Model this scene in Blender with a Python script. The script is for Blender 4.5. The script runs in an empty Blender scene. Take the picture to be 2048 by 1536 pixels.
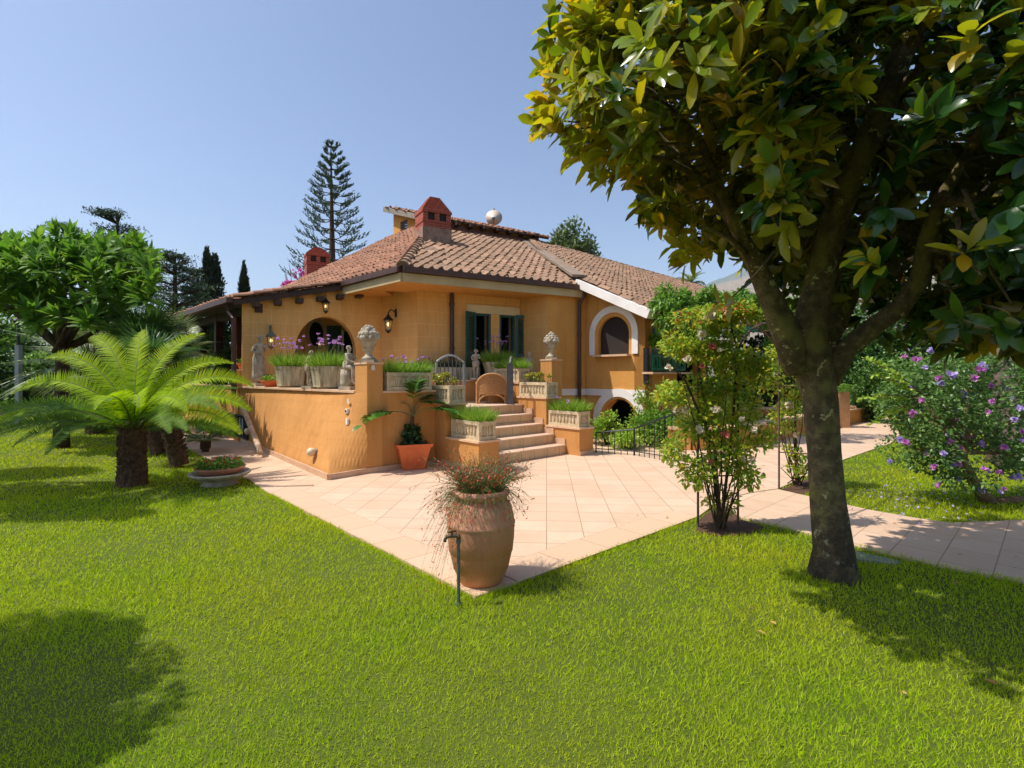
import bpy, bmesh, math, random
import numpy as np
from mathutils import Vector, Matrix, noise as mnoise
from mathutils.geometry import tessellate_polygon
random.seed(7); RNG = np.random.default_rng(7)
SC = bpy.context.scene; C = SC.collection
PI = math.pi
# ---------------------------------------------------------------- camera, sky, sun
F = 1013.0; CX = 1024.0; HZ = 750.0; EYE = 1.55
cam_d = bpy.data.cameras.new('camera'); cam = bpy.data.objects.new('camera', cam_d); C.objects.link(cam)
cam.location = (0, 0, EYE); cam.rotation_euler = (PI/2, 0, 0)
cam_d.sensor_width = 36.0; cam_d.lens = F/2048*36.0; cam_d.shift_y = -18/2048.0
cam_d.clip_start = 0.05; cam_d.clip_end = 8000
SC.camera = cam
SUN = Vector((-0.99, -0.13, 0)) ; SUN.normalize(); EL = math.radians(59)
SUN = Vector((SUN.x*math.cos(EL), SUN.y*math.cos(EL), math.sin(EL)))
W = bpy.data.worlds.new('World'); SC.world = W; W.use_nodes = True
nt = W.node_tree; nt.nodes.clear()
sky = nt.nodes.new('ShaderNodeTexSky'); sky.sky_type = 'NISHITA'; sky.sun_disc = False
sky.sun_elevation = EL; sky.sun_rotation = math.atan2(SUN.x, SUN.y) % (2*PI)
sky.altitude = 50; sky.air_density = 1.0; sky.dust_density = 1.7; sky.ozone_density = 3.2
bg = nt.nodes.new('ShaderNodeBackground'); bg.inputs[1].default_value = 0.136
ow = nt.nodes.new('ShaderNodeOutputWorld')
nt.links.new(sky.outputs[0], bg.inputs[0]); nt.links.new(bg.outputs[0], ow.inputs[0])
sl = bpy.data.lights.new('sun', 'SUN'); so = bpy.data.objects.new('sun', sl); C.objects.link(so)
sl.energy = 4.05; sl.angle = math.radians(0.55); sl.color = (1.0, 0.94, 0.84)
so.rotation_euler = SUN.to_track_quat('Z', 'Y').to_euler(); so.location = (-6, -4, 14)
SC.view_settings.view_transform = 'Standard'; SC.view_settings.look = 'None'
SC.view_settings.exposure = 0.46; SC.view_settings.gamma = 1.0
SC.render.engine = 'CYCLES'
cy = SC.cycles; cy.max_bounces = 8; cy.diffuse_bounces = 3; cy.glossy_bounces = 3
cy.transmission_bounces = 5; cy.transparent_max_bounces = 6; cy.caustics_reflective = False; cy.caustics_refractive = False

# ---------------------------------------------------------------- measuring helpers (real positions on the plan)
def P(px, py, Y): return Vector(((px-CX)/F*Y, Y, EYE-(py-HZ)/F*Y))
def G(px, py, z=0.0):
    Y = (EYE-z)*F/(py-HZ); return Vector(((px-CX)/F*Y, Y, z))
U = Vector((0.7316, 0.682, 0)); V = Vector((-0.682, 0.7316, 0)); O0 = Vector((-2.28, 7.97, 0))
def UV(u, v, z=0.0): 
    p = O0 + U*u + V*v; return Vector((p.x, p.y, z))
def col(px, p0, d):            # parameter t where the plan line p0 + t*d meets the sight column px
    k = (px-CX)/F
    return (k*p0.y - p0.x)/(d.x - k*d.y)

# ---------------------------------------------------------------- object helpers
def thing(name, label, cat, loc=(0,0,0), rz=0.0, group=None):
    o = bpy.data.objects.new(name, None); C.objects.link(o)
    o.empty_display_size = 0.2
    o.location = loc; o.rotation_euler = (0, 0, rz); o['label'] = label; o['category'] = cat
    if group: o['group'] = group
    return o
def tag(o, label, cat, group=None, kind=None):
    o['label'] = label; o['category'] = cat
    if group: o['group'] = group
    if kind: o['kind'] = kind
    return o
def rootloc(o):
    while o.parent: o = o.parent
    return o.location
def link(name, me, m, parent=None, smooth=False):
    o = bpy.data.objects.new(name, me); C.objects.link(o)
    if m is not None:
        for x in (m if isinstance(m, (list, tuple)) else [m]): me.materials.append(x)
    if parent: o.parent = parent
    if smooth:
        me.polygons.foreach_set('use_smooth', [True]*len(me.polygons))
    me.update()
    return o
def dup(root, loc, rz=0.0, label=None, group=None, scale=None):
    def cp(o, par):
        c = o.copy(); C.objects.link(c); c.parent = par
        for ch in list(o.children): cp(ch, c)
        return c
    r = cp(root, None); r.location = loc; r.rotation_euler = (0, 0, rz)
    if scale: r.scale = (scale,)*3 if isinstance(scale, (int, float)) else scale
    if label: r['label'] = label
    if group: r['group'] = group
    return r

class MB:
    """collects shapes and links them as one mesh; org = subtract this location (world-space input)"""
    def __init__(s): s.v = []; s.f = []; s.uv = []; s.mi = []
    def add(s, vs, fs, uvs=None, mi=0):
        b = len(s.v); s.v += [tuple(v) for v in vs]
        for i, f in enumerate(fs):
            s.f.append([b+k for k in f]); s.mi.append(mi)
            s.uv.append(uvs[i] if uvs else [(vs[k][0], vs[k][1]) for k in f])
        return s
    def box(s, c, size, rz=0.0, M=None, mi=0):
        x, y, z = size[0]/2, size[1]/2, size[2]/2
        R = (Matrix.Translation(c) @ Matrix.Rotation(rz, 4, 'Z')) if M is None else M
        vs = [R @ Vector(p) for p in ((-x,-y,-z),(x,-y,-z),(x,y,-z),(-x,y,-z),(-x,-y,z),(x,-y,z),(x,y,z),(-x,y,z))]
        fs = [(0,3,2,1),(4,5,6,7),(0,1,5,4),(1,2,6,5),(2,3,7,6),(3,0,4,7)]
        dx, dy, dz = size
        uvs = [[(0,0),(0,dy),(dx,dy),(dx,0)], [(0,0),(dx,0),(dx,dy),(0,dy)]] + [[(0,0),(a,0),(a,dz),(0,dz)] for a in (dx,dy,dx,dy)]
        return s.add(vs, fs, uvs, mi)
    def beam(s, a, b, w, h, up=Vector((0,0,1)), mi=0):
        a = Vector(a); b = Vector(b); d = b-a; L = d.length; d.normalize()
        sd = d.cross(up).normalized(); u2 = sd.cross(d).normalized()
        M = Matrix(((d.x, sd.x, u2.x, 0),(d.y, sd.y, u2.y, 0),(d.z, sd.z, u2.z, 0),(0,0,0,1)))
        return s.box(None, (L, w, h), M=Matrix.Translation((a+b)/2) @ M, mi=mi)
    def prism(s, poly, z0, z1, mi=0):
        n = len(poly); ar = sum(poly[i][0]*poly[(i+1)%n][1]-poly[(i+1)%n][0]*poly[i][1] for i in range(n))
        if ar < 0: poly = list(reversed(poly))
        vs = [(p[0], p[1], z0) for p in poly]+[(p[0], p[1], z1) for p in poly]
        tr = tessellate_polygon([[Vector((p[0], p[1], 0)) for p in poly]])
        fs = []; uvs = []
        for t in tr:
            t = list(t)
            a = (poly[t[1]][0]-poly[t[0]][0])*(poly[t[2]][1]-poly[t[0]][1])-(poly[t[2]][0]-poly[t[0]][0])*(poly[t[1]][1]-poly[t[0]][1])
            if a < 0: t.reverse()
            fs.append([k+n for k in t]); uvs.append([(poly[k][0], poly[k][1]) for k in t])
            fs.append(list(reversed(t))); uvs.append([(poly[k][0], poly[k][1]) for k in reversed(t)])
        acc = 0
        for i in range(n):
            j = (i+1) % n; L = math.dist(poly[i][:2], poly[j][:2])
            fs.append([i, j, j+n, i+n]); uvs.append([(acc,z0),(acc+L,z0),(acc+L,z1),(acc,z1)]); acc += L
        return s.add(vs, fs, uvs, mi)
    def tube(s, pts, rad, n=8, cap=True, mi=0):
        pts = [Vector(p) for p in pts]; m = len(pts)
        if not isinstance(rad, (list, tuple)): rad = [rad]*m
        vs = []; prev = None
        for i, p in enumerate(pts):
            d = (pts[min(i+1, m-1)]-pts[max(i-1, 0)])
            if d.length < 1e-9: d = Vector((0,0,1))
            d.normalize()
            if prev is None:
                a = Vector((0,0,1)) if abs(d.z) < .9 else Vector((1,0,0))
                x = d.cross(a).normalized()
            else:
                x = (prev - d*prev.dot(d))
                x = x.normalized() if x.length > 1e-6 else d.orthogonal().normalized()
            prev = x; y = d.cross(x)
            for k in range(n):
                t = 2*PI*k/n; vs.append(p + (x*math.cos(t)+y*math.sin(t))*rad[i])
        fs = []
        for i in range(m-1):
            for k in range(n):
                a = i*n+k; b = i*n+(k+1) % n
                fs.append([a, b, b+n, a+n])
        if cap:
            fs.append(list(reversed(range(n)))); fs.append([(m-1)*n+k for k in range(n)])
        return s.add(vs, fs, None, mi)
    def lathe(s, prof, c=(0,0,0), n=24, rf=None, sx=1, sy=1, mi=0, rot=0.0):
        vs = []; m = len(prof)
        for i, (r, z) in enumerate(prof):
            for k in range(n):
                t = 2*PI*k/n+rot; q = r*(rf(t, z) if rf else 1)
                vs.append((c[0]+q*math.cos(t)*sx, c[1]+q*math.sin(t)*sy, c[2]+z))
        fs = []; uvs = []
        for i in range(m-1):
            for k in range(n):
                a = i*n+k; b = i*n+(k+1) % n
                fs.append([a, b, b+n, a+n]); uvs.append([(k/n,prof[i][1]),((k+1)/n,prof[i][1]),((k+1)/n,prof[i+1][1]),(k/n,prof[i+1][1])])
        if prof[0][0] > 1e-5: fs.append(list(reversed(range(n)))); uvs.append([(0,0)]*n)
        if prof[-1][0] > 1e-5: fs.append([(m-1)*n+k for k in range(n)]); uvs.append([(0,0)]*n)
        return s.add(vs, fs, uvs, mi)
    def ball(s, c, r, n=10, m=6, sz=1.0, mi=0, lump=0.0):
        prof = [(max(1e-4, math.sin(PI*i/m))*r, -math.cos(PI*i/m)*r*sz) for i in range(m+1)]
        ph = random.random()*9
        return s.lathe(prof, c, n, rf=(lambda t, z: 1+lump*math.sin(3*t+ph+z*20)) if lump else None, mi=mi)
    def build(s, name, m, parent=None, smooth=False, world=False, org=None, auto=None):
        me = bpy.data.meshes.new(name)
        v = s.v
        if world and parent is not None:
            o = rootloc(parent); v = [(a[0]-o.x, a[1]-o.y, a[2]-o.z) for a in v]
        if org is not None: v = [(a[0]-org[0], a[1]-org[1], a[2]-org[2]) for a in v]
        me.from_pydata(v, [], s.f)
        ul = me.uv_layers.new(name='UVMap'); flat = [c for u in s.uv for q in u for c in q]
        ul.data.foreach_set('uv', flat)
        me.polygons.foreach_set('material_index', s.mi)
        o = link(name, me, m, parent, smooth)
        if org is not None and not parent: o.location = org
        if auto is not None:
            try: me.set_sharp_from_angle(angle=math.radians(auto))
            except Exception: pass
        return o

# ---------------------------------------------------------------- fast leaf meshes
TPL = {  # (along, across, normal) points and faces
 'blade': ([(0,-.5,0),(0,.5,0),(.45,-.42,.0),(.45,.42,.0),(1,0,.0)], [(0,1,3),(0,3,2),(2,3,4)]),
 'leaf': ([(0,0,0),(.3,-.42,.10),(.3,.42,.10),(.68,-.40,.08),(.68,.40,.08),(1,0,-.12),(.3,0,0),(.68,0,-.01)],
          [(0,6,1),(0,2,6),(6,7,3),(6,3,1),(6,2,4),(6,4,7),(7,5,3),(7,4,5)]),
 'magn': ([(0,0,0),(.16,-.20,.06),(.16,.20,.06),(.42,-.46,.12),(.42,.46,.12),(.72,-.44,.10),(.72,.44,.10),(.92,-.20,.0),(.92,.20,.0),(1,0,-.06),(.42,0,0),(.72,0,0)],
          [(0,10,1),(1,10,3),(0,2,10),(2,4,10),(3,10,11),(3,11,5),(4,11,10),(4,6,11),(5,11,7),(6,8,11),(7,11,9),(8,9,11)]),
 'rhomb': ([(0,0,0),(.45,-.5,.06),(.45,.5,.06),(1,0,-.04)], [(0,3,1),(0,2,3)]),
 'oval': ([(0,0,0),(.25,-.4,.05),(.25,.4,.05),(.7,-.42,.05),(.7,.42,.05),(1,0,0)], [(0,2,1),(1,2,4),(1,4,3),(3,4,5)]),
 'needle': ([(0,-.5,0),(0,.5,0),(1,0,0)], [(0,1,2)]),
}
def nrm(a):
    return a/np.maximum(np.linalg.norm(a, axis=-1, keepdims=True), 1e-9)
def leafmesh(name, pos, dirs, ups, L, Wd, tpl, m, parent=None, curl=0.0, world=True, smooth=False):
    tv, tf = TPL[tpl]; tv = np.array(tv, float); tf = np.array(tf, int)
    n = len(pos); pos = np.asarray(pos, float); dirs = nrm(np.asarray(dirs, float)); ups = np.asarray(ups, float)
    side = nrm(np.cross(dirs, ups)); nor = np.cross(side, dirs)
    L = np.broadcast_to(np.asarray(L, float), (n,))[:, None, None]; Wd = np.broadcast_to(np.asarray(Wd, float), (n,))[:, None, None]
    a = tv[None, :, 0:1]; b = tv[None, :, 1:2]; c = tv[None, :, 2:3]
    cu = np.broadcast_to(np.asarray(curl, float), (n,))[:, None, None]
    v = pos[:, None, :] + dirs[:, None, :]*(a*L) + side[:, None, :]*(b*Wd) + nor[:, None, :]*(c*Wd - cu*a*a*L)
    if world and parent is not None: v = v - np.array(rootloc(parent))
    K = len(tv); v = v.reshape(-1, 3)
    f = (tf[None] + (np.arange(n)*K)[:, None, None]).reshape(-1, 3)
    me = bpy.data.meshes.new(name)
    me.vertices.add(len(v)); me.vertices.foreach_set('co', v.astype(np.float32).ravel())
    me.loops.add(len(f)*3); me.loops.foreach_set('vertex_index', f.astype(np.int32).ravel())
    me.polygons.add(len(f)); me.polygons.foreach_set('loop_start', np.arange(0, len(f)*3, 3, dtype=np.int32))
    me.polygons.foreach_set('loop_total', np.full(len(f), 3, dtype=np.int32))
    me.update(calc_edges=True)
    return link(name, me, m, parent, smooth)
def rdir(n, zb=0.0, rng=RNG):
    d = rng.normal(size=(n, 3)); d = nrm(d); d[:, 2] += zb; return nrm(d)

# ---------------------------------------------------------------- materials
def newmat(name):
    m = bpy.data.materials.new(name); m.use_nodes = True
    n = m.node_tree.nodes; n.clear()
    out = n.new('ShaderNodeOutputMaterial'); p = n.new('ShaderNodeBsdfPrincipled')
    m.node_tree.links.new(p.outputs[0], out.inputs[0])
    return m, m.node_tree, p, out
def srgb(r, g, b):
    f = lambda c: (c/12.92 if c <= .04045 else ((c+.055)/1.055)**2.4)
    return (f(r/255), f(g/255), f(b/255), 1)
def nz(t, scale, detail=4, rough=.55, vec=None, dist=0.0):
    n = t.nodes.new('ShaderNodeTexNoise'); n.inputs['Scale'].default_value = scale
    n.inputs['Detail'].default_value = detail; n.inputs['Roughness'].default_value = rough; n.inputs['Distortion'].default_value = dist
    if vec: t.links.new(vec, n.inputs['Vector'])
    return n
def ramp(t, fac, stops, interp='LINEAR'):
    r = t.nodes.new('ShaderNodeValToRGB'); r.color_ramp.interpolation = interp
    e = r.color_ramp.elements
    while len(e) < len(stops): e.new(0.5)
    for x, (p, c) in zip(e, stops): x.position = p; x.color = c if len(c) == 4 else (*c, 1)
    t.links.new(fac, r.inputs[0]); return r
def mix(t, fac, a, b, mode='MIX'):
    m = t.nodes.new('ShaderNodeMix'); m.data_type = 'RGBA'; m.blend_type = mode
    for s, x in ((0, fac), (6, a), (7, b)):
        if hasattr(x, 'links'): t.links.new(x, m.inputs[s])
        else: m.inputs[s].default_value = x
    return m.outputs[2]
def objco(t):
    return t.nodes.new('ShaderNodeTexCoord').outputs['Object']
def bump(t, p, h, strength=.3, dist=.02):
    b = t.nodes.new('ShaderNodeBump'); b.inputs['Strength'].default_value = strength; b.inputs['Distance'].default_value = dist
    t.links.new(h, b.inputs['Height']); t.links.new(b.outputs[0], p.inputs['Normal']); return b
def mat(name, c1, c2=None, scale=6, rough=.7, bs=.2, bscale=None, bd=.01, spec=.5, metal=0.0, c3=None):
    m, t, p, _ = newmat(name); oc = objco(t)
    c2 = c2 or tuple(x*.75 for x in c1[:3])+(1,)
    n = nz(t, scale, 6, .6, oc)
    st = [(.3, c1), (.68, c2)] + ([(.8, c3)] if c3 else [])
    r = ramp(t, n.outputs['Fac'], st); t.links.new(r.outputs[0], p.inputs['Base Color'])
    p.inputs['Roughness'].default_value = rough; p.inputs['Metallic'].default_value = metal
    p.inputs['Specular IOR Level'].default_value = spec
    if bs:
        n2 = nz(t, bscale or scale*5, 5, .6, oc); bump(t, p, n2.outputs['Fac'], bs, bd)
    return m
def leafmat(name, cols, back=None, rough=.5, trans=.35, tcol=None, spec=.5, big=None, bigscale=.8):
    """random tone per leaf; translucent; optional underside colour"""
    m, t, p, out = newmat(name)
    g = t.nodes.new('ShaderNodeNewGeometry')
    st = [((i+.5)/len(cols), c) for i, c in enumerate(cols)]
    r = ramp(t, g.outputs['Random Per Island'], st)
    c = r.outputs[0]
    if big:
        n = nz(t, bigscale, 3, .5, objco(t)); rr = ramp(t, n.outputs['Fac'], [(.35, (0,0,0,1)), (.65, (1,1,1,1))])
        c = mix(t, rr.outputs[0], c, mix(t, .65, c, big))
    if back: c2 = mix(t, g.outputs['Backfacing'], c, back)
    else: c2 = c
    t.links.new(c2, p.inputs['Base Color']); p.inputs['Roughness'].default_value = rough
    p.inputs['Specular IOR Level'].default_value = spec
    tr = t.nodes.new('ShaderNodeBsdfTranslucent')
    if tcol: tc = mix(t, 1.0, c, tcol, 'MULTIPLY')
    else: tc = c
    t.links.new(tc, tr.inputs[0])
    ms = t.nodes.new('ShaderNodeMixShader'); ms.inputs[0].default_value = trans
    t.links.new(p.outputs[0], ms.inputs[1]); t.links.new(tr.outputs[0], ms.inputs[2]); t.links.new(ms.outputs[0], out.inputs[0])
    return m
def stuccomat(name, c1, c2, mort, bw=.62, bh=.31, patch=None, joint=.75, rel=1.0):
    m, t, p, _ = newmat(name)
    uv = t.nodes.new('ShaderNodeUVMap'); uv.uv_map = 'UVMap'; oc = objco(t)
    n = nz(t, 1.3, 6, .65, oc); n2 = nz(t, 14, 5, .6, oc); n3 = nz(t, 5, 6, .7, oc, .6)
    base = ramp(t, n.outputs['Fac'], [(.3, c1), (.7, c2)]).outputs[0]
    base = mix(t, mul(t, n2.outputs['Fac'], .22), base, (c1[0]*1.25, c1[1]*1.3, c1[2]*1.5, 1))
    st = ramp(t, n3.outputs['Fac'], [(.60, (0,0,0,1)), (.72, (1,1,1,1))])
    base = mix(t, mul(t, st.outputs[0], .35), base, patch or (c2[0]*.62, c2[1]*.55, c2[2]*.5, 1))
    mps = t.nodes.new('ShaderNodeMapping'); mps.inputs['Scale'].default_value = (5,5,.55); t.links.new(oc, mps.inputs[0]); n5 = nz(t, 1.0, 6, .7, mps.outputs[0])
    dk = ramp(t, n5.outputs['Fac'], [(.50, (0,0,0,1)), (.72, (1,1,1,1))]); base = mix(t, mul(t, dk.outputs[0], .38), base, (c2[0]*.66, c2[1]*.60, c2[2]*.62, 1))
    pl_ = ramp(t, n5.outputs['Fac'], [(.28, (1,1,1,1)), (.42, (0,0,0,1))]); base = mix(t, mul(t, pl_.outputs[0], .30), base, (min(1,c1[0]*1.25), c1[1]*1.4, c1[2]*1.9, 1))
    b = t.nodes.new('ShaderNodeTexBrick'); b.inputs['Scale'].default_value = 1.0
    b.inputs['Brick Width'].default_value = bw; b.inputs['Row Height'].default_value = bh
    b.inputs['Mortar Size'].default_value = .006; b.inputs['Mortar Smooth'].default_value = .5; b.inputs['Bias'].default_value = 0
    b.inputs['Mortar'].default_value = (1,1,1,1); b.inputs['Color1'].default_value = (.97,.97,.97,1); b.inputs['Color2'].default_value = (1.03,1.03,1.03,1)
    t.links.new(uv.outputs[0], b.inputs['Vector'])
    base = mix(t, 1.0, base, b.outputs['Color'], 'MULTIPLY')
    base2 = mix(t, mul(t, b.outputs['Fac'], joint), base, mort)
    t.links.new(base2, p.inputs['Base Color'])
    p.inputs['Roughness'].default_value = .88; p.inputs['Specular IOR Level'].default_value = .25
    ad = t.nodes.new('ShaderNodeMath'); ad.operation = 'SUBTRACT'
    t.links.new(n2.outputs['Fac'], ad.inputs[0]); t.links.new(mul(t, b.outputs['Fac'], rel), ad.inputs[1])
    bump(t, p, ad.outputs[0], .35, .012)
    return m
def mul(t, s, k):
    m = t.nodes.new('ShaderNodeMath'); m.operation = 'MULTIPLY'; t.links.new(s, m.inputs[0]); m.inputs[1].default_value = k
    return m.outputs[0]
M = {}
M['stucco'] = stuccomat('ochre_stucco', srgb(198,142,82), srgb(187,130,70), srgb(172,116,60), joint=.28, rel=.05, bw=.5, bh=.26)
M['block'] = stuccomat('ochre_block_wall', srgb(232,180,112), srgb(220,164,94), srgb(244,204,146), rel=.2)
M['plain'] = stuccomat('ochre_plaster', srgb(212,154,82), srgb(202,142,70), srgb(222,166,98), joint=.3, rel=.05)
M['coping'] = mat('travertine_coping', srgb(222,186,152), srgb(200,160,126), 5, .6, .12)
M['skirt'] = mat('skirting_stone', srgb(205,168,138), srgb(186,146,116), 7, .6, .12)
M['cream'] = mat('cream_plaster', srgb(190,168,126), srgb(174,150,110), 2, .8, .1)
M['lintel'] = mat('pale_lintel_plaster', srgb(232,214,178), srgb(220,200,160), 3, .8, .1)
M['white'] = mat('white_plaster', srgb(238,232,226), srgb(224,216,210), 3, .8, .1)
M['gutter'] = mat('brown_copper_gutter', srgb(92,58,44), srgb(70,44,34), 3, .45, .05, metal=.2)
M['pipe'] = mat('brown_painted_pipe', srgb(84,50,38), srgb(66,40,32), 6, .4, .05)
M['wood'] = mat('dark_stained_wood', srgb(74,46,30), srgb(52,32,22), 8, .65, .2)
M['green'] = mat('green_painted_wood', srgb(34,88,78), srgb(28,72,66), 9, .45, .08)
M['green2'] = mat('bright_green_painted_wood', srgb(26,120,84), srgb(22,98,70), 9, .4, .08)
M['dark'] = mat('dark_interior', srgb(46,34,28), srgb(34,26,22), 2, .8, 0)
M['iron'] = mat('dark_wrought_iron', srgb(48,48,52), srgb(36,36,40), 12, .45, .1, metal=.4)
M['ironlight'] = mat('weathered_grey_iron', srgb(96,94,98), srgb(74,70,74), 12, .5, .15, metal=.3)
M['steel'] = mat('pale_galvanised_steel', srgb(168,172,174), srgb(138,142,144), 12, .4, .1, metal=.5)
M['terracotta'] = mat('terracotta_plastic', srgb(214,112,60), srgb(196,96,50), 5, .55, .1)
M['clay'] = mat('rough_terracotta', srgb(186,128,100), srgb(150,98,74), 4, .85, .35, c3=srgb(128,84,62))
M['stone'] = mat('weathered_grey_stone', srgb(196,182,160), srgb(140,126,108), 9, .9, .5, bscale=40, c3=srgb(88,80,68))
M['stone2'] = mat('cast_stone_relief', srgb(216,198,164), srgb(178,156,122), 12, .9, .5, bscale=60, c3=srgb(120,102,78))
M['soil'] = mat('garden_soil', srgb(96,66,44), srgb(70,48,34), 12, .95, .6, bscale=60, bd=.03)
M['bark'] = mat('mottled_grey_bark', srgb(104,92,76), srgb(64,54,44), 7, .9, .8, bscale=26, bd=.03, c3=srgb(44,38,32))
M['darkbark'] = mat('dark_brown_bark', srgb(92,70,50), srgb(56,42,32), 9, .95, .9, bscale=25, bd=.04)
M['palmbark'] = mat('fibrous_palm_bark', srgb(120,88,62), srgb(60,42,30), 18, .95, .9, bscale=35, bd=.05)
M['stem'] = mat('green_brown_stem', srgb(110,120,62), srgb(84,80,44), 9, .7, .2)
M['brick_red'] = None
def brickmat():
    m, t, p, _ = newmat('red_chimney_brick'); uv = t.nodes.new('ShaderNodeUVMap'); uv.uv_map = 'UVMap'
    b = t.nodes.new('ShaderNodeTexBrick'); b.inputs['Scale'].default_value = 1
    b.inputs['Brick Width'].default_value = .24; b.inputs['Row Height'].default_value = .075; b.inputs['Mortar Size'].default_value = .006
    b.inputs['Color1'].default_value = srgb(160,72,52); b.inputs['Color2'].default_value = srgb(136,56,42); b.inputs['Mortar'].default_value = srgb(190,120,96)
    t.links.new(uv.outputs[0], b.inputs['Vector'])
    n = nz(t, 4, 5, .6, objco(t))
    r = ramp(t, n.outputs['Fac'], [(.3, (.8,.8,.8,1)), (.7, (1.1,1.1,1.1,1))])
    t.links.new(mix(t, 1, b.outputs[0], r.outputs[0], 'MULTIPLY'), p.inputs['Base Color']); p.inputs['Roughness'].default_value = .85
    bump(t, p, b.outputs['Fac'], -.4, .01); return m
M['brick_red'] = brickmat()
def tilemat(name, cols, moss):
    m, t, p, _ = newmat(name); g = t.nodes.new('ShaderNodeNewGeometry')
    r = ramp(t, g.outputs['Random Per Island'], [((i+.5)/len(cols), c) for i, c in enumerate(cols)])
    n = nz(t, 3.2, 8, .7, objco(t)); st = ramp(t, n.outputs['Fac'], [(.46, (0,0,0,1)), (.62, (1,1,1,1))])
    n2 = nz(t, 22, 4, .6, objco(t))
    n9 = nz(t, .9, 5, .7, objco(t)); s9 = ramp(t, n9.outputs['Fac'], [(.45, (0,0,0,1)), (.62, (1,1,1,1))])
    c = mix(t, mul(t, st.outputs[0], .7), r.outputs[0], moss); c = mix(t, mul(t, s9.outputs[0], .35), c, (moss[0]*.7, moss[1]*.72, moss[2]*.75, 1))
    c = mix(t, mul(t, n2.outputs['Fac'], .25), c, srgb(204,170,138))
    t.links.new(c, p.inputs['Base Color']); p.inputs['Roughness'].default_value = .85; bump(t, p, n2.outputs['Fac'], .4, .01)
    return m
M['tile'] = tilemat('old_clay_roof_tiles', [srgb(132,96,74), srgb(146,108,84), srgb(112,80,60), srgb(158,122,96)], srgb(82,68,48))
M['tile2'] = tilemat('reddish_roof_tiles', [srgb(168,110,82), srgb(152,96,70), srgb(182,126,96), srgb(138,84,62)], srgb(112,80,58))
def pavemat(name, ang, w, h, off=0.0):
    m, t, p, _ = newmat(name); oc = objco(t)
    mp = t.nodes.new('ShaderNodeMapping'); mp.inputs['Rotation'].default_value[2] = ang; t.links.new(oc, mp.inputs[0])
    b = t.nodes.new('ShaderNodeTexBrick'); b.inputs['Scale'].default_value = 1; b.offset = off
    b.inputs['Brick Width'].default_value = w; b.inputs['Row Height'].default_value = h
    b.inputs['Mortar Size'].default_value = .0045; b.inputs['Mortar Smooth'].default_value = .2
    b.inputs['Color1'].default_value = srgb(202,171,144); b.inputs['Color2'].default_value = srgb(211,182,156); b.inputs['Mortar'].default_value = srgb(136,106,84)
    t.links.new(mp.outputs[0], b.inputs['Vector'])
    n = nz(t, 2.2, 7, .65, oc); n2 = nz(t, 26, 5, .6, oc); n3 = nz(t, .8, 4, .6, oc)
    c = mix(t, mul(t, ramp(t, n.outputs['Fac'], [(.42,(0,0,0,1)),(.7,(1,1,1,1))]).outputs[0], .35), b.outputs[0], srgb(190,146,116))
    c = mix(t, mul(t, n2.outputs['Fac'], .25), c, srgb(220,194,166))
    c = mix(t, mul(t, ramp(t, n3.outputs['Fac'], [(.52,(0,0,0,1)),(.70,(1,1,1,1))]).outputs[0], .35), c, srgb(172,140,114))
    t.links.new(c, p.inputs['Base Color']); p.inputs['Roughness'].default_value = .62; p.inputs['Specular IOR Level'].default_value = .3
    bump(t, p, b.outputs['Fac'], -.5, .006); return m
M['pave'] = pavemat('peach_paving_tiles', math.radians(3.9), .36, .36)
M['pave2'] = pavemat('peach_path_slabs', math.radians(-43), .5, .33, .5)
M['step'] = pavemat('step_tiles', math.radians(-43), .34, .34)
# ---------------------------------------------------------------- the setting
def structure(o): o['kind'] = 'structure'; return o
def inpoly(x, y, poly):
    r = np.zeros(len(x), bool); n = len(poly); j = n-1
    for i in range(n):
        xi, yi = poly[i][0], poly[i][1]; xj, yj = poly[j][0], poly[j][1]
        c = ((yi > y) != (yj > y)) & (x < (xj-xi)*(y-yi)/((yj-yi) or 1e-9)+xi); r ^= c; j = i
    return r
def g2(px, py): g = G(px, py); return (g.x, g.y)
M['lawn'] = mat('lawn_soil_and_thatch', srgb(70,84,10), srgb(84,96,18), 2.2, .95, .6, bscale=70, bd=.02, c3=srgb(120,112,44))
mb = MB(); N = 60
rad = [0, 1, 2, 4, 8, 15, 30, 60, 120, 300, 800, 2500]
vs = [(0,0,-.022)]; fs = []
for r in rad[1:]:
    for k in range(N): vs.append((r*math.cos(2*PI*k/N), r*math.sin(2*PI*k/N), -.022))
for k in range(N): fs.append([0, 1+k, 1+(k+1) % N])
for i in range(len(rad)-2):
    for k in range(N):
        a = 1+i*N+k; b = 1+i*N+(k+1) % N; fs.append([a, a+N, b+N, b])
mb.add(vs, fs); structure(mb.build('ground', M['lawn']))
far_l = UV(0, 14)
PATIO = [g2(950,1195), g2(540,987), g2(498,958), g2(436,928), g2(382,900), g2(345,868), g2(322,848), g2(300,838),
         (-13.0, 19.5), (-8.0, 16.5), (-1.0, 15.0), (3.0, 14.6), (5.4,12.9), g2(1345,906), g2(1530,870), g2(1640,846), g2(1700,834), g2(1790,828), (14.4,19.5),
         g2(1800,868), g2(1782,886), g2(1692,917), g2(1556,977), g2(1500,985), g2(1440,1000), g2(1395,1034)]
mb = MB(); mb.prism(PATIO, -.20, 0.0); structure(mb.build('patio', M['pave']))
PATH = [g2(1443,1001), g2(1500,986), g2(1556,978), g2(1600,988), g2(1690,1008), g2(1740,1019), g2(1830,1035), g2(1900,1045), g2(2048,1039), g2(2300,1020),
        g2(2600,1200), g2(2300,1195), g2(2048,1163), g2(1900,1135), g2(1760,1104), g2(1640,1072), g2(1560,1052), g2(1485,1036)]
mb = MB(); mb.prism([(p[0], p[1]) for p in PATH], -.20, -.002); structure(mb.build('path', M['pave2']))
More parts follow.
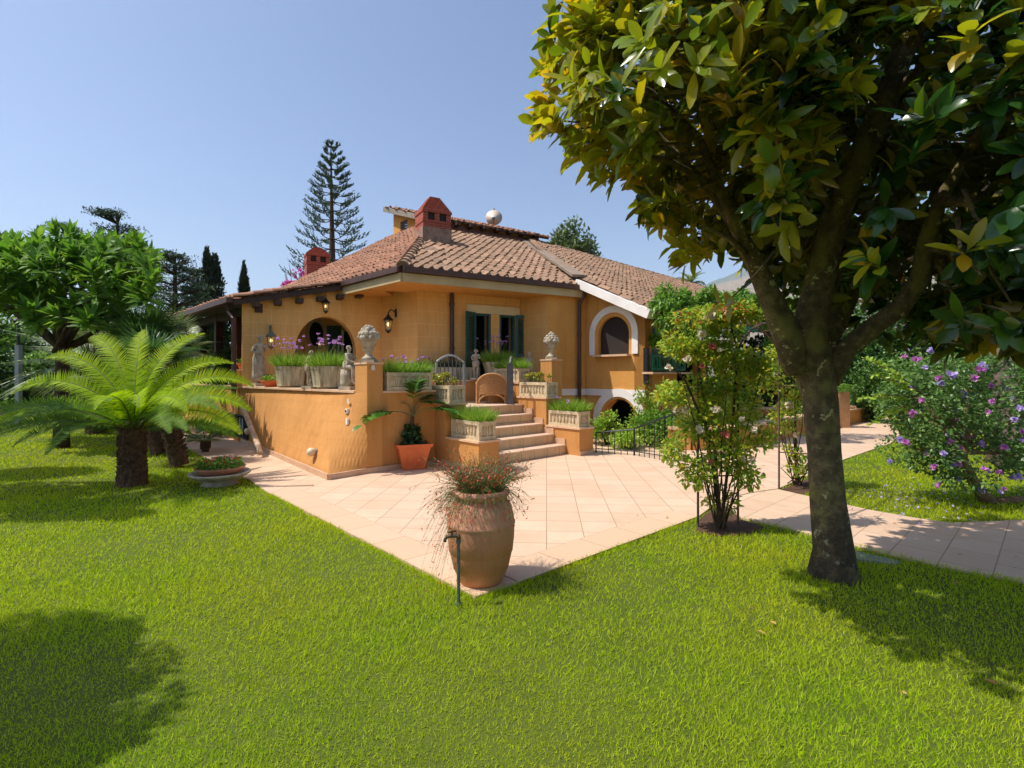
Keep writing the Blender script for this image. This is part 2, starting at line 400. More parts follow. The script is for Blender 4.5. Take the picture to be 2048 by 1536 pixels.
BED = [g2(1398,1036), g2(1443,1003), g2(1484,1037), g2(1530,1052), g2(1500,1066), g2(1440,1070), g2(1392,1060)]
mb = MB(); mb.prism(BED, -.044, -.012); structure(mb.build('planting_bed', M['soil']))
BED2 = [g2(1556,979), g2(1600,962), g2(1640,945), g2(1655,975), g2(1600,987)]
mb = MB(); mb.prism(BED2, -.044, -.012); structure(mb.build('planting_bed', M['soil']))
# border course of larger slabs along the lawn edges (real sheet 4 mm proud)
def strip(name, pts, w, m, z=0.004):
    mb = MB(); acc = 0
    for a, b in zip(pts[:-1], pts[1:]):
        a = Vector((*a, 0)); b = Vector((*b, 0)); d = (b-a); L = d.length; d.normalize(); s = Vector((-d.y, d.x, 0))*w
        vs = [(*a.xy, z), (*b.xy, z), (*(b+s).xy, z), (*(a+s).xy, z)]
        mb.add(vs, [[0,1,2,3]], [[(acc,0),(acc+L,0),(acc+L,w),(acc,w)]]); acc += L
    return structure(mb.build(name, m))
def bordermat():
    m, t, p, _ = newmat('peach_border_slabs'); uv = t.nodes.new('ShaderNodeUVMap'); uv.uv_map = 'UVMap'; oc = objco(t)
    b = t.nodes.new('ShaderNodeTexBrick'); b.inputs['Scale'].default_value = 1; b.offset = 0
    b.inputs['Brick Width'].default_value = .55; b.inputs['Row Height'].default_value = .36; b.inputs['Mortar Size'].default_value = .0035
    b.inputs['Color1'].default_value = srgb(206,174,144); b.inputs['Color2'].default_value = srgb(212,182,154); b.inputs['Mortar'].default_value = srgb(150,110,86)
    t.links.new(uv.outputs[0], b.inputs['Vector']); n = nz(t, 9, 6, .6, oc)
    c = mix(t, mul(t, n.outputs['Fac'], .35), b.outputs[0], srgb(190,156,128))
    t.links.new(c, p.inputs['Base Color']); p.inputs['Roughness'].default_value = .62; p.inputs['Specular IOR Level'].default_value = .3; bump(t, p, b.outputs['Fac'], -.4, .005)
    return m
M['border'] = bordermat()
strip('patio_border', [g2(540,987), g2(950,1195)][::1], .36, M['border'])
strip('patio_border', [tuple((Vector(g2(950,1195))+Vector((.31,.255))).xy), g2(1395,1034)], .36, M['border'], .0045)
M['greyslab'] = mat('grey_green_stone_slab', srgb(132,140,128), srgb(110,116,104), 6, .7, .3)
sp = [g2(1690,1098), g2(1760,1112), g2(1800,1122), g2(1792,1128), g2(1700,1116)]
mb = MB(); mb.prism(sp, -.03, .0); o = mb.build('stepping_stone', M['greyslab']); tag(o, 'flat grey green stone slab in the lawn beside the magnolia trunk', 'paving slab')

# hills
hm, t, p, _ = newmat('dry_rocky_hill'); oc = objco(t)
n = nz(t, .02, 8, .7, oc); n2 = nz(t, .1, 8, .75, oc)
sep = t.nodes.new('ShaderNodeSeparateXYZ'); t.links.new(oc, sep.inputs[0])
ad = t.nodes.new('ShaderNodeMath'); ad.operation = 'MULTIPLY_ADD'; t.links.new(n.outputs['Fac'], ad.inputs[0]); ad.inputs[1].default_value = 160; t.links.new(sep.outputs[2], ad.inputs[2])
mr = t.nodes.new('ShaderNodeMapRange'); t.links.new(ad.outputs[0], mr.inputs[0]); mr.inputs[1].default_value = 470; mr.inputs[2].default_value = 500
rk = ramp(t, n2.outputs['Fac'], [(.36, srgb(84,84,72)), (.48, srgb(124,112,98)), (.62, srgb(148,134,118))])
fo = ramp(t, n2.outputs['Fac'], [(.35, srgb(66,84,84)), (.65, srgb(104,116,108))])
t.links.new(mix(t, mr.outputs[0], rk.outputs[0], fo.outputs[0]), p.inputs['Base Color']); p.inputs['Roughness'].default_value = 1
def hill(c, R, H, sx, seed, name='hills'):
    n = 90; vs = []; fs = []
    for i in range(n):
        for j in range(n):
            x = (i/(n-1)-.5)*2; y = (j/(n-1)-.5)*2; r = math.hypot(x, y)
            h = max(0, 1-r**1.6)*H; q = Vector((x*2.2+seed, y*2.2, seed))
            h *= .92+.16*mnoise.fractal(q, 1.0, 2.0, 6)
            h += 14*mnoise.fractal(q*5, .9, 2.0, 5)
            vs.append((c[0]+x*R*sx, c[1]+y*R, max(-2, h-3)))
    for i in range(n-1):
        for j in range(n-1):
            a = i*n+j; fs.append([a, a+n, a+n+1, a+1])
    mb = MB(); mb.add(vs, fs); return structure(mb.build(name, hm, smooth=True))
hill((1560, 2300), 1380, 640, 1.0, 3.1)

# ---------------------------------------------------------------- villa
d = Vector((.873, .488, 0)); n = Vector((.488, -.873, 0)); r_ = Vector((-.714, .70, 0))
E0 = Vector((-2.36, 10.9, 0))
def meet(base, dr, px): return base + dr*col(px, base, dr)
C1 = meet(E0-n*1.08, d, 835); C0 = meet(C1, r_, 762); TL = meet(C0, d, 484)
Dp = meet(E0-n*.15, d, 1095); C2 = meet(Dp, r_, 1040); Ep = meet(E0-n*.15, d, 1170); Fp = meet(Ep, -V, 1290)
def zat(p, py): return EYE-(py-HZ)/F*p.y
villa = thing('villa', 'ochre villa with clay tiled hip roofs, red brick chimneys and arched openings behind the terrace', 'house', (0.0, 13.5, 0))
def wall(name, p0, p1, outline, holes=(), th=.25, m=None, parent=villa, out=None, nrmv=None, z2=None):
    """outline and holes in (distance along p0->p1, height)"""
    p0 = Vector((p0[0], p0[1], 0)); p1 = Vector((p1[0], p1[1], 0)); dd = (p1-p0).normalized()
    nn = nrmv or Vector((dd.y, -dd.x, 0))
    mb = out or MB()
    loops = [outline]+list(holes)
    tr = tessellate_polygon([[Vector((a, b, 0)) for a, b in L] for L in loops])
    flat = [q for L in loops for q in L]
    fr = [p0+dd*a+Vector((0,0,b)) for a, b in flat]; bk = [q-nn*th for q in fr]
    fs = []; uvs = []; k = len(flat)
    for tt in tr:
        tt = list(tt); a, b, c = (flat[i] for i in tt)
        ar = (b[0]-a[0])*(c[1]-a[1])-(c[0]-a[0])*(b[1]-a[1])
        if ar < 0: tt.reverse()
        fs.append(tt); uvs.append([flat[i] for i in tt])
        fs.append([i+k for i in reversed(tt)]); uvs.append([flat[i] for i in reversed(tt)])
    s = 0
    for L in loops:
        q = len(L); acc = 0
        for i in range(q):
            j = (i+1) % q; l = math.dist(L[i], L[j])
            fs.append([s+i, s+i+k, s+j+k, s+j]); uvs.append([(acc,0),(acc,th),(acc+l,th),(acc+l,0)]); acc += l
        s += q
    mb.add(fr+bk, fs, uvs)
    if out is None: return mb.build(name, m or M['block'], parent, world=True)
def arch(cx, z0, zs, r, n=20, rz=None):
    rz = rz or r
    return [(cx-r, z0), (cx+r, z0)] + [(cx+r*math.cos(PI*k/n), zs+rz*math.sin(PI*k/n)) for k in range(n+1)]
# arched loggia wall
wl = (C0-TL).length; s1 = (meet(TL, d, 590)-TL).length; s2 = (meet(TL, d, 712)-TL).length
ac = (s1+s2)/2; ar_ = (s2-s1)/2; pa = TL+d*ac; zt = zat(pa, 633)
TLz = 3.22; 
h = [(ac-ar_*.97, 1.0), (ac+ar_*.97, 1.0)]+[(ac+ar_*math.cos(PI*k/24), 2.12+(zt-2.12)*math.sin(PI*k/24)) for k in range(25)]
wall('arched_wall', TL, C0, [(0,.0),(wl,.0),(wl,3.86),(wl*.72,3.78),(0,TLz)], [h], .32)
wall('side_wall', C0-d*.0, C1, [(0,0),((C1-C0).length,0),((C1-C0).length,3.8),(0,3.8)], (), .25)
# window wall
wl2 = (C2-C1).length
def sx(px): return col(px, C1, d)
L1, L2_ = sx(949), sx(982); R1, R2 = sx(999), sx(1030)
def pz(s, py): return zat(C1+d*s, py)
wt = pz(L1, 625); wb = 1.0
wall('window_wall', C1, C2, [(0,0),(wl2,0),(wl2,3.8),(0,3.8)],
     [[(L1,wb),(L2_,wb),(L2_,wt),(L1,wt)], [(R1,wb),(R2,wb),(R2,wt),(R1,wt)]], .3)
wall('return_wall', C2, Dp, [(0,0),((Dp-C2).length,0),((Dp-C2).length,3.82),(0,3.82)], (), .25)
wall('front_wall', Dp, Ep, [(0,0),((Ep-Dp).length,0),((Ep-Dp).length,3.84),(0,3.84)], (), .25, M['plain'])
# wing wall with arched window and basement arch
wl3 = (Fp-Ep).length
def sw(px): return col(px, Ep, -V)
wz1 = zat(meet(Ep,-V,1225), 709); ca = sw(1226.5); ra = (sw(1257)-sw(1196))/2
zs = zat(meet(Ep,-V,1226), 668); zr = zat(meet(Ep,-V,1226), 633)-zs
bc = sw(1238); rb = sw(1278)-bc
bt = zat(meet(Ep,-V,1236), 798)
winh = arch(ca, wz1, zs, ra, 20, zr); basah = arch(bc, -.3, bt-rb*.98, rb*.92, 20, rb*.98)
wall('wing_wall', Ep, Fp, [(0,-.4),(wl3,-.4),(wl3,3.15),(0,4.0)], [winh, basah], .3, M['plain'])
# white arch surround (raised band)
def band(name, base, dd, nn, c, z0, zs, r, rz, w, m, th=.035, legs=True, z0b=None):
    mb = MB(); N = 28; inn = [(c+r*math.cos(PI*k/N), zs+rz*math.sin(PI*k/N)) for k in range(N+1)]
    ou = [(c+(r+w)*math.cos(PI*k/N), zs+(rz+w)*math.sin(PI*k/N)) for k in range(N+1)]
    if legs: inn = [(c+r, z0)]+inn+[(c-r, z0)]; ou = [(c+r+w, z0)]+ou+[(c-r-w, z0)]
    q = len(inn); pts = lambda L, off: [base+dd*a+nn*off+Vector((0,0,b)) for a, b in L]
    vs = pts(inn, .003)+pts(ou, .003)+pts(inn, th)+pts(ou, th); fs = []
    for i in range(q-1):
        fs += [[2*q+i, 2*q+i+1, 3*q+i+1, 3*q+i], [i, q+i, q+i+1, i+1], [i, i+1, 2*q+i+1, 2*q+i], [q+i, 3*q+i, 3*q+i+1, q+i+1]]
    for i in (0, q-1): fs.append([i, 2*q+i, 3*q+i, q+i])
    mb.add(vs, fs); bmx = mb.build(name, m, villa, world=True); return bmx
nw = Vector((-V.y*-1*-1, 0, 0)); nw = Vector(((-V).y, -(-V).x, 0))     # outward normal of the wing wall
band('window_surround', Ep, -V, nw, ca, wz1, zs, ra+.10, zr+.10, .17, M['white'])
band('basement_arch_surround', Ep, -V, nw, bc, .0, bt-rb*.98, rb*.92+.06, rb*.98+.06, .20, M['white'], legs=True)
bz = zat(meet(Ep,-V,1230), 787)
mb = MB(); a = Ep; b = Fp
for q0, q1 in ((Dp, Ep), (Ep, Fp)):
    dd = (q1-q0).normalized(); nn = Vector((dd.y, -dd.x, 0))
    mb.beam(q0+nn*.012+Vector((0,0,bz+.02)), q1+nn*.012+Vector((0,0,bz+.02)), .03, .17)
mb.build('string_course', M['white'], villa, world=True)
# arched window: frame and pane, sill
def winframe(name, base, dd, nn, outl, th, m, off, parent=villa):
    mb = MB(); c = Vector((sum(a for a, b in outl)/len(outl), sum(b for a, b in outl)/len(outl)))
    L = outl; inn = [((a-c.x)*(1-th/abs(ra+.001))+c.x, (b-c.y)*(1-th/.5)+c.y) for a, b in L]; q = len(L)
    pts = lambda L, o: [base+dd*a+nn*o+Vector((0,0,b)) for a, b in L]
    vs = pts(L, off)+pts(inn, off)+pts(L, off-.05)+pts(inn, off-.05); fs = []
    for i in range(q):
        j = (i+1) % q; fs += [[i, j, q+j, q+i], [q+i, q+j, 3*q+j, 3*q+i], [i, 2*q+i, 2*q+j, j]]
    mb.add(vs, fs); return mb.build(name, m, parent, world=True), inn
glassm, t, p, _ = newmat('dark_window_glass'); p.inputs['Base Color'].default_value = (.005,.010,.010,1); p.inputs['Roughness'].default_value = .25; p.inputs['Specular IOR Level'].default_value = .08
wf, inn = winframe('window_frame', Ep, -V, nw, winh, .035, M['ironlight'], -.16)
mb = MB(); vs = [Ep-V*a+nw*-.19+Vector((0,0,b)) for a, b in winh]; mb.add(vs, [list(range(len(vs)))]); mb.build('pane', glassm, wf, world=True)
mb = MB(); mb.beam(meet(Ep,-V,1192)+nw*.03+Vector((0,0,wz1-.03)), meet(Ep,-V,1262)+nw*.03+Vector((0,0,wz1-.03)), .30, .05); mb.build('window_sill', M['coping'], villa, world=True)
# room behind openings
mb = MB()
def backroom(p0, p1, nn, depth, z0, z1, m, name):
    mb = MB(); a0 = p0-nn*.31; a1 = p1-nn*.31; b0 = a0-nn*depth; b1 = a1-nn*depth; z0v = Vector((0,0,z0)); z1v = Vector((0,0,z1))
    mb.add([b0+z0v, b1+z0v, b1+z1v, b0+z1v], [[0,1,2,3]]); mb.add([a0+z0v, b0+z0v, b0+z1v, a0+z1v], [[0,1,2,3]])
    mb.add([b1+z0v, a1+z0v, a1+z1v, b1+z1v], [[0,1,2,3]]); mb.add([a0+z1v, b0+z1v, b1+z1v, a1+z1v], [[0,1,2,3]]); mb.add([a0+z0v, a1+z0v, b1+z0v, b0+z0v], [[0,1,2,3]])
    return mb.build(name, m, villa, world=True)
backroom(C1, C2, n, 1.6, .9, 3.7, M['dark'], 'room_interior')
backroom(Ep-V*.15, Fp+V*.1, nw, 1.6, -.3, 1.0, M['dark'], 'basement_interior')
# loggia interior behind the big arch
lb = -n*2.3
q0 = TL+lb-d*.2; q1 = C0+lb+d*1.0
W2 = (q1-q0).length; ovc = col(633, q0, d); ovz = zat(meet(q0, d, 633), 668)
oval = [(ovc+.20*math.cos(2*PI*k/24), ovz+.36*math.sin(2*PI*k/24)) for k in range(24)]
wall('loggia_back_wall', q0, q1, [(0,.9),(W2,.9),(W2,3.95),(0,3.15)], [oval], .2, M['block'])
mb = MB(); N = 32
for k in range(N):
    t0, t1 = 2*PI*k/N, 2*PI*(k+1)/N
    f = lambda r1, r2, tt, o: q0+d*(ovc+r1*math.cos(tt))+n*o+Vector((0,0,ovz+r2*math.sin(tt)))
    mb.add([f(.2,.36,t0,.03), f(.2,.36,t1,.03), f(.3,.48,t1,.03), f(.3,.48,t0,.03), f(.3,.48,t0,0), f(.3,.48,t1,0), f(.2,.36,t0,-.03), f(.2,.36,t1,-.03)], [[0,1,2,3],[3,2,5,4],[0,6,7,1]])
mb.build('oval_window_surround', M['cream'], villa, world=True)
mb = MB(); vs = [q0+d*a-n*.12+Vector((0,0,b)) for a, b in oval]; mb.add(vs, [list(range(24))]); mb.build('oval_window_pane', glassm, villa, world=True)
sh = MB(); s0 = col(656, q0, d)
for k in range(22): sh.box(q0+d*(s0+.16)+n*.05+Vector((0,0,1.1+k*.085)), (.34,.03,.06), rz=math.atan2(d.y,d.x))
sh.box(q0+d*(s0+.16)+n*.03+Vector((0,0,2.0)), (.4,.03,2.0), rz=math.atan2(d.y,d.x)); sh.build('loggia_shutter', M['green'], villa, world=True)
mb = MB(); mb.box(q0+d*(s0+.72)+n*.02+Vector((0,0,1.9)), (.62,.03,1.9), rz=math.atan2(d.y,d.x)); mb.build('glass_door', glassm, villa, world=True)
mb = MB()
for k in (0,.31,.62): mb.box(q0+d*(s0+.41+k)+n*.05+Vector((0,0,1.9)), (.05,.05,1.95), rz=math.atan2(d.y,d.x))
mb.build('glass_door_frame', M['white'], villa, world=True)
# lintel frame and shutters
zl0, zl1 = pz(sx(932), 625), pz(sx(932), 608); mb = MB()
a = C1+d*sx(932); b = C1+d*sx(1041)
hm1 = (zl0+zl1)/2
mb.beam(a+n*.02+Vector((0,0,hm1)), C1+d*min(sx(1041), wl2-.02)+n*.02+Vector((0,0,hm1)), .045, zl1-zl0)
mb.build('window_lintel', M['lintel'], villa, world=True)
for (a_, b_) in ((L1, L2_), (R1, R2)):
    mb = MB(); zc = (wb+wt)/2; rz = math.atan2(d.y, d.x)
    for s in (a_+.03, b_-.03): mb.box(C1+d*s-n*.06+Vector((0,0,zc)), (.06,.09,wt-wb-.004), rz=rz)
    mb.box(C1+d*(a_+b_)/2-n*.06+Vector((0,0,wt-.035)), (b_-a_-.125,.09,.06), rz=rz)
    mb.build('window_frame', M['green'], villa, world=True)
    mb = MB(); mb.box(C1+d*(b_-.13)-n*.10+Vector((0,0,zc)), (.03,.04,wt-wb-.01), rz=rz); mb.build('inner_sash', M['ironlight'], villa, world=True)
def shutter(hinge, ang, w, name='shutter'):
    mb = MB(); hgt = wt-wb; dv = Vector((math.cos(ang), math.sin(ang), 0)); zc = (wb+wt)/2
    for s in (.035, w-.035): mb.box(hinge+dv*s+Vector((0,0,zc)), (.07,.045,hgt), rz=ang)
    for z in (wb+.05, zc, wt-.05): mb.box(hinge+dv*w/2+Vector((0,0,z)), (w-.145,.045,.09), rz=ang)
    k = 0; z = wb+.12
    while z < wt-.1:
        if abs(z-zc) > .06:
            Mx = Matrix.Translation(hinge+dv*w/2+Vector((0,0,z))) @ Matrix.Rotation(ang, 4, 'Z') @ Matrix.Rotation(math.radians(38), 4, 'X')
            mb.box(None, (w-.145,.045,.008), M=Matrix(Mx))
        z += .045
    return mb.build(name, M['green'], villa, world=True)
an = math.atan2(d.y, d.x)
shutter(C1+d*(L1)+n*.03, an+PI+math.radians(28), .36)
shutter(C1+d*(R2)+n*.03, an-math.radians(28), .44)
# balcony bay on the right
Hb = Fp + U*3.2
wb2 = zat(Fp, 745)
bl = (Hb-Fp).length
wall('balcony_bay_wall', Fp, Hb, [(0,-.3),(bl,-.3),(bl,3.1),(0,3.1)],
     [[(.22,1.62),(1.05,1.62),(1.05,2.75),(.22,2.75)], [(1.5,1.0),(bl-.3,1.0),(bl-.3,2.9),(1.5,2.9)]], .3, M['plain'])
backroom(Fp+U*.1, Hb, -V, 1.5, .9, 3.0, M['dark'], 'bay_interior')
mb = MB(); mb.box(Fp+U*.62+V*.1+Vector((0,0,2.2)), (.34,.04,1.1), rz=math.atan2(U.y,U.x)); mb.build('shutter', M['green'], villa, world=True)
# green balustrade panel
bal = MB(); ang = math.atan2(U.y, U.x); bo = Fp+U*.12-V*.10; zb0 = zat(bo, 741); zb1 = zat(bo, 709)
for z in (zb0+.03, zb1-.03): bal.box(bo+U*.8+Vector((0,0,z)), (1.6,.05,.06), rz=ang)
for k in range(6):
    bal.box(bo+U*(k*.31+.03)+Vector((0,0,(zb0+zb1)/2)), (.05,.046,zb1-zb0-.01), rz=ang)
    if k < 5:
        c = bo+U*(k*.31+.185)+Vector((0,0,(zb0+zb1)/2))
        for sxx in (-.07,.07): bal.box(c+U*sxx, (.025,.03,.22), rz=ang)
        for szz in (-.1,.1): bal.box(c+Vector((0,0,szz)), (.16,.03,.025), rz=ang)
bal.build('balustrade', M['green2'], villa, world=True)
mb = MB(); mb.box(Fp+U*.9-V*.1+Vector((0,0,zb0-.06)), (1.9,.3,.05), rz=ang); mb.build('balcony_sill', M['coping'], villa, world=True)
mb = MB(); mb.box(Fp-V*.02-U*-.02+Vector((0,0,(zat(Fp,695)+zat(Fp,768))/2)), (.09,.10,zat(Fp,695)-zat(Fp,768)), rz=ang); mb.build('corner_post', M['iron'], villa, world=True)
# ------------------------------------------------ roofs
def roof_plane(name, poly, eave_dir, mtile, tw=.235, ex=.36, lift=.0, deck=M['wood'], th=.10):
    """poly: 3-D corner points (planar); tiles rows run along eave_dir"""
    poly = [Vector(p) for p in poly]
    nn = Vector((0,0,0))
    for i in range(len(poly)): nn += poly[i].cross(poly[(i+1) % len(poly)])
    nn.normalize()
    if nn.z < 0: nn = -nn
    e = Vector(eave_dir); e = (e-nn*e.dot(nn)).normalized(); up = nn.cross(e).normalized()
    if up.z < 0: up = -up
    o = poly[0]; q = [((p-o).dot(e), (p-o).dot(up)) for p in poly]
    x0, x1 = min(a for a, b in q), max(a for a, b in q); y0, y1 = min(b for a, b in q), max(b for a, b in q)
    nx = int((x1-x0)/tw)+1; ny = int((y1-y0)/ex)+1
    ii, jj = np.meshgrid(np.arange(nx), np.arange(ny)); ii = ii.ravel(); jj = jj.ravel()
    cxx = x0+(ii+.5)*tw; cyy = y0+(jj+.45)*ex
    ok = inpoly(cxx, cyy, q); cxx = cxx[ok]; cyy = cyy[ok]; N = len(cxx)
    # one tile: S-profile, 6 cross points x 2 rows, plus front lip
    cr = np.array([-.5,-.32,-.12,.08,.26,.40,.5]); hz = np.array([.012,.0,.004,.055,.082,.060,.016])
    K = len(cr); tvx = np.concatenate([cr*tw*1.04]*3); tvy = np.concatenate([np.full(K,-.52*ex), np.full(K,-.52*ex), np.full(K,.56*ex)])
    tvz = np.concatenate([hz-.022, hz+.030, hz*.9+.002])
    R1 = RNG.normal(0, .004, (N,1)); R2 = RNG.normal(0, .014, (N,1)); R3 = RNG.normal(0,.008,(N,1))
    X = cxx[:,None]+tvx[None]+R1; Y = cyy[:,None]+tvy[None]+R2; Z = tvz[None]+R3+lift
    oo = np.array(o); v = oo + X[...,None]*np.array(e)+Y[...,None]*np.array(up)+Z[...,None]*np.array(nn)
    tf = []
    for k in range(K-1): tf += [(k,k+1,K+k+1,K+k), (K+k,K+k+1,2*K+k+1,2*K+k)]
    f = (np.array(tf)[None]+(np.arange(N)*3*K)[:,None,None]).reshape(-1,4)
    ro = rootloc(villa); v = v.reshape(-1,3)-np.array(ro)
    me = bpy.data.meshes.new(name); me.from_pydata(v.tolist(), [], f.tolist()); me.update()
    ob = link(name, me, mtile, villa, False)
    mb = MB(); m2 = len(poly); top = [p-nn*.025 for p in poly]; bot = [p-nn*(.025+th) for p in poly]
    mb.add(top+bot, [list(range(m2)), list(reversed(range(m2, 2*m2)))]+[[i, i+m2, (i+1) % m2+m2, (i+1) % m2] for i in range(m2)])
    dk = mb.build('roof_deck', deck, ob, world=True)
    return ob, nn
Z = lambda p, z: Vector((p[0], p[1], z))
ez = 3.87
E1r = Z(meet(E0, d, 1167), ez+.02)
att_fl = P(892, 459, 18.3); att_fr = P(1078, 489, 20.1)
T3 = P(1050, 484, 19.8); B1 = P(1157, 557, 13.27)
def onA(x, y): return ez+.45*((x-E0.x)*-.488+(y-E0.y)*.873)
hipT = Vector((-2.98, 19.0, 0)); hipT.z = onA(hipT.x, hipT.y)
T3.z = onA(T3.x, T3.y)
B1a = Vector((B1.x, B1.y, onA(B1.x, B1.y)+.02))
rA, nA = roof_plane('front_roof', [Z(E0, ez), E1r, Z(B1a, onA(B1a.x, B1a.y)), T3, hipT], d, M['tile'])
K1 = P(787, 473, 20.0); Lk1 = Vector((-4.20, 12.70, ez)); Lk2 = Vector((-8.8, 17.2, ez))
def onB(x, y): return ez+.60*max(0, ((x-E0.x)*.70+(y-E0.y)*.714))
hz3 = Vector((hipT.x, hipT.y, hipT.z)); 
rB, nB = roof_plane('side_roof', [Z(E0, ez), hz3, K1, Lk2], r_, M['tile2'])
G0 = Vector((-6.32, 11.50, 3.30)); G1 = Vector((-10.9, 16.0, 3.30))
rB2, _ = roof_plane('lean_to_roof', [G0, Lk1, Lk2, G1], r_, M['tile2'], deck=M['wood'], th=.06)
B2 = P(1300, 617, 11.7)
C_r2 = P(1405, 577, 26.7); C_r1 = P(1107, 496, 20.5)
def onC(x, y): return B1.z+.5*((x-B1.x)*-.68+(y-B1.y)*.73)
q = B2+U*12
polyC = [B1, B2, q, C_r2, C_r1, T3+Vector((0,0,.02))]
polyC = [Vector((p.x, p.y, onC(p.x, p.y))) for p in polyC]
rC, nC = roof_plane('wing_roof', polyC, U, M['tile'])
# far slopes closing the roof from behind
mb = MB()
bkp = [C_r1, C_r2, Vector((4, 33, 3)), Vector((-4, 30, 3))]; mb.add(bkp, [[0,1,2,3]])
mb.add([K1, Lk2, Vector((-9.5, 26, 3.2)), Vector((-4, 30, 3)), Vector((-2,24,6.8))], [[0,1,2,3,4]]); mb.build('rear_roof', M['tile'], villa, world=True)
# ridge / hip caps
def caps(name, a, b, m, r=.10, L=.36):
    a = Vector(a); b = Vector(b); dd = b-a; n_ = max(1, int(dd.length/L)); mb = MB(); dd.normalize()
    sd = dd.cross(Vector((0,0,1))).normalized(); uu = sd.cross(dd)
    for i in range(n_):
        p = a+(b-a)*(i/n_); q2 = a+(b-a)*((i+1.12)/n_)
        vs = []
        for pp, rr, up in ((p, r*1.12, .02), (q2, r*.92, .0)):
            for k in range(8):
                t = PI*k/7; vs.append(pp+sd*math.cos(t)*rr+uu*(math.sin(t)*rr*.85-.02+up))
        mb.add(vs, [[k, k+1, k+9, k+8] for k in range(7)]+[list(range(8))])
    return mb.build(name, m, villa, world=True)
caps('hip_cap', Z(E0, ez)+Vector((0,0,.03)), hz3+Vector((0,0,.02)), M['tile'], .12)
caps('ridge_cap', Lk2+Vector((0,0,.03)), K1+Vector((0,0,.03)), M['tile2'])
caps('ridge_cap', polyC[3]+Vector((0,0,.03)), polyC[4]+Vector((0,0,.03)), M['tile'])
mb = MB(); mb.beam(polyC[0]+Vector((0,0,.07)), T3+Vector((0,0,.08)), .34, .07); mb.build('valley_flashing', mat('grey_cement_valley', srgb(150,130,112), srgb(120,104,88), 5, .9, .4), villa, world=True)
# fascia and gutters
def gutter(name, pts, m, w=.13, h=.12, off=None):
    mb = MB(); pts = [Vector(p) for p in pts]
    for a, b in zip(pts[:-1], pts[1:]):
        mb.beam(a, b, w, h)
    return mb.build(name, m, villa, world=True)
gutter('gutter', [Z(E0, ez-.05)+n*.06, Z(E1r, ez-.05)+n*.06], M['gutter'])
gutter('gutter', [Z(E0, ez-.05)+Vector((-.05,-.04,0)), Lk1+Vector((-.05,-.04,-.05))], M['gutter'])
gutter('gutter', [G0+Vector((-.06,-.05,-.05)), G1+Vector((-.06,-.05,-.05))], M['gutter'], .14, .12)
for (a_, b_) in ((Z(E0, ez-.215)+n*.012, Z(E1r, ez-.205)+n*.012), (Z(E0, ez-.215)+Vector((-.02,-.02,0)), Lk1+Vector((-.02,-.02,-.215)))):
    fb_ = MB(); fb_.beam(a_, b_, .05, .19); fb_.build('fascia', M['cream'], villa, world=True)
def soffit(name, quad, m, th=.03):
    mb = MB(); mb.add(quad+[q-Vector((0,0,th)) for q in quad], [[0,1,2,3],[7,6,5,4],[0,4,5,1],[1,5,6,2],[2,6,7,3],[3,7,4,0]]); return mb.build(name, m, villa, world=True)
zs_ = ez-.19
soffit('soffit', [Z(E0-n*.02, zs_), Z(Vector(E1r)-n*.02, zs_), Z(Vector(E1r)-n*1.3, zs_), Z(E0-n*1.5, zs_)], M['plain'], .10)
soffit('soffit', [Z(E0+Vector((.03,.03,0)), zs_+.003), Z(E0-n*1.5, zs_+.003), Z(Vector((-3.0,13.9,0)), zs_+.003), Z(Lk1+Vector((.05,.05,0)), zs_+.003)], M['plain'], .10)
# sloping white barge board of the wing
bb = MB(); bbd = (B2-B1).normalized()
bb.beam(B1+Vector((0,0,-.13)), B2+Vector((0,0,-.13))+bbd*.05, .30, .20, up=Vector((0,0,1))); bb.build('barge_board', M['white'], villa, world=True)
eb = MB(); eb.beam(B2+Vector((0.02,0,-.14)), B2+U*6+Vector((0.02,0,-.14)), .12, .14); eb.build('gutter', M['green2'], villa, world=True)
# rafter ends under the lean-to edge
for k in range(7):
    a = TL+d*(.28+k*.47); s = (a-TL).length; z = 3.22+.17*s-.02
    if k < 6:
        mb = MB(); mb.beam(a+n*.34+Vector((0,0,z-.07)), a-n*.5+Vector((0,0,z-.07)), .15, .11); mb.build('rafter_end', M['wood'], villa, world=True)
mb = MB(); mb.beam(G0+Vector((0,0,-.11))+n*.0, Lk1+Vector((0,0,-.13)), .06, .10); mb.build('verge_board', M['wood'], villa, world=True)
caps('verge_tiles', G0+Vector((0,0,.02)), Lk1+Vector((0,0,.02)), M['tile2'], .09, .4)
# loggia posts and beam on the left side
gd = (G1-G0).normalized(); ins = Vector((.38,.40,0))
for k in range(4):
    p_ = G0+gd*(1.5+k*1.6)+ins; mb = MB(); mb.box(Z(p_, 2.2), (.18,.18,2.1), rz=.8); mb.build('loggia_post', mat('dark_red_post', srgb(84,34,26), srgb(60,26,20), 4, .6, .1) if k == 0 else bpy.data.materials['dark_red_post'], villa, world=True)
mb = MB(); mb.beam(Z(G0+ins, 3.12), Z(G1+ins, 3.12), .16, .2); mb.build('loggia_beam', M['wood'], villa, world=True)
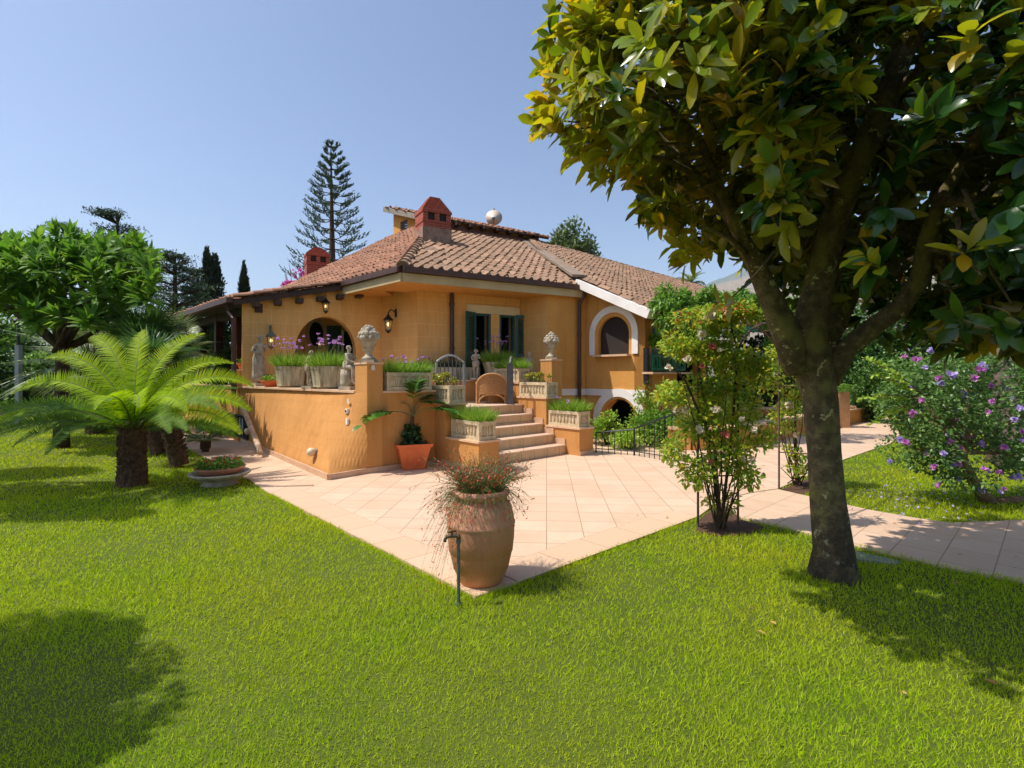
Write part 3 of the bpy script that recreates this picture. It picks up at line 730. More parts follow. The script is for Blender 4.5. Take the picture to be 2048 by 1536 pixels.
# attic storey
ad_ = (att_fr-att_fl); ad_.z = 0; ad_.normalize(); an_ = Vector((ad_.y, -ad_.x, 0))
afl = att_fl.copy(); afr = att_fr.copy(); zfr = P(892, 437, 18.0).z
abl = P(787, 470, 20.9); 
fb = MB(); base = 5.6
wall('attic_front_wall', afl, afr, [(0,5.8),((afr-afl).length,5.8),((afr-afl).length,zfr-.02),(0,zfr-.02)], (), .2, M['plain'])
lw = Vector((abl.x-afl.x, abl.y-afl.y, 0)); ll = lw.length
zab = P(768, 414, 21.0).z
wall('attic_side_wall', abl, afl, [(0,5.4),(ll,5.4),(ll,zfr-.03),(0,zab-.20)], [[(.55,7.15),(1.05,7.15),(1.05,7.75),(.55,7.75)]], .2, M['plain'])
mb = MB(); c = Z(abl-lw.normalized()*.8, 7.45); 
for k in range(6): mb.box(c+Vector((0,0,-.25+k*.1)), (.5,.03,.07), rz=math.atan2(lw.y,lw.x))
mb.build('attic_shutter', M['wood'], villa, world=True)
aR = [P(874, 436, 18.0), P(1098, 476, 19.95), P(1098,476,19.6)+Vector((-3.2,3.6,1.2)), P(768, 414, 21.0)]
aR[2] = aR[1]+(aR[3]-aR[0])
rD, _ = roof_plane('attic_roof', aR, (aR[1]-aR[0]), M['tile2'], tw=.22, th=.04)
caps('eave_tiles', aR[0]+Vector((0,0,.01)), aR[1]+Vector((0,0,.01)), M['tile2'], .08, .24)
mb = MB(); mb.beam(aR[0]+Vector((0,0,-.1)), aR[3]+Vector((0,0,-.1)), .08, .2); mb.build('barge_board', mat('grey_barge_board', srgb(150,140,128), srgb(120,112,102), 4, .8, .1), villa, world=True)
for k in range(7):
    a = afl+(afr-afl)*((k+.6)/7.2); z = zfr-.12-.0*k; a = Z(a, zfr-.14)
    mb = MB(); mb.beam(a-an_*.1, a+an_*.42, .14, .11); mb.build('rafter_end', M['wood'], villa, world=True)
mb = MB(); mb.beam(Z(afl+an_*.02, att_fl.z+.10), Z(afr+an_*.02, att_fr.z+.02), .06, .24); mb.build('flashing', mat('brown_red_flashing', srgb(128,72,58), srgb(100,56,46), 5, .7, .1), villa, world=True)
# chimneys
def chimney(c, w, h0, h1, name='chimney', sc=1.0):
    mb = MB(); rz = an; x, y, z = c
    mb.box((x,y,z+h0/2-.5), (w,w*.8,h0+1), rz=rz)
    for k in range(2): pass
    zt = z+h0; H = .22*sc
    for i in (-1,0,1):
        mb.box(Vector((x,y,zt+H/2))+d*(i*w*.42), (w*.17,w*.82,H), rz=rz)
        if i: mb.box(Vector((x,y,zt+H/2))+n*(i*w*.34)*1.0, (w*.98,w*.14,H), rz=rz) if 0 else None
    mb.box((x,y,zt+H/2), (w*.6,w*.5,H), rz=rz)
    st = 9; zz = zt+H
    mb.box((x,y,zz+.04), (w*1.06,w*.88,.08), rz=rz); zz += .08; hh = (h1-h0-H-.08)/st
    for i in range(st):
        k = 1-(i/(st-1))*.62; mb.box((x,y,zz+hh/2), (w*k,w*.8*(k*.75+.25),hh), rz=rz); zz += hh-.0005
    mb.box((x,y,zt-.04), (w*1.05,w*.85,.06), rz=rz)
    o = mb.build(name, M['brick_red'], villa, world=True)
    s = MB(); s.box((x,y,zt+H/2-.0), (w*.94,w*.72,H*.9), rz=rz); s.build('flue_opening', M['dark'], o, world=True)
    return o
ch = P(866, 470, 15.2); chz = onA(ch.x, ch.y)
chimney((ch.x, ch.y, chz-.15), .86, zat(ch, 447)-chz+.15, zat(ch, 398)-chz+.15)
mb = MB(); mb.box((ch.x, ch.y, chz+.06), (.9,.74,.5), rz=an); mb.build('chimney_footing', mat('stained_cement', srgb(170,134,116), srgb(120,90,76), 5, .9, .3), villa, world=True)
c2 = P(634, 540, 19.0); chimney((c2.x, c2.y, c2.z-.5), .80, zat(c2, 527)-c2.z+.5, zat(c2, 497)-c2.z+.5)
# satellite dish
dish = thing('satellite_dish', 'round off white satellite dish on the attic roof', 'satellite dish', P(988, 470, 21))
mb = MB(); c = P(988, 438, 21); prof = [(.0001,0),(.12,.012),(.22,.04),(.30,.08),(.345,.115)]
mb.lathe(prof, (0,0,0), 28); Rm = Matrix.Translation(c) @ Matrix.Rotation(math.radians(78), 4, 'X') @ Matrix.Rotation(.2, 4, 'Z')
mb.v = [tuple(Rm @ Vector(v)) for v in mb.v]
dm = mat('off_white_enamel', srgb(200,184,172), srgb(184,168,156), 3, .5, .05)
o = mb.build('reflector', dm, dish, smooth=True, world=True)
s = o.modifiers.new('thick', 'SOLIDIFY'); s.thickness = .012
mb = MB(); mb.tube([P(988,470,21), P(988,452,21), c+Vector((0,.06,0))], .025, 8); mb.tube([c+Vector((0,-.02,-.33)), c+Vector((0,-.42,-.12))], .012, 6); mb.box(c+Vector((0,-.42,-.10)), (.12,.1,.07)); mb.build('mast_arm', M['ironlight'], dish, world=True)
fin = MB(); fin.lathe([(.05,0),(.06,.04),(.02,.07),(.045,.11),(.02,.15),(.001,.2)], P(988,424,21.3), 10); fin.build('finial', M['clay'], villa, world=True, smooth=True)
# downpipes
def pipe(name, pts, r, m, parent, collars=()):
    mb = MB(); mb.tube(pts, r, 10)
    for z in collars:
        p = Vector(pts[-1]); mb.lathe([(r*1.25,-.03),(r*1.25,.03)], (p.x, p.y, z), 12)
    return mb.build(name, m, parent, smooth=False, world=True)
pp = meet(C1+n*.09, d, 904); gp = E0+n*.03+d*((pp-E0).dot(d))
pipe('downpipe', [Z(pp, 3.76), Z(pp, .93)], .055, M['pipe'], villa, (3.3, 2.2, 2.0))
pe = meet(Ep+n*.1, d, 1159); pipe('downpipe', [Z(meet(E0+n*.05,d,1169), 3.75), Z(meet(E0+n*.05,d,1168), 3.62), Z(pe, 3.42), Z(pe, 3.2), Z(pe, .2)], .05, M['pipe'], villa, (2.6, 1.3))
pl = TL+Vector((-.10,-.16,0))
pipe('downpipe', [Z(G0+gd*.35+Vector((-.05,-.05,0)), 3.22), Z(G0+gd*.35+Vector((0,0,0)), 3.02), Z(pl, 2.85), Z(pl, 2.6), Z(pl, 1.1)], .05, M['pipe'], villa, (2.2, 1.3))
# ---------------------------------------------------------------- terrace, steps
TZ = .93
ter = thing('raised_terrace', 'ochre raised terrace with stone steps, stepped parapets and pillars in front of the villa', 'terrace', (0.6, 9.6, 0))
B0 = Vector((-6.28,11.77,0)); Bc = G(657, 960); Bp = O0.copy()
# leaning left wall: straight top, base kicked out at the corner
Tm = P(657, 780.5, 8.97); Tm.z = 0
wA = MB()
def ruled(mb, bots, tops, z0, z1, nz_=8, sub=10):
    vs = []; uvs = []; acc = 0; B_ = []; T_ = []
    for i in range(len(bots)-1):
        for k in range(sub):
            f = k/sub; B_.append(bots[i].lerp(bots[i+1], f)); T_.append(tops[i].lerp(tops[i+1], f))
    B_.append(bots[-1]); T_.append(tops[-1]); m = len(B_); S = [0]
    for i in range(m-1): S.append(S[-1]+(B_[i+1]-B_[i]).length)
    for i in range(m):
        for j in range(nz_+1):
            f = j/nz_; p = B_[i].lerp(T_[i], f); vs.append((p.x, p.y, z0+(z1-z0)*f)); 
    fs = []; uv = []
    for i in range(m-1):
        for j in range(nz_):
            a = i*(nz_+1)+j; c = a+nz_+1; fs.append([a, c, c+1, a+1])
            h0 = z0+(z1-z0)*j/nz_; h1 = z0+(z1-z0)*(j+1)/nz_; uv.append([(S[i],h0),(S[i+1],h0),(S[i+1],h1),(S[i],h1)])
    mb.add(vs, fs, uv)
PL = UV(0, .42)
T1 = UV(0,.0)
topz = 1.255
ruled(wA, [B0, Bc, Bp], [B0, Tm, Bp], -.05, topz)
back = [B0+Vector((.32,.2,0)), Tm+Vector((.3,.28,0)), UV(.25,.3)]
vs = [Z(B0, topz), Z(Tm, topz), Z(Bp, topz), Z(back[2], topz), Z(back[1], topz), Z(back[0], topz)]
wA.add(vs, [[0,1,4,5],[1,2,3,4]]); wA.add([Z(back[0], topz), Z(back[1], topz), Z(back[2], topz), Z(back[2], TZ), Z(back[1], TZ), Z(back[0], TZ)], [[0,1,4,5],[1,2,3,4]])
wA.build('left_parapet', M['stucco'], ter, world=True)
def coping(name, poly, z, th=.035, m=M['coping'], parent=ter):
    mb = MB(); mb.prism(poly, z, z+th); return mb.build(name, m, parent, world=True)
nl = Vector((-.7,-.7,0))
coping('coping', [(B0+nl*.06).xy, (Tm+nl*.06).xy, (UV(0,.42)+nl*.02).xy, (UV(.3,.42)).xy, (back[1]+Vector((.02,.02,0))).xy, (back[0]+Vector((.02,.02,0))).xy], topz+.001)
# skirting
def skirt(pts, h=.085, out=.012, name='skirting'):
    mb = MB()
    for a, b in zip(pts[:-1], pts[1:]):
        a = Vector(a); b = Vector(b); dd = (b-a).normalized(); nn = Vector((dd.y, -dd.x, 0))
        mb.beam(Z(a+nn*.004, h/2), Z(b+nn*.004, h/2), .024+out, h)
    return mb.build(name, M['skirt'], ter, world=True)
skirt([B0, Bc, Bp, UV(1.3, 0)])
# far part of the left wall beyond the pipe
Bf = B0+(B0-Bc).normalized()*0+Vector((-5.0,5.3,0))
fw_out = [(0,-.05),((Bf-B0).length,-.05),((Bf-B0).length,1.25),(0,1.25)]
mb = MB(); wall('x', Bf, B0, fw_out, (), .3, out=mb); mb.build('left_parapet', M['stucco'], ter, world=True)
dfw = (Bf-B0).normalized(); nfw = Vector((dfw.y,-dfw.x,0)); nfw = nfw if nfw.y < 0 else -nfw
coping('coping', [(B0+nfw*.04).xy, (Bf+nfw*.04).xy, (Bf-nfw*.33).xy, (B0-nfw*.33).xy], 1.251)
mb = MB(); c = B0+dfw*.35-nfw*.12; mb.box(Z(c, .82), (.34,.30,1.66), rz=math.atan2(dfw.y, dfw.x)); mb.build('pier', M['stucco'], ter, world=True)
coping('coping', [(c+Vector(q)).xy for q in ((-.2,-.2,0),(.2,-.2,0),(.2,.2,0),(-.2,.2,0))], 1.652)
# pillar one
def pillar(u0, v0, w, dpt, zt, m=M['stucco'], z0=-.05, cop=True):
    mb = MB(); poly = [UV(u0,v0).xy, UV(u0+w,v0).xy, UV(u0+w,v0+dpt).xy, UV(u0,v0+dpt).xy]; mb.prism(poly, z0, zt); mb.build('pillar', m, ter, world=True)
    if cop: e = .012; coping('pillar_cap', [UV(u0-e,v0-e).xy, UV(u0+w+e,v0-e).xy, UV(u0+w+e,v0+dpt+e).xy, UV(u0-e,v0+dpt+e).xy], zt+.001, .03)
pillar(0, -.002, .27, .42, 1.72)
# front parapet from the pillar to the stair
def blk(name, u0, u1, v0, v1, z1, z0=-.05, m=M['stucco']):
    mb = MB(); mb.prism([UV(u0,v0).xy, UV(u1,v0).xy, UV(u1,v1).xy, UV(u0,v1).xy], z0, z1); return mb.build(name, m, ter, world=True)
def cop(u0, u1, v0, v1, z, e=.025, name='coping'):
    coping(name, [UV(u0-e,v0-e).xy, UV(u1+e,v0-e).xy, UV(u1+e,v1+e).xy, UV(u0-e,v1+e).xy], z+.001)
blk('front_parapet', .272, 1.298, .03, .36, topz); cop(.29, 1.28, .03, .36, topz)
blk('stair_pedestal', 1.3, 1.72, -1.18, -.31, .465); cop(1.3, 1.72, -1.18, -.335, .465)
blk('stair_pedestal', 1.3, 1.72, -.309, .50, 1.03); cop(1.3, 1.72, -.309, .50, 1.03)
skirt([UV(1.3,.03), UV(1.3,-1.18), UV(1.72,-1.18)])
blk('stair_pedestal', 3.78, 4.2, -1.18, -.31, .50); cop(3.78, 4.2, -1.18, -.335, .50)
blk('stair_pedestal', 3.78, 4.2, -.309, .55, 1.06); cop(3.78, 4.2, -.309, .52, 1.06)
skirt([UV(3.78,-1.18), UV(4.2,-1.18), UV(4.2,.2)])
blk('gate_block', 3.85, 4.35, .555, 1.6, 1.36); cop(3.85, 4.35, .58, 1.58, 1.36)
blk('front_parapet', 4.203, 4.9, .30, .60, 1.0)
pillar(4.5, .2, .34, .34, 1.87)
# floor
mb = MB(); fl = [UV(.02,.2).xy, UV(1.72,.2).xy, UV(1.72,.37).xy, UV(3.78,.37).xy, UV(4.9,.37).xy, UV(4.9,2.9).xy, (C2+n*.0).xy, (C1).xy, (C0).xy, TL.xy, (B0+Vector((.1,.1,0))).xy, (Tm+Vector((.14,.14,0))).xy]
mb.prism(fl, -.05, TZ-.035); mb.build('terrace_core', M['stucco'], ter, world=True)
mb = MB(); mb.prism(fl, TZ-.034, TZ); mb.build('terrace_floor', M['step'], ter, world=True)
# steps
sm = MB(); rs = TZ/5; tv = [-.83, -.53, -.23, .07, .37]
M['riser'] = stuccomat('stair_riser_stone', srgb(210,180,140), srgb(196,164,124), srgb(120,92,66), bw=.34, bh=.6, joint=.7, rel=1)
for i in range(5):
    z1 = rs*(i+1)-.03; v1 = .60
    mb = MB(); mb.prism([UV(1.722,tv[i]).xy, UV(3.778,tv[i]).xy, UV(3.778,tv[i]+(.32 if i<4 else .1)).xy, UV(1.722,tv[i]+(.32 if i<4 else .1)).xy], -.05 if i == 0 else rs*i-.12, z1)
    st = mb.build('stair_riser', M['riser'], ter, world=True)
    if i < 4:
        mb = MB(); mb.prism([UV(1.722,tv[i]-.022).xy, UV(3.778,tv[i]-.022).xy, UV(3.778,tv[i]+.32).xy, UV(1.722,tv[i]+.32).xy], z1+.001, z1+.03); mb.build('stair_tread', M['step'], ter, world=True)
    else:
        mb = MB(); mb.prism([UV(1.722,tv[i]-.022).xy, UV(3.778,tv[i]-.022).xy, UV(3.778,tv[i]-.001).xy, UV(1.722,tv[i]-.001).xy], z1+.001, z1+.03); mb.build('stair_tread', M['step'], ter, world=True)
    for uu in (3.768,):
        if i < 4:
            mb = MB(); mb.prism([UV(uu-.012,tv[i]+.0).xy, UV(uu+.01,tv[i]+.0).xy, UV(uu+.01,tv[i]+.30).xy, UV(uu-.012,tv[i]+.30).xy], z1+.032, z1+.14); mb.build('stair_skirting', M['skirt'], ter, world=True)
# low wall in front of the window
lw0 = UV(1.9, 3.3); lwz = 1.40
a = P(905, 760, 11.75); b = P(1045, 762, 12.4)
a.z = b.z = 0
mb = MB(); dd = (b-a).normalized(); nn = Vector((dd.y,-dd.x,0))
mb.beam(Z((a-dd*.9)-nn*.2, (TZ+lwz)/2), Z(b-nn*.2, (TZ+lwz)/2), .4, lwz-TZ); mb.build('inner_parapet', M['stucco'], ter, world=True)
mb = MB(); mb.beam(Z((a-dd*.92)-nn*.2, lwz+.018), Z(b+dd*.02-nn*.2, lwz+.018), .45, .034); mb.build('coping', M['coping'], ter, world=True)
# worn plaster patches
pm = mat('bare_white_plaster', srgb(228,212,196), srgb(206,190,176), 14, .9, .4)
def patch(c, r, nn, tt, name='bare_plaster_patch'):
    mb = MB(); K = 14; rr = [r*(.7+.5*random.random()) for _ in range(K)]
    vs = [c+nn*.004]+[c+nn*.004+tt*math.cos(2*PI*k/K)*rr[k]*.8+Vector((0,0,math.sin(2*PI*k/K)*rr[k])) for k in range(K)]
    mb.add(vs, [[0, 1+k, 1+(k+1) % K] for k in range(K)]); mb.build(name, pm, ter, world=True)
def lean(px, z):      # point on the leaning left wall between corner and pillar, at sight column px and height z
    f = (z+.05)/(topz+.05); best = None
    c0 = Bc.lerp(Tm, f); 
    for a_, b_ in ((B0, c0), (c0, Bp)):
        t = col(px, Z(a_,0), (b_-a_)); 
        if 0 <= t <= 1: return Z(a_+(b_-a_)*t, z)
    return Z(Bp, z)
lp = lean(701, 1.12); patch(lp+Vector((-.03,-.03,0)), .055, nl, Vector((.7,-.7,0)))
patch(UV(.10,-.002,1.66)-V*.004, .05, -V, U)
# wall fittings on the leaning wall
def fitting(px, z): return lean(px, z)
th = thing('wall_switch_box', 'small white switch box with grey button on the ochre terrace wall beside the pillar', 'switch box', fitting(696, .96)+nl*.02)
mb = MB(); mb.box((0,0,0), (.07,.035,.075), rz=-PI/4); mb.build('casing', M['white'], th); mb = MB(); mb.box(nl*.022, (.03,.01,.04), rz=-PI/4); mb.build('button', M['ironlight'], th)
th = thing('wall_switch_box', 'narrow blank white cover plate under the switch box on the terrace wall', 'switch box', fitting(697, .80)+nl*.02)
mb = MB(); mb.box((0,0,0), (.055,.03,.10), rz=-PI/4); mb.build('casing', M['white'], th)
# ball lamps
def balllamp(px, py, label):
    z = 1.55-(py-750)/F*7.9; w = lean(px, z)
    if px < 550: 
        w = Z(B0.lerp(Bc.lerp(Tm, (z+.05)/1.3), 0), z); c0 = Bc.lerp(Tm, (z+.05)/1.3); t = col(px, B0, c0-B0); w = Z(B0+(c0-B0)*t, z); w.z = EYE-(py-HZ)/F*w.y
    t_ = thing('wall_lamp', label, 'wall lamp', w, 0, 'round wall lamps on the terrace wall')
    mb = MB(); mb.lathe([(.05,0),(.05,.02),(.03,.03)], (0,0,0), 14); mb.v = [tuple(Matrix.Rotation(0,3,'Z') @ (nl*v[2]+Vector((.7,-.7,0))*v[0]+Vector((0,0,1))*v[1])) for v in mb.v]; mb.build('mount', M['steel'], t_)
    mb = MB(); mb.ball(nl*.09, .072, 18, 12); mb.build('globe', mat('frosted_lamp_globe', srgb(226,206,176), srgb(206,184,152), 5, .35, .02) if 'frosted_lamp_globe' not in bpy.data.materials else bpy.data.materials['frosted_lamp_globe'], t_, smooth=True)
balllamp(633, 910, 'round globe lamp low on the ochre terrace wall near its corner')
balllamp(504, 862, 'round globe lamp on the terrace wall right behind the slanting drain pipe')
# slanting drain pipe
dpA = Z(pl, 1.12); dpB = G(519, 905); wdir = (Bc-B0).normalized()
q1 = Z(B0+wdir*.25+nl*.10, 1.0); q2 = P(517, 893, 9.55); q3 = P(521, 906, 9.5)
t_ = thing('drain_pipe', 'slanting white and brown drain pipe leaning along the terrace wall down to the path', 'drain pipe', q3)
mb = MB(); mb.tube([q1, q2, q3], .05, 12); mb.build('pipe', mat('weathered_white_pipe', srgb(206,180,152), srgb(150,112,86), 7, .6, .15), t_, world=True)
# iron vent grille
gz0, gz1 = .12, .62; g0 = meet(B0, (Bc-B0).normalized(), 498); dg = (B0-Bc).normalized()
g1p = (-(B0-Bc)).normalized()
t_ = thing('window_grille', 'black wrought iron basement grille with scrolled diamonds low in the left terrace wall', 'grille', Z(g0+nl*.05, gz0))
gg = g0+dg*.05; L = 1.15 if True else 0
gdir = dfw
sC = B0+wdir*.0
g0 = B0+wdir*.95+nl*.035; L = 1.5
# runs on both sides of the corner behind the pipe
A_ = P(497, 893, 10.6); 
gA = Z(B0.lerp(Bc, .28)+nl*.06, 0); gB = Z(B0+dfw*.45+nfw*.03, 0)
tA = col(497, B0, Bc-B0); tB = col(441, B0, dfw)
gA = B0+(Bc-B0)*max(.02, tA)+nl*.035; gB = B0+dfw*tB+nfw*.035
def gbar(a, b, r=.008): gm.tube([a, b], r, 6)
gm = MB(); 
for (s_, e_) in ((gA, B0+(nl+nfw).normalized()*.05), (B0+(nl+nfw).normalized()*.05, gB)):
    Lg = (e_-s_).length; k = int(Lg/.065)
    for z in (gz0, gz1): gbar(Z(s_, z), Z(e_, z), .014)
    for i in range(k+1): gbar(Z(s_.lerp(e_, i/max(1,k)), gz0), Z(s_.lerp(e_, i/max(1,k)), gz1))
gm.build('bars', M['iron'], t_, world=True)
gm = MB()
for f in (.45, .8):
    c = Z(gA.lerp(B0+nl*.05, f)+nl*.02, .37); dd = (B0-gA).normalized()
    for s in (1,-1):
        gm.tube([c+Vector((0,0,.2)), c+dd*s*.07, c-Vector((0,0,.2))], .012, 6)
        gm.tube([c+dd*s*.05*math.cos(a_)*(1-a_/9)+Vector((0,0,.05*math.sin(a_)*(1-a_/9))) for a_ in [k*.5 for k in range(14)]], .008, 5)
gm.build('ornament', M['steel'], t_, world=True)
gm = MB(); gm.add([Z(gA-nl*.03, gz0), Z(B0+(nl+nfw).normalized()*.012, gz0), Z(B0+(nl+nfw).normalized()*.012, gz1), Z(gA-nl*.03, gz1)], [[0,1,2,3]])
gm.add([Z(B0+(nl+nfw).normalized()*.012, gz0), Z(gB-nfw*.025, gz0), Z(gB-nfw*.025, gz1), Z(B0+(nl+nfw).normalized()*.012, gz1)], [[0,1,2,3]])
gm.build('vent_opening', M['dark'], t_, world=True)
# ---------------------------------------------------------------- planters and their plants
GR_ = [srgb(120,160,44), srgb(146,182,54), srgb(98,140,38), srgb(164,192,70)]
M['tuft'] = leafmat('society_garlic_leaves', GR_, rough=.5, trans=.45)
M['succ'] = leafmat('yellow_succulent_leaves', [srgb(176,170,44), srgb(150,156,48), srgb(196,182,60), srgb(120,136,44)], rough=.4, trans=.3)
M['lilac'] = leafmat('lilac_flowers', [srgb(206,150,214), srgb(222,172,226), srgb(190,132,204)], rough=.6, trans=.4)
M['leaf'] = leafmat('fresh_green_leaves', [srgb(90,136,40), srgb(116,160,48), srgb(68,112,34), srgb(142,178,60)], rough=.4, trans=.42)
M['leafdk'] = leafmat('dark_green_leaves', [srgb(38,66,30), srgb(52,84,36), srgb(30,54,26), srgb(66,98,42)], rough=.45, trans=.25)
def tufts(name, parent, cx, cy, lx, ly, z, n=700, L=.22, m=None, spread=.85, wd=.009, rz=0.0):
    x = RNG.uniform(-lx/2, lx/2, n); y = RNG.uniform(-ly/2, ly/2, n)
    dx = x/(lx/2)*spread+RNG.normal(0,.25,n); dy = y/(ly/2)*spread+RNG.normal(0,.25,n)
    pos = np.stack([cx+x, cy+y, np.full(n, z)], 1); dirs = np.stack([dx, dy, np.ones(n)], 1)
    ups = rdir(n); Ln = L*RNG.uniform(.35,1.15,n)
    return leafmesh(name, pos, dirs, ups, Ln, wd*RNG.uniform(.7,1.2,n), 'blade', m or M['tuft'], parent, curl=RNG.uniform(-.45,.45,n), world=False)
def flowers(parent, n, lx, ly, z, H=.42, spread=.3, name='flower_heads'):
    st = MB(); pos = []; dr = []
    for i in range(n):
        a = Vector((random.uniform(-lx/2, lx/2), random.uniform(-ly/2, ly/2), z)); h = H*random.uniform(.65, 1.1)
        b = a+Vector((random.gauss(0,spread*.35), random.gauss(0,spread*.35), h)); mid = a.lerp(b,.5)+Vector((random.gauss(0,.01),random.gauss(0,.01),0))
        st.tube([a, mid, b], .0028, 4, cap=False)
        pos = [tuple(b)]*12; dr = [(random.gauss(0,1), random.gauss(0,1), abs(random.gauss(.5,.6))) for k in range(12)]
        leafmesh('flower_head', np.array(pos), np.array(dr), rdir(12), .044*RNG.uniform(.7,1.2,12), .022, 'oval', M['lilac'], parent, world=False)
    st.build('flower_stems', M['stem'], parent)
def relief_planter(label, loc, rz, kind='grass', L=.80, D=.33, H=.30, fl=0):
    """carved cast stone trough; origin at the base centre, long side along local x"""
    t = thing('carved_planter', label, 'planter', loc, rz, 'carved stone trough planters on the terrace')
    mb = MB(); w = .025
    mb.box((0,0,.03), (L+.01,D+.01,.06)); 
    for s in (-1,1):
        mb.box((0,s*(D/2-.034),H/2+.03), (L-.06,w*.8,H-.062)); mb.box((s*(L/2-.034),0,H/2+.03), (w*.8,D-.09,H-.062))
        mb.box((0,s*(D/2-.02),H-.03), (L+.012,.05,.06)); mb.box((s*(L/2-.02),0,H-.03), (.05,D-.092,.06))
        for q in (-1,1): mb.box((s*(L/2-.025),q*(D/2-.025),H/2), (.056,.056,H-.122))
    mb.build('trough', M['stone2'], t)
    nfig = int((L-.16)/.085)
    for s in (-1,1):
        rl = MB()
        for i in range(nfig):
            x = -L/2+.1+(i+.5)*(L-.2)/nfig; y = s*(D/2-.016)
            h = .11+random.uniform(-.02,.02)
            rl.tube([(x+random.uniform(-.02,.02), y, .075), (x, y, .075+h*.5), (x+random.uniform(-.01,.01), y, .075+h)], [.017,.021,.015], 6); rl.ball((x, y, .075+h+.017), .019, 6, 4)
            rl.tube([(x-.02, y, .075+h*.4), (x+.008, y, .075+h*.85)], .007, 5); rl.tube([(x+.012, y, .075+h*.85), (x+.034, y, .075+h*random.uniform(.4,.9))], .007, 5)
        rl.build('carved_relief', M['stone2'], t); rl = MB()
        for i in range(3):
            y = -D/2+.085+(i+.5)*(D-.17)/3; x = s*(L/2-.016); h = .115
            rl.tube([(x, y, .075), (x, y, .075+h)], [.012,.016], 6); rl.ball((x, y, .2), .015, 6, 4); rl.tube([(x, y-.02, .12), (x, y+.02, .17)], .007, 5)
        rl.build('carved_relief', M['stone2'], t)
    s = MB(); s.box((0,0,H-.05), (L-.07,D-.07,.04)); s.build('soil', M['soil'], t)
    if kind == 'grass':
        tufts('foliage', t, 0, 0, L-.10, D-.1, H-.04, 1500, .31, wd=.010)
    else:
        pos = []; dr = []; sm = MB()
        for i in range(30):
            a = Vector((random.uniform(-L/2+.06, L/2-.06), random.uniform(-.1,.1), H-.04)); b = a+Vector((random.gauss(0,.05), random.gauss(0,.05), random.uniform(.08,.24)))
            sm.tube([a, b], .007, 5)
            for k in range(13):
                pos.append(b+Vector((0,0,random.uniform(-.02,.01)))); an_ = random.uniform(0,2*PI); dr.append(Vector((math.cos(an_), math.sin(an_), random.uniform(.1,1.4))))
        sm.build('stems', M['stem'], t); n_ = len(pos)
        leafmesh('foliage', np.array(pos), np.array(dr), rdir(n_), .062*RNG.uniform(.7,1.2,n_), .03, 'oval', M['succ'], t, world=False)
    if fl: flowers(t, fl, L*.8, D*.6, H, .26)
    return t
aU = math.atan2(U.y, U.x); aV = math.atan2(V.y, V.x)
relief_planter('carved stone trough with grassy leaves on the lowest left pedestal beside the steps', UV(1.52,-.755,.502), aV+math.radians(-3))
relief_planter('carved stone trough of yellow succulents on the tall pedestal left of the steps', UV(1.52,.08,1.067), aV, 'succ')
relief_planter('carved stone trough with lilac flowers on the front parapet next to the left pillar', UV(.80,.20,1.292), aU, fl=12, L=.86)
relief_planter('carved stone trough with grassy leaves on the low right pedestal at the stair foot', UV(3.99,-.73,.537), aV, fl=3)
relief_planter('carved stone trough of yellow succulents on the tall pedestal right of the steps', UV(3.99,.12,1.097), aV, 'succ')
relief_planter('carved stone trough with grassy leaves on the block behind the open gate post', UV(4.12,1.08,1.397), aV)

def octa_planter(label, loc, rz, W_=.62, H=.46, fl=10, taper=.86, name='octagonal_planter', group='large fluted stone pots'):
    t = thing(name, label, 'planter', loc, rz, group)
    mb = MB(); R = W_/2/math.cos(PI/8)
    def sq(r, z): return (r, z)
    mb.lathe([(R*taper*.8,.0),(R*taper*.8,.03),(R*taper,.035),(R*taper*1.0,.07),(R*.97,H-.06),(R,H-.055),(R*1.01,H),(R*.9,H),(R*.86,H-.05)], (0,0,0), 8, rot=PI/8)
    mb.build('pot', M['streak'], t)
    s = MB(); s.lathe([(R*.88,H-.06),(.001,H-.055)], (0,0,0), 8, rot=PI/8); s.build('soil', M['soil'], t)
    n = 1500; r = W_*.46*np.sqrt(RNG.uniform(0,1,n)); a = RNG.uniform(0,2*PI,n)
    pos = np.stack([r*np.cos(a), r*np.sin(a), np.full(n,H-.05)], 1); k = r/(W_*.46)
    dirs = np.stack([np.cos(a)*k*.75+RNG.normal(0,.22,n), np.sin(a)*k*.75+RNG.normal(0,.22,n), np.ones(n)], 1)
    leafmesh('foliage', pos, dirs, rdir(n), .35*RNG.uniform(.35,1.15,n), .011, 'blade', M['tuft'], t, curl=RNG.uniform(-.45,.45,n), world=False)
    if fl: flowers(t, fl, W_*.7, W_*.7, H, .56, .35)
    return t
m, t, p, _ = newmat('streaked_cast_stone'); oc = objco(t); mp = t.nodes.new('ShaderNodeMapping'); mp.inputs['Scale'].default_value = (16,16,1.6); t.links.new(oc, mp.inputs[0])
n_ = nz(t, 1.0, 5, .6, mp.outputs[0]); n2_ = nz(t, 4, 5, .6, oc)
c = ramp(t, n_.outputs['Fac'], [(.36, srgb(122,112,84)), (.5, srgb(186,174,146)), (.62, srgb(208,196,168))]).outputs[0]
c = mix(t, mul(t, n2_.outputs['Fac'], .5), c, srgb(150,134,98)); t.links.new(c, p.inputs['Base Color']); p.inputs['Roughness'].default_value = .9; bump(t, p, n_.outputs['Fac'], .3, .01)
M['streak'] = m
def onpar(px, off=.12):       # spot on top of the left parapet
    w = Vector((.707,.707,0))*off; b0 = B0+w; tm = Tm+w; tt = col(px, b0, tm-b0)
    if tt <= 1: p_ = b0+(tm-b0)*tt
    else:
        e = UV(0,.42)+w; tt = col(px, tm, e-tm); p_ = tm+(e-tm)*tt
    return Z(p_, topz+.037)
octa_planter('fluted stone pot of lilac flowering grass near the left end of the parapet', onpar(581, .26), math.radians(10), .56, .44, 26)
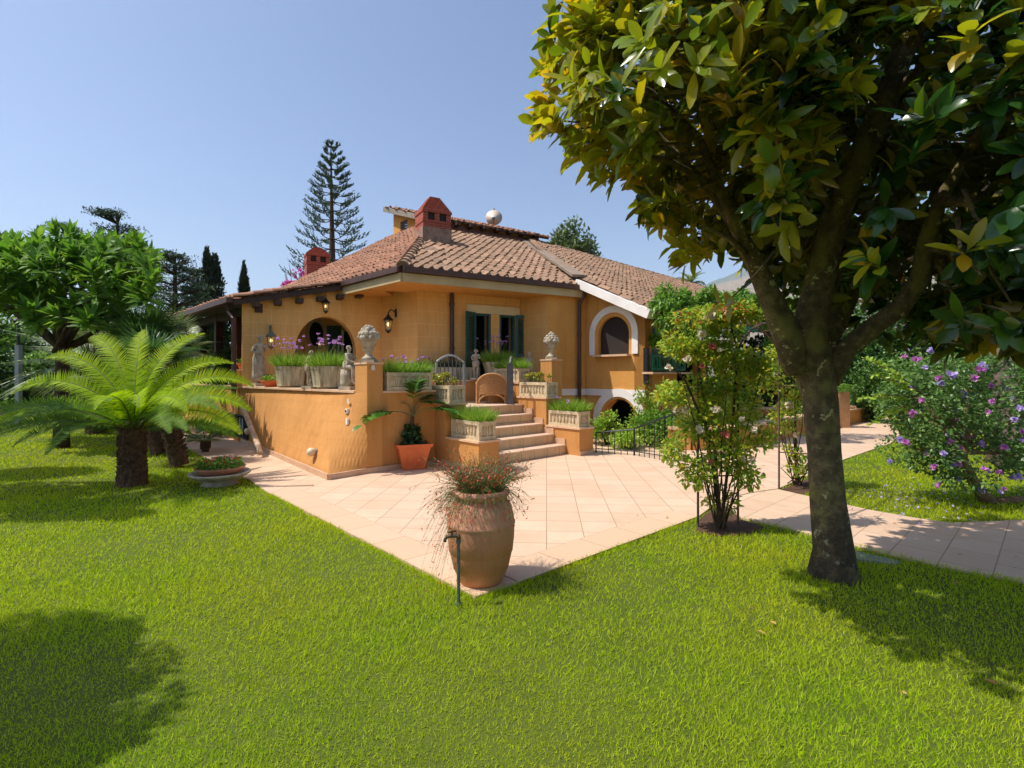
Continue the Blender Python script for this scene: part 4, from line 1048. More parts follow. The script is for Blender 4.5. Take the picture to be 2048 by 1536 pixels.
octa_planter('wider fluted stone pot of lilac flowering grass between the two child statues', onpar(658, .28), math.radians(10), .62, .42, 20)
ip = Z(P(992, 760, 11.95)+Vector((0,0,0)), lwz+.037); ip.y += .18
octa_planter('tall tapered stone pot of flowering grass below the shuttered window', ip, math.radians(28), .60, .42, 18, taper=.72)
# long grey trough behind the gate
t_ = thing('long_trough', 'long plain grey trough of dark grass under the window behind the open gate', 'planter', Z(P(890, 760, 12.1), lwz+.037), an)
mb = MB(); L_, D_, H_ = 1.7, .34, .30
mb.box((0,0,.02), (L_,D_,.04)); 
for s in (-1,1): mb.box((0,s*(D_/2-.02),H_/2+.02), (L_,.04,H_-.045)); mb.box((s*(L_/2-.02),0,H_/2+.02), (.04,D_-.085,H_-.047))
mb.build('trough', M['streak'], t_); s = MB(); s.box((0,0,H_-.04), (L_-.09,D_-.09,.03)); s.build('soil', M['soil'], t_); tufts('foliage', t_, 0, 0, L_-.1, D_-.1, H_-.03, 1400, .24, M['leafdk'], wd=.01); flowers(t_, 5, 1.4, .2, H_, .3)
# small terracotta bowls on the parapet
def bowl(label, loc, R, H, pl, name='terracotta_bowl', fo=None, gr='small plastic terracotta bowls on the parapet'):
    t = thing(name, label, 'flower pot', loc, random.random(), gr)
    mb = MB(); mb.lathe([(R*.55,0),(R*.6,.01),(R*.95,H-.03),(R,H-.03),(R,H),(R*.9,H),(R*.85,H-.03)], (0,0,0), 20); mb.build('pot', M['terracotta'], t, smooth=False)
    s = MB(); s.lathe([(R*.86,H-.03),(.001,H-.025)], (0,0,0), 16); s.build('soil', M['soil'], t)
    n = pl; r = R*.9*np.sqrt(RNG.uniform(0,1,n)); a = RNG.uniform(0,2*PI,n)
    pos = np.stack([r*np.cos(a), r*np.sin(a), H+RNG.uniform(-.02,.10,n)], 1)
    leafmesh('foliage', pos, rdir(n,.6), rdir(n), .05*RNG.uniform(.7,1.3,n), .028, 'oval', fo or M['leaf'], t, world=False); return t
bowl('oval terracotta bowl with pale green leaves beside the first fluted pot on the parapet', onpar(541, .14), .20, .14, 160, fo=M['tuft'])
bowl('terracotta bowl with wilted dark flowers at the foot of the tall woman statue', onpar(528, .34), .16, .15, 130, fo=M['leafdk'])
bowl('small terracotta pot on the low pier behind the brown downpipe', Z(c0 if False else B0+dfw*.35-nfw*.12, 1.69), .13, .14, 90, gr=None)
# ---------------------------------------------------------------- fruit urn finials
def fruit_urn(label, loc, s=1.0):
    t = thing('fruit_urn', label, 'urn', loc, 0, 'stone urns of carved fruit on the gate pillars')
    mb = MB(); mb.box((0,0,.025), (.24*s,.24*s,.05)); mb.build('plinth', M['stone'], t)
    mb = MB(); mb.lathe([(a*s, b*s) for a, b in [(.11,.05),(.11,.075),(.08,.09),(.05,.13),(.045,.17),(.075,.19),(.085,.21),(.07,.235),(.10,.26),(.125,.31),(.14,.37),(.155,.40),(.14,.41)]], (0,0,0), 24, rf=lambda t_, z: 1+.03*math.cos(10*t_)); mb.build('vase', M['stone'], t, smooth=True)
    mb = MB(); z0 = .40
    for (R, z, k, r) in ((.145,.40,13,.042),(.125,.455,11,.045),(.085,.505,8,.045),(.04,.55,5,.042),(0,.575,1,.04)):
        for i in range(k):
            a = 2*PI*i/k+random.random()*.4; rr = r*random.uniform(.85,1.2)
            mb.ball((R*s*math.cos(a), R*s*math.sin(a), z*s+random.uniform(-.01,.01)), rr*s, 9, 6, random.uniform(.85,1.2))
    mb.lathe([(.13*s,.36*s),(.14*s,.42*s),(.10*s,.5*s),(.03*s,.56*s)], (0,0,0), 14)
    mb.build('fruit', M['stone'], t, smooth=True); return t
fruit_urn('stone urn heaped with carved fruit on the left terrace pillar', UV(.135,.21,1.752), 1.0)
fruit_urn('stone urn heaped with carved fruit on the right pillar below the downpipe', UV(4.67,.37,1.902), 1.0)
# ---------------------------------------------------------------- statues
def skin(name, joints, edges, m, parent, sub=2, root=0, smooth=True):
    me = bpy.data.meshes.new(name); me.from_pydata([j[:3] for j in joints], edges, []); o = link(name, me, m, parent)
    o.modifiers.new('skin', 'SKIN'); 
    if not me.skin_vertices: 
        bpy.context.view_layer.objects.active = o; bpy.ops.mesh.customdata_skin_add()
    for i, j in enumerate(joints):
        sv = me.skin_vertices[0].data[i]; r = j[3]; sv.radius = (r, r) if not isinstance(r, tuple) else r; sv.use_root = (i == root)
    o.modifiers['skin'].use_smooth_shade = smooth
    s = o.modifiers.new('sub', 'SUBSURF'); s.levels = sub; s.render_levels = sub
    return o
def statue(label, loc, rz, H, pose='stand', robe=False, base=(.26,.22,.06), name='stone_statue'):
    t = thing(name, label, 'statue', loc, rz, 'weathered stone garden statues')
    mb = MB(); mb.box((0,0,base[2]/2), base); mb.build('plinth', M['stone'], t)
    k = H; bz = base[2]
    J = {'pel':(0,0,.50,.075),'wai':(.0,-.005,.58,.065),'che':(0,0,.70,.085),'nk':(0,-.008,.80,.034),'hd':(0,-.015,.875,.062),'top':(0,-.01,.94,.050),
         'ls':(-.105,0,.765,.038),'le':(-.135,.0,.62,.030),'lh':(-.05,-.10,.60,.024),'rs':(.105,0,.765,.038),'re':(.14,-.02,.63,.030),'rh':(.06,-.12,.70,.024),
         'lk':(-.055,-.025,.27,.045),'la':(-.05,.01,.055,.026),'lf':(-.055,-.06,.025,.024),'lH':(-.055,0,.47,.062),'rH':(.055,0,.47,.062),'rk':(.07,-.05,.28,.043),'ra':(.05,.0,.055,.026),'rf':(.06,-.07,.025,.024),
         'lfi':(-.02,-.13,.60,.014),'rfi':(.03,-.145,.73,.014),'nose':(0,-.075,.875,.010)}
    if pose == 'sit':
        J.update({'pel':(0,.03,.46,.08),'lH':(-.06,.0,.45,.065),'rH':(.06,.0,.45,.065),'lk':(-.075,-.17,.43,.052),'la':(-.06,-.16,.10,.034),'lf':(-.06,-.23,.06,.028),'rk':(.08,-.16,.50,.052),'ra':(.06,-.13,.16,.034),'rf':(.06,-.20,.12,.028),
                  'wai':(0,.01,.54,.075),'che':(0,-.02,.66,.085),'le':(-.14,-.08,.60,.032),'lh':(-.06,-.17,.56,.026),'lfi':(-.03,-.20,.56,.015),'re':(.14,-.06,.6,.032),'rh':(.07,-.15,.68,.026),'rfi':(.04,-.18,.71,.015)})
    if pose == 'lean': 
        for q in ('che','nk','hd','top','ls','rs','nose'): x, y, z, r = J[q]; J[q] = (x+.02, y-.035*(z-.5)*4, z, r)
    nm = list(J); j = [(J[q][0]*k, J[q][1]*k, J[q][2]*k+bz, J[q][3]*k) for q in nm]
    E = [('pel','wai'),('wai','che'),('che','nk'),('nk','hd'),('hd','top'),('hd','nose'),('che','ls'),('ls','le'),('le','lh'),('lh','lfi'),('che','rs'),('rs','re'),('re','rh'),('rh','rfi'),('pel','lH'),('lH','lk'),('lk','la'),('la','lf'),('pel','rH'),('rH','rk'),('rk','ra'),('ra','rf')]
    skin('figure', j, [(nm.index(a), nm.index(b)) for a, b in E], M['stone'], t)
    hx, hy, hz_, _ = [v for v in j][nm.index('hd')]
    hb = MB()
    for i in range(26):
        a = random.uniform(0,2*PI); e = random.uniform(-.1,1.3); d_ = Vector((math.cos(a)*math.cos(e), abs(math.sin(a))*math.cos(e)*1.0-.25, math.sin(e)))
        hb.ball(Vector((hx, hy+.012*k, hz_+.01*k))+d_*.058*k, random.uniform(.016,.026)*k, 6, 5)
    hb.build('hair', M['stone'], t, smooth=True)
    dr = MB()
    if robe:
        ph = random.random()
        dr.lathe([(.14*k,.03*k+bz),(.125*k,.15*k+bz),(.115*k,.30*k+bz),(.115*k,.42*k+bz),(.11*k,.50*k+bz),(.085*k,.575*k+bz),(.10*k,.66*k+bz),(.112*k,.71*k+bz),(.05*k,.79*k+bz)], (0,0,0), 48, rf=lambda t_, z: 1+.07*math.sin(13*t_+z*4)+.03*math.sin(29*t_+z*3), sy=.8)
    else:
        dr.lathe([(.105*k,.36*k+bz),(.115*k,.45*k+bz),(.112*k,.52*k+bz),(.092*k,.58*k+bz)], (0,.0 if pose!='sit' else .03*k,0), 36, rf=lambda t_, z: 1+.09*math.sin(9*t_+z*14), sy=.85)
        dr.tube([(-.10*k,.06*k,.55*k+bz),(.0,-.085*k,.64*k+bz),(.10*k,.0,.76*k+bz)], [.02*k,.026*k,.02*k], 8)
    dr.build('drapery', M['stone'], t, smooth=True)
    if pose == 'sit':
        s = MB(); s.lathe([(.15*k,bz),(.13*k,.1*k+bz),(.14*k,.25*k+bz),(.12*k,.40*k+bz)], (0,.06*k,0), 14, rf=lambda t_, z: 1+.12*math.sin(5*t_+z*30)); s.build('rock', M['stone'], t, smooth=True)
    if pose == 'stand' and not robe:
        s = MB(); s.lathe([(.07*k,bz),(.05*k,.15*k+bz),(.055*k,.34*k+bz)], (.02*k,.10*k,0), 10, rf=lambda t_, z: 1+.15*math.sin(4*t_+z*30)); s.build('tree_stump', M['stone'], t, smooth=True)
    return t
p_ = onpar(517, .22); statue('tall grey stone statue of a draped woman at the left end of the parapet', p_, math.radians(60), 1.14, 'lean', True, (.34,.30,.08))
statue('weathered stone child statue standing between the two large fluted pots', onpar(618, .03), math.radians(80), .70, 'lean', base=(.19,.2,.05))
statue('stone child statue seated on a rock next to the left pillar', onpar(697, .16), math.radians(75), .74, 'sit')
ip = Z(P(951, 760, 11.75), lwz+.037); ip.y += .12; statue('slim stone statue of a standing child on the low wall behind the wicker chair', ip, 0, .70, 'stand', base=(.24,.22,.05))
ip = Z(P(1058, 760, 12.1), 1.28); statue('stone statue of a seated child half hidden behind the grassy trough at the right', ip, math.radians(10), .78, 'stand', base=(.26,.24,.06))
mb = MB(); mb.prism([(ip.x-.3,ip.y-.3),(ip.x+.3,ip.y-.3),(ip.x+.3,ip.y+.3),(ip.x-.3,ip.y+.3)], TZ, 1.279); mb.build('statue_block', M['stucco'], ter, world=True)
# ---------------------------------------------------------------- wicker chairs
m, t, p, _ = newmat('woven_wicker'); uv = t.nodes.new('ShaderNodeUVMap'); uv.uv_map = 'UVMap'
b = t.nodes.new('ShaderNodeTexBrick'); b.inputs['Scale'].default_value = 1; b.inputs['Brick Width'].default_value = .032; b.inputs['Row Height'].default_value = .011; b.inputs['Mortar Size'].default_value = .0016
b.inputs['Color1'].default_value = srgb(196,146,90); b.inputs['Color2'].default_value = srgb(170,120,70); b.inputs['Mortar'].default_value = srgb(96,62,36)
t.links.new(uv.outputs[0], b.inputs['Vector']); t.links.new(b.outputs[0], p.inputs['Base Color']); p.inputs['Roughness'].default_value = .65; bump(t, p, b.outputs['Fac'], -.8, .006); M['wicker'] = m
M['cane'] = mat('cane_rim', srgb(204,158,104), srgb(176,128,80), 12, .5, .1)
def wicker_chair():
    t = thing('wicker_chair', 'x', 'chair', (0,0,0), 0, 'wicker armchairs on the terrace')
    W_, H_ = .66, .84      # back faces -y
    mb = MB(); N = 28; rows = 10
    def out(a):            # back outline: round top
        x = math.cos(a)*W_/2; z = .50+math.sin(a)*.34; return x, z
    # curved back panel
    vs = []; fs = []; uvs = []
    for i in range(N+1):
        x = -W_/2+W_*i/N; zt = .40+.25*math.sqrt(max(0, 1-(2*x/W_)**2)); zb = .20-.13*(abs(2*x/W_))**3*0+(.0 if abs(2*x/W_) < .84 else -.20)
        yb = .10*(abs(2*x/W_))**2
        for j in range(rows+1):
            z = zb+(zt-zb)*j/rows; vs.append((x, yb-.06*(z-.3), z))
    for i in range(N):
        for j in range(rows):
            a = i*(rows+1)+j; fs.append([a, a+rows+1, a+rows+2, a+1]); uvs.append([(vs[q][0], vs[q][2]) for q in fs[-1]])
    mb.add(vs, fs, uvs); o = mb.build('back_panel', M['wicker'], t); sd = o.modifiers.new('s', 'SOLIDIFY'); sd.thickness = .014
    mb = MB(); pts = [(-W_/2, .10, 0)]+[( -math.cos(PI*k/20)*W_/2, .10*math.cos(PI*k/20)**2-.06*(.2+math.sin(PI*k/20)*.34), .40+math.sin(PI*k/20)*.25) for k in range(21)]+[(W_/2, .10, 0)]
    mb.tube(pts, .019, 8); mb.build('back_rim', M['cane'], t)
    mb = MB()   # apron arch
    mb.tube([(-W_/2*.86+.0, .06, .02)]+[(-math.cos(PI*k/16)*W_/2*.84, .05, .05+math.sin(PI*k/16)*.15) for k in range(17)]+[(W_/2*.86, .06, .02)], .014, 8); mb.build('apron', M['cane'], t)
    mb = MB(); mb.box((0,.32,.32), (W_*.86,.52,.06)); mb.build('seat', M['wicker'], t)
    for s in (-1,1):
        mb = MB(); mb.tube([(s*W_/2,.08,.42),(s*(W_/2+.02),.30,.47),(s*W_/2,.56,.45),(s*(W_/2-.04),.60,.3),(s*(W_/2-.05),.58,0)], [.02,.022,.022,.018,.018], 8); mb.build('arm', M['cane'], t)
        mb = MB(); mb.box((s*(W_/2-.02),.32,.36), (.016,.46,.16)); mb.build('side_panel', M['wicker'], t)
    return t
wc = wicker_chair(); c = P(984, 805, 10.85); wc.location = (c.x, c.y, TZ); wc.rotation_euler.z = math.radians(2); wc['label'] = 'wicker armchair seen from behind at the head of the steps'
c = P(1030, 800, 11.6); dup(wc, (c.x, c.y, TZ+.0), math.radians(78), 'wicker armchair turned sideways mostly hidden behind the open gate post')
c = P(772, 800, 9.6); w3 = dup(wc, (c.x, c.y, TZ), math.radians(20), 'wicker chair with a rounded back just behind the left pillar', scale=1.08)
# ---------------------------------------------------------------- gate leaves
def gate(label, a, b, z0, H, group='iron terrace gate leaves'):
    a = Vector(a); b = Vector(b); t = thing('iron_gate', label, 'gate', Z(a, z0), 0, group); d_ = (b-a); L = d_.length
    fr = MB(); fr.tube([Z(a, z0), Z(a, z0+H)], .028, 8); fr.tube([Z(b, z0), Z(b, z0+H)], .028, 8); fr.tube([Z(a, z0+.12), Z(b, z0+.12)], .018, 8)
    arc = [Z(a.lerp(b, k/12), z0+H+.02+.13*math.sin(PI*k/12)) for k in range(13)]; fr.tube(arc, .020, 8); fr.build('frame', M['steel'], t, world=True)
    br = MB(); nb = 7
    for i in range(1, nb): f = i/nb; br.tube([Z(a.lerp(b, f), z0+.12), Z(a.lerp(b, f), z0+H+.02+.13*math.sin(PI*f))], .010, 6)
    br.build('bars', M['ironlight'], t, world=True); return t
ga = P(873, 760, 9.5); gb = P(928, 760, 9.9); ga.z = gb.z = 0
gate('arched iron gate leaf folded open behind the left pedestal', ga, gb, TZ, .85)
ga = UV(3.62, .42); gb = Z(Vector((ga.x+.10, ga.y+1.25, 0)), 0)
t_ = thing('iron_gate', 'solid dark gate leaf standing edge on at the top of the steps', 'gate', Z(ga, TZ), 0, 'iron terrace gate leaves')
a_ = P(1014, 815, 10.5); b_ = P(1026, 815, 10.5); z1 = zat(a_, 728)
dd = Vector((.05, 1, 0)).normalized(); mb = MB()
mb.box(Z((a_+b_)/2, (TZ+z1)/2+.01), (.135, .05, z1-TZ), rz=.05); mb.build('stile', M['ironlight'], t_, world=True)
mb = MB(); arc = [Z((a_+b_)/2+dd*(.04+.08*k), z1+.02+.14*math.sin(PI*k/12)) for k in range(13)]; mb.tube(arc, .02, 8); mb.tube([Z((a_+b_)/2+dd*1.0, TZ), Z((a_+b_)/2+dd*1.0, z1)], .028, 8); mb.tube([Z((a_+b_)/2+dd*.05, TZ+.12), Z((a_+b_)/2+dd*1.0, TZ+.12)], .018, 8); mb.build('frame', M['steel'], t_, world=True)
mb = MB()
for k in range(1,7): q = (a_+b_)/2+dd*(.04+.137*k); mb.tube([Z(q, TZ+.12), Z(q, z1+.1)], .010, 6)
mb.build('bars', M['ironlight'], t_, world=True)
# ---------------------------------------------------------------- lanterns
m, t, p, _ = newmat('lamp_glow'); p.inputs['Base Color'].default_value = (.9,.7,.35,1); p.inputs['Emission Color'].default_value = (1,.68,.25,1); p.inputs['Emission Strength'].default_value = 2.2; M['glow'] = m
m, t, p, _ = newmat('lantern_glass'); p.inputs['Base Color'].default_value = (.75,.62,.42,1); p.inputs['Roughness'].default_value = .15; p.inputs['Alpha'].default_value = .35; M['lglass'] = m
def lantern(label, c, s, wallp=None, group='black lanterns on the house wall', hang=0.0, fm=None):
    fm = fm or M['iron']
    t = thing('wall_lantern', label, 'lantern', c, 0, group)
    fr = MB(); n = 6
    for k in range(n):
        a = 2*PI*k/n; fr.tube([(.055*s*math.cos(a), .055*s*math.sin(a), -.14*s), (.085*s*math.cos(a), .085*s*math.sin(a), .06*s)], .006*s, 5)
    fr.lathe([(.062*s,-.155*s),(.062*s,-.14*s),(.05*s,-.14*s)], n=6); fr.lathe([(.02*s,-.20*s),(.035*s,-.17*s),(.055*s,-.155*s)], n=8); fr.build('frame', fm, t)
    rf = MB(); rf.lathe([(.10*s,.055*s),(.105*s,.07*s),(.05*s,.13*s),(.03*s,.145*s),(.035*s,.16*s),(.012*s,.18*s),(.012*s,.21*s),(.001,.225*s)], n=12); rf.build('cap', fm, t)
    gl = MB(); gl.lathe([(.052*s,-.14*s),(.080*s,.055*s)], n=6); gl.build('glass', M['lglass'], t)
    bl = MB(); bl.ball((0,0,-.02*s), .026*s, 8, 6, 1.5); bl.build('bulb', M['glow'], t)
    br = MB()
    if wallp is not None:
        w = Vector(wallp)-Vector(c); br.tube([(0,0,.20*s), (w.x*.3,w.y*.3,.28*s), (w.x*.7,w.y*.7,.26*s), (w.x,w.y,.22*s)], .011*s, 6); br.tube([(w.x*.98,w.y*.98,.14*s),(w.x*.98,w.y*.98,.30*s)], .022*s, 8); br.build('bracket', fm, t)
    if hang: br.tube([(0,0,.22*s),(0,0,.22*s+hang)], .006, 5); br.build('chain', M['iron'], t)
    return t
cw = meet(TL, d, 650); cl = Z(cw+n*.12, zat(cw, 612)); lantern('small lit black lantern hanging from the eave above the big arch', cl, 1.0, hang=.10)
cw = meet(C1, r_, 793); nsw = Vector((-r_.y, r_.x, 0)); nsw = nsw if nsw.x < 0 else -nsw
wp = Z(cw, 0); cc = Z(cw+nsw*.24, zat(cw, 648)+.0); lantern('lit black lantern on a curved bracket on the wall right of the arch', cc, 1.25, wallp=Z(cw+nsw*.02, cc.z))
cw = meet(TL, d, 541); cc = Z(cw+n*.22, zat(cw, 680)); 
t_ = lantern('ornate grey verdigris lantern beside the woman statue on the arched wall', cc, 1.15, wallp=Z(cw+n*.02, cc.z), fm=mat('verdigris_metal', srgb(120,124,104), srgb(84,92,80), 14, .7, .3))
# loggia ceiling lamp
cw = P(639, 687, 13.8); lantern('lit yellow lamp glowing inside the arched loggia', cw, .8, hang=.05, group=None)
# ---------------------------------------------------------------- big clay jar with firecracker plant
jz = 0.005; jl = G(962, 1161); 
jar = thing('terracotta_jar', 'large bulging terracotta jar with a trailing red flowered plant at the patio corner', 'jar', (jl.x, jl.y, jz))
prof = [(.158,0),(.168,.015),(.196,.085),(.199,.10),(.205,.105),(.230,.215),(.233,.23),(.238,.235),(.250,.33),(.253,.40),(.253,.425),(.258,.435),(.258,.45),(.251,.46),(.246,.51),(.228,.57),(.200,.61),(.186,.622),(.188,.63),(.212,.645),(.219,.665),(.212,.685),(.19,.69),(.168,.68),(.15,.63)]
m, t, p, _ = newmat('weathered_jar_clay'); oc = objco(t); sp_ = t.nodes.new('ShaderNodeSeparateXYZ'); t.links.new(oc, sp_.inputs[0])
n1 = nz(t, 5, 6, .65, oc); n2 = nz(t, 40, 5, .6, oc); mm = t.nodes.new('ShaderNodeMath'); mm.operation = 'MULTIPLY_ADD'; t.links.new(n1.outputs['Fac'], mm.inputs[0]); mm.inputs[1].default_value = .28; t.links.new(sp_.outputs[2], mm.inputs[2])
c = ramp(t, mm.outputs[0], [(.12, srgb(198,128,74)), (.30, srgb(180,114,68)), (.52, srgb(186,122,86)), (.62, srgb(198,136,104)), (.80, srgb(206,144,114)), (.9, srgb(190,128,102))]).outputs[0]
st_ = ramp(t, n1.outputs['Fac'], [(.58,(0,0,0,1)),(.72,(1,1,1,1))]); c = mix(t, mul(t, st_.outputs[0], .55), c, srgb(122,86,62)); c = mix(t, mul(t, n2.outputs['Fac'], .2), c, srgb(206,170,140))
t.links.new(c, p.inputs['Base Color']); p.inputs['Roughness'].default_value = .8; bump(t, p, n2.outputs['Fac'], .35, .008)
mb = MB(); mb.lathe(prof, (0,0,0), 72, rf=lambda t_, z: 1+.008*math.sin(2*t_+z*9)+.004*math.sin(5*t_+z*17)); mb.build('jar', m, jar, smooth=True)
mb = MB(); mb.lathe([(.165,.64),(.001,.65)], (0,0,0), 24); mb.build('soil', M['soil'], jar)
M['rush'] = leafmat('wiry_green_stems', [srgb(110,134,56), srgb(88,116,44), srgb(140,132,86), srgb(126,100,70)], rough=.6, trans=.15)
M['redf'] = leafmat('red_tubular_flowers', [srgb(206,56,40), srgb(226,84,56), srgb(180,44,36)], rough=.5, trans=.3)
M['dry'] = leafmat('dry_brown_stems', [srgb(150,112,84), srgb(120,88,66), srgb(172,140,104)], rough=.8, trans=.1)
def curves(name, parent, paths, wd, m):
    """ribbons crossed at right angles; paths: list of point arrays"""
    vs = []; fs = []
    for pts in paths:
        k = len(pts); dv = pts[-1]-pts[0]; sd = np.cross(dv, [0,0,1.0]); sd = sd/max(1e-6, np.linalg.norm(sd)); ot = np.cross(sd, dv/np.linalg.norm(dv))
        for ax in (sd, ot):
            b = len(vs)
            for i, q in enumerate(pts):
                w = wd*(1-.7*i/k); vs.append(q-ax*w); vs.append(q+ax*w)
            fs += [[b+2*i, b+2*i+1, b+2*i+3, b+2*i+2] for i in range(k-1)]
    me = bpy.data.meshes.new(name); me.from_pydata([tuple(v) for v in vs], [], fs); me.update(); return link(name, me, m, parent)
def sprout(n, spread, rise, droop, r0=.10, z0=.66, L=(.3,.6), bias=(0,0)):
    P_ = []
    for i in range(n):
        a = random.uniform(0, 2*PI); s = abs(random.gauss(spread, spread*.4)); Ln = random.uniform(*L)
        dx = math.cos(a)*s+bias[0]; dy = math.sin(a)*s+bias[1]; x0 = math.cos(a)*r0*random.random(); y0 = math.sin(a)*r0*random.random()
        r = rise*random.uniform(.7,1.15); g = droop*random.uniform(.6,1.3); pts = []
        for k in range(8):
            f = k/7; pts.append(np.array([x0+dx*f*Ln*1.5+random.gauss(0,.004), y0+dy*f*Ln*1.5+random.gauss(0,.004), z0+Ln*(r*f*1.6-g*f*f*1.6)]))
        P_.append(pts)
    return P_
up_ = sprout(560, .46, .56, .16, L=(.18,.40)); dn = sprout(420, .46, .42, .62, L=(.2,.38), bias=(-.10,-.05)); dn2 = sprout(60, .22, .30, 1.25, L=(.25,.42), bias=(-.42,-.08))
curves('stems', jar, up_+dn+dn2, .0013, M['rush']); curves('dry_stems', jar, sprout(90, .20, .3, 1.35, L=(.2,.42), bias=(.0,-.26)), .0010, M['dry'])
pos = []; dr = []; pos2 = []; dr2 = []
for pts in up_+dn+dn2:
    for k in range(2, 8):
        for rep in range(2):
            f = random.random(); q = pts[k-1]*(1-f)+pts[k]*f; dv = pts[k]-pts[k-1]; pos2.append(q); dr2.append(dv/np.linalg.norm(dv)+RNG.normal(0,.5,3))
    for rep in range(2):
        if random.random() < .75: q = pts[random.choice((5,6,7,7))]; pos.append(q); dr.append(RNG.normal(0,1,3)+[0,0,-.8])
leafmesh('needle_leaves', np.array(pos2), np.array(dr2), rdir(len(pos2)), .045*RNG.uniform(.5,1.3,len(pos2)), .0028, 'needle', M['rush'], jar, world=False)
leafmesh('flowers', np.array(pos), np.array(dr), rdir(len(pos)), .024, .008, 'oval', M['redf'], jar, world=False)
# ---------------------------------------------------------------- water tap
tp = P(917, 1191, 3.45); tp.z = -.03; tap = thing('garden_tap', 'old green water pipe with a brass tap in front of the terracotta jar', 'tap', tp)
zt = EYE-(1072-HZ)/F*tp.y
mb = MB(); mb.tube([(0,0,-.05),(0,0,zt+.03)], .0115, 12); mb.lathe([(.016,zt-.02),(.016,zt+.005)], n=12); mb.lathe([(.02,0),(.02,.03)], n=12); mb.build('standpipe', mat('green_grey_pipe', srgb(96,112,100), srgb(70,84,74), 18, .6, .2, metal=.2), tap)
mb = MB(); z = zt+.03; mb.tube([(0,0,z-.02),(0,0,z),(-.03,-.005,z+.004),(-.075,-.01,z),(-.09,-.012,z-.02),(-.092,-.012,z-.035)], [.016,.017,.014,.013,.011,.012], 12); mb.tube([(-.045,-.008,z),(-.045,-.008,z+.03)], .007, 8); mb.tube([(-.068,-.03,z+.032),(-.045,-.008,z+.032),(-.02,.012,z+.03)], .006, 6); mb.build('tap', mat('tarnished_brass', srgb(110,96,74), srgb(70,62,50), 20, .45, .2, metal=.6), tap)
# ---------------------------------------------------------------- square terracotta tub with a tree philodendron
c = G(824, 936); tub = thing('square_pot', 'square orange plastic pot with a split leaf plant against the terrace wall', 'plant pot', (c.x, c.y, .004), math.radians(22))
S = .262
def frus(mb, s0, s1, z0, z1): mb.add([(-s0,-s0,z0),(s0,-s0,z0),(s0,s0,z0),(-s0,s0,z0),(-s1,-s1,z1),(s1,-s1,z1),(s1,s1,z1),(-s1,s1,z1)], [(0,3,2,1),(0,1,5,4),(1,2,6,5),(2,3,7,6),(3,0,4,7)])
mb = MB(); frus(mb, .18, .185, 0, .04); frus(mb, .185, S, .04, .37); frus(mb, S+.02, S+.035, .37, .42)
mb.add([(-S-.035,-S-.035,.42),(S+.035,-S-.035,.42),(S+.035,S+.035,.42),(-S-.035,S+.035,.42),(-S+.01,-S+.01,.42),(S-.01,-S+.01,.42),(S-.01,S-.01,.42),(-S+.01,S-.01,.42),(-S+.01,-S+.01,.36),(S-.01,-S+.01,.36),(S-.01,S-.01,.36),(-S+.01,S-.01,.36)], [(0,1,5,4),(1,2,6,5),(2,3,7,6),(3,0,4,7),(4,5,9,8),(5,6,10,9),(6,7,11,10),(7,4,8,11),(8,9,10,11)])
for s in (-1,1):
    for k in range(-4,5): mb.box((k*.036, s*(.19), .2), (.006,.006,.26), M=Matrix.Translation((k*.036, s*.226, .2)) @ Matrix.Rotation(s*math.radians(-10), 4, 'X'))
ob = mb.build('pot', M['terracotta'], tub); bv = ob.modifiers.new('b','BEVEL'); bv.width = .006; bv.segments = 2
mb = MB(); mb.box((0,0,.37), (S*1.9,S*1.9,.02)); mb.build('soil', M['soil'], tub)
mb = MB(); mb.tube([(0,0,.36),(.03,0,.55),(.0,0,.72),(.01,.0,.86)], [.03,.028,.034,.03], 10); mb.build('stem', M['palmbark'], tub)
def splitleaf(mb_pos, base, tip_dir, L, droop=.5):
    """one philodendron leaf: returns lobes as (pos, dir, len)"""
    res = []; dv = Vector(tip_dir).normalized(); sd = dv.cross(Vector((0,0,1))).normalized()
    for k in range(9):
        f = k/8; q = Vector(base)+dv*L*f-Vector((0,0,1))*droop*L*f*f
        ln = L*.55*math.sin(PI*(.25+.7*f))
        for s in (-1,1): res.append((q, sd*s+dv*.7-Vector((0,0,.25)), ln))
    res.append((Vector(base)+dv*L-Vector((0,0,droop*L)), dv-Vector((0,0,.6)), L*.35)); return res
lobes = []; pet = MB(); bp = Vector((.01,0,.86))
for (dx, dy, dz, PLn, LL) in ((.05,-.1,1.2,.30,.55),(-.95,-.35,.25,.42,.50),(.95,-.3,.45,.34,.52),(.4,.5,1,.26,.5),(-.3,.4,.9,.22,.45),(.7,.1,.9,.30,.5)):
    dv = Vector((dx,dy,dz)).normalized(); e = bp+dv*PLn; pet.tube([bp, bp+dv*PLn*.5+Vector((0,0,.03)), e], [.012,.010,.008], 6); lobes += splitleaf(None, e, Vector((dx,dy,.12 if abs(dx) > .5 else .5)), LL)
pet.build('leaf_stalks', M['stem'], tub)
M['philo'] = leafmat('glossy_philodendron_leaves', [srgb(70,120,40), srgb(96,146,52), srgb(54,100,34)], rough=.25, trans=.35)
n_ = len(lobes); leafmesh('leaves', np.array([q[0] for q in lobes]), np.array([q[1] for q in lobes]), np.tile([[0,0,1.0]], (n_,1))+RNG.normal(0,.15,(n_,3)), np.array([q[2] for q in lobes]), np.array([q[2]*.62 for q in lobes]), 'leaf', M['philo'], tub, world=False)
n_ = 420; r = .17*np.sqrt(RNG.uniform(0,1,n_)); a = RNG.uniform(0,2*PI,n_); zz = RNG.uniform(.38,.70,n_); r *= np.clip(1.25-(zz-.38)*2.2,.25,1)
leafmesh('undergrowth', np.stack([r*np.cos(a), r*np.sin(a), zz], 1), rdir(n_,.3), rdir(n_), .075*RNG.uniform(.6,1.3,n_), .045, 'oval', M['leafdk'], tub, world=False)
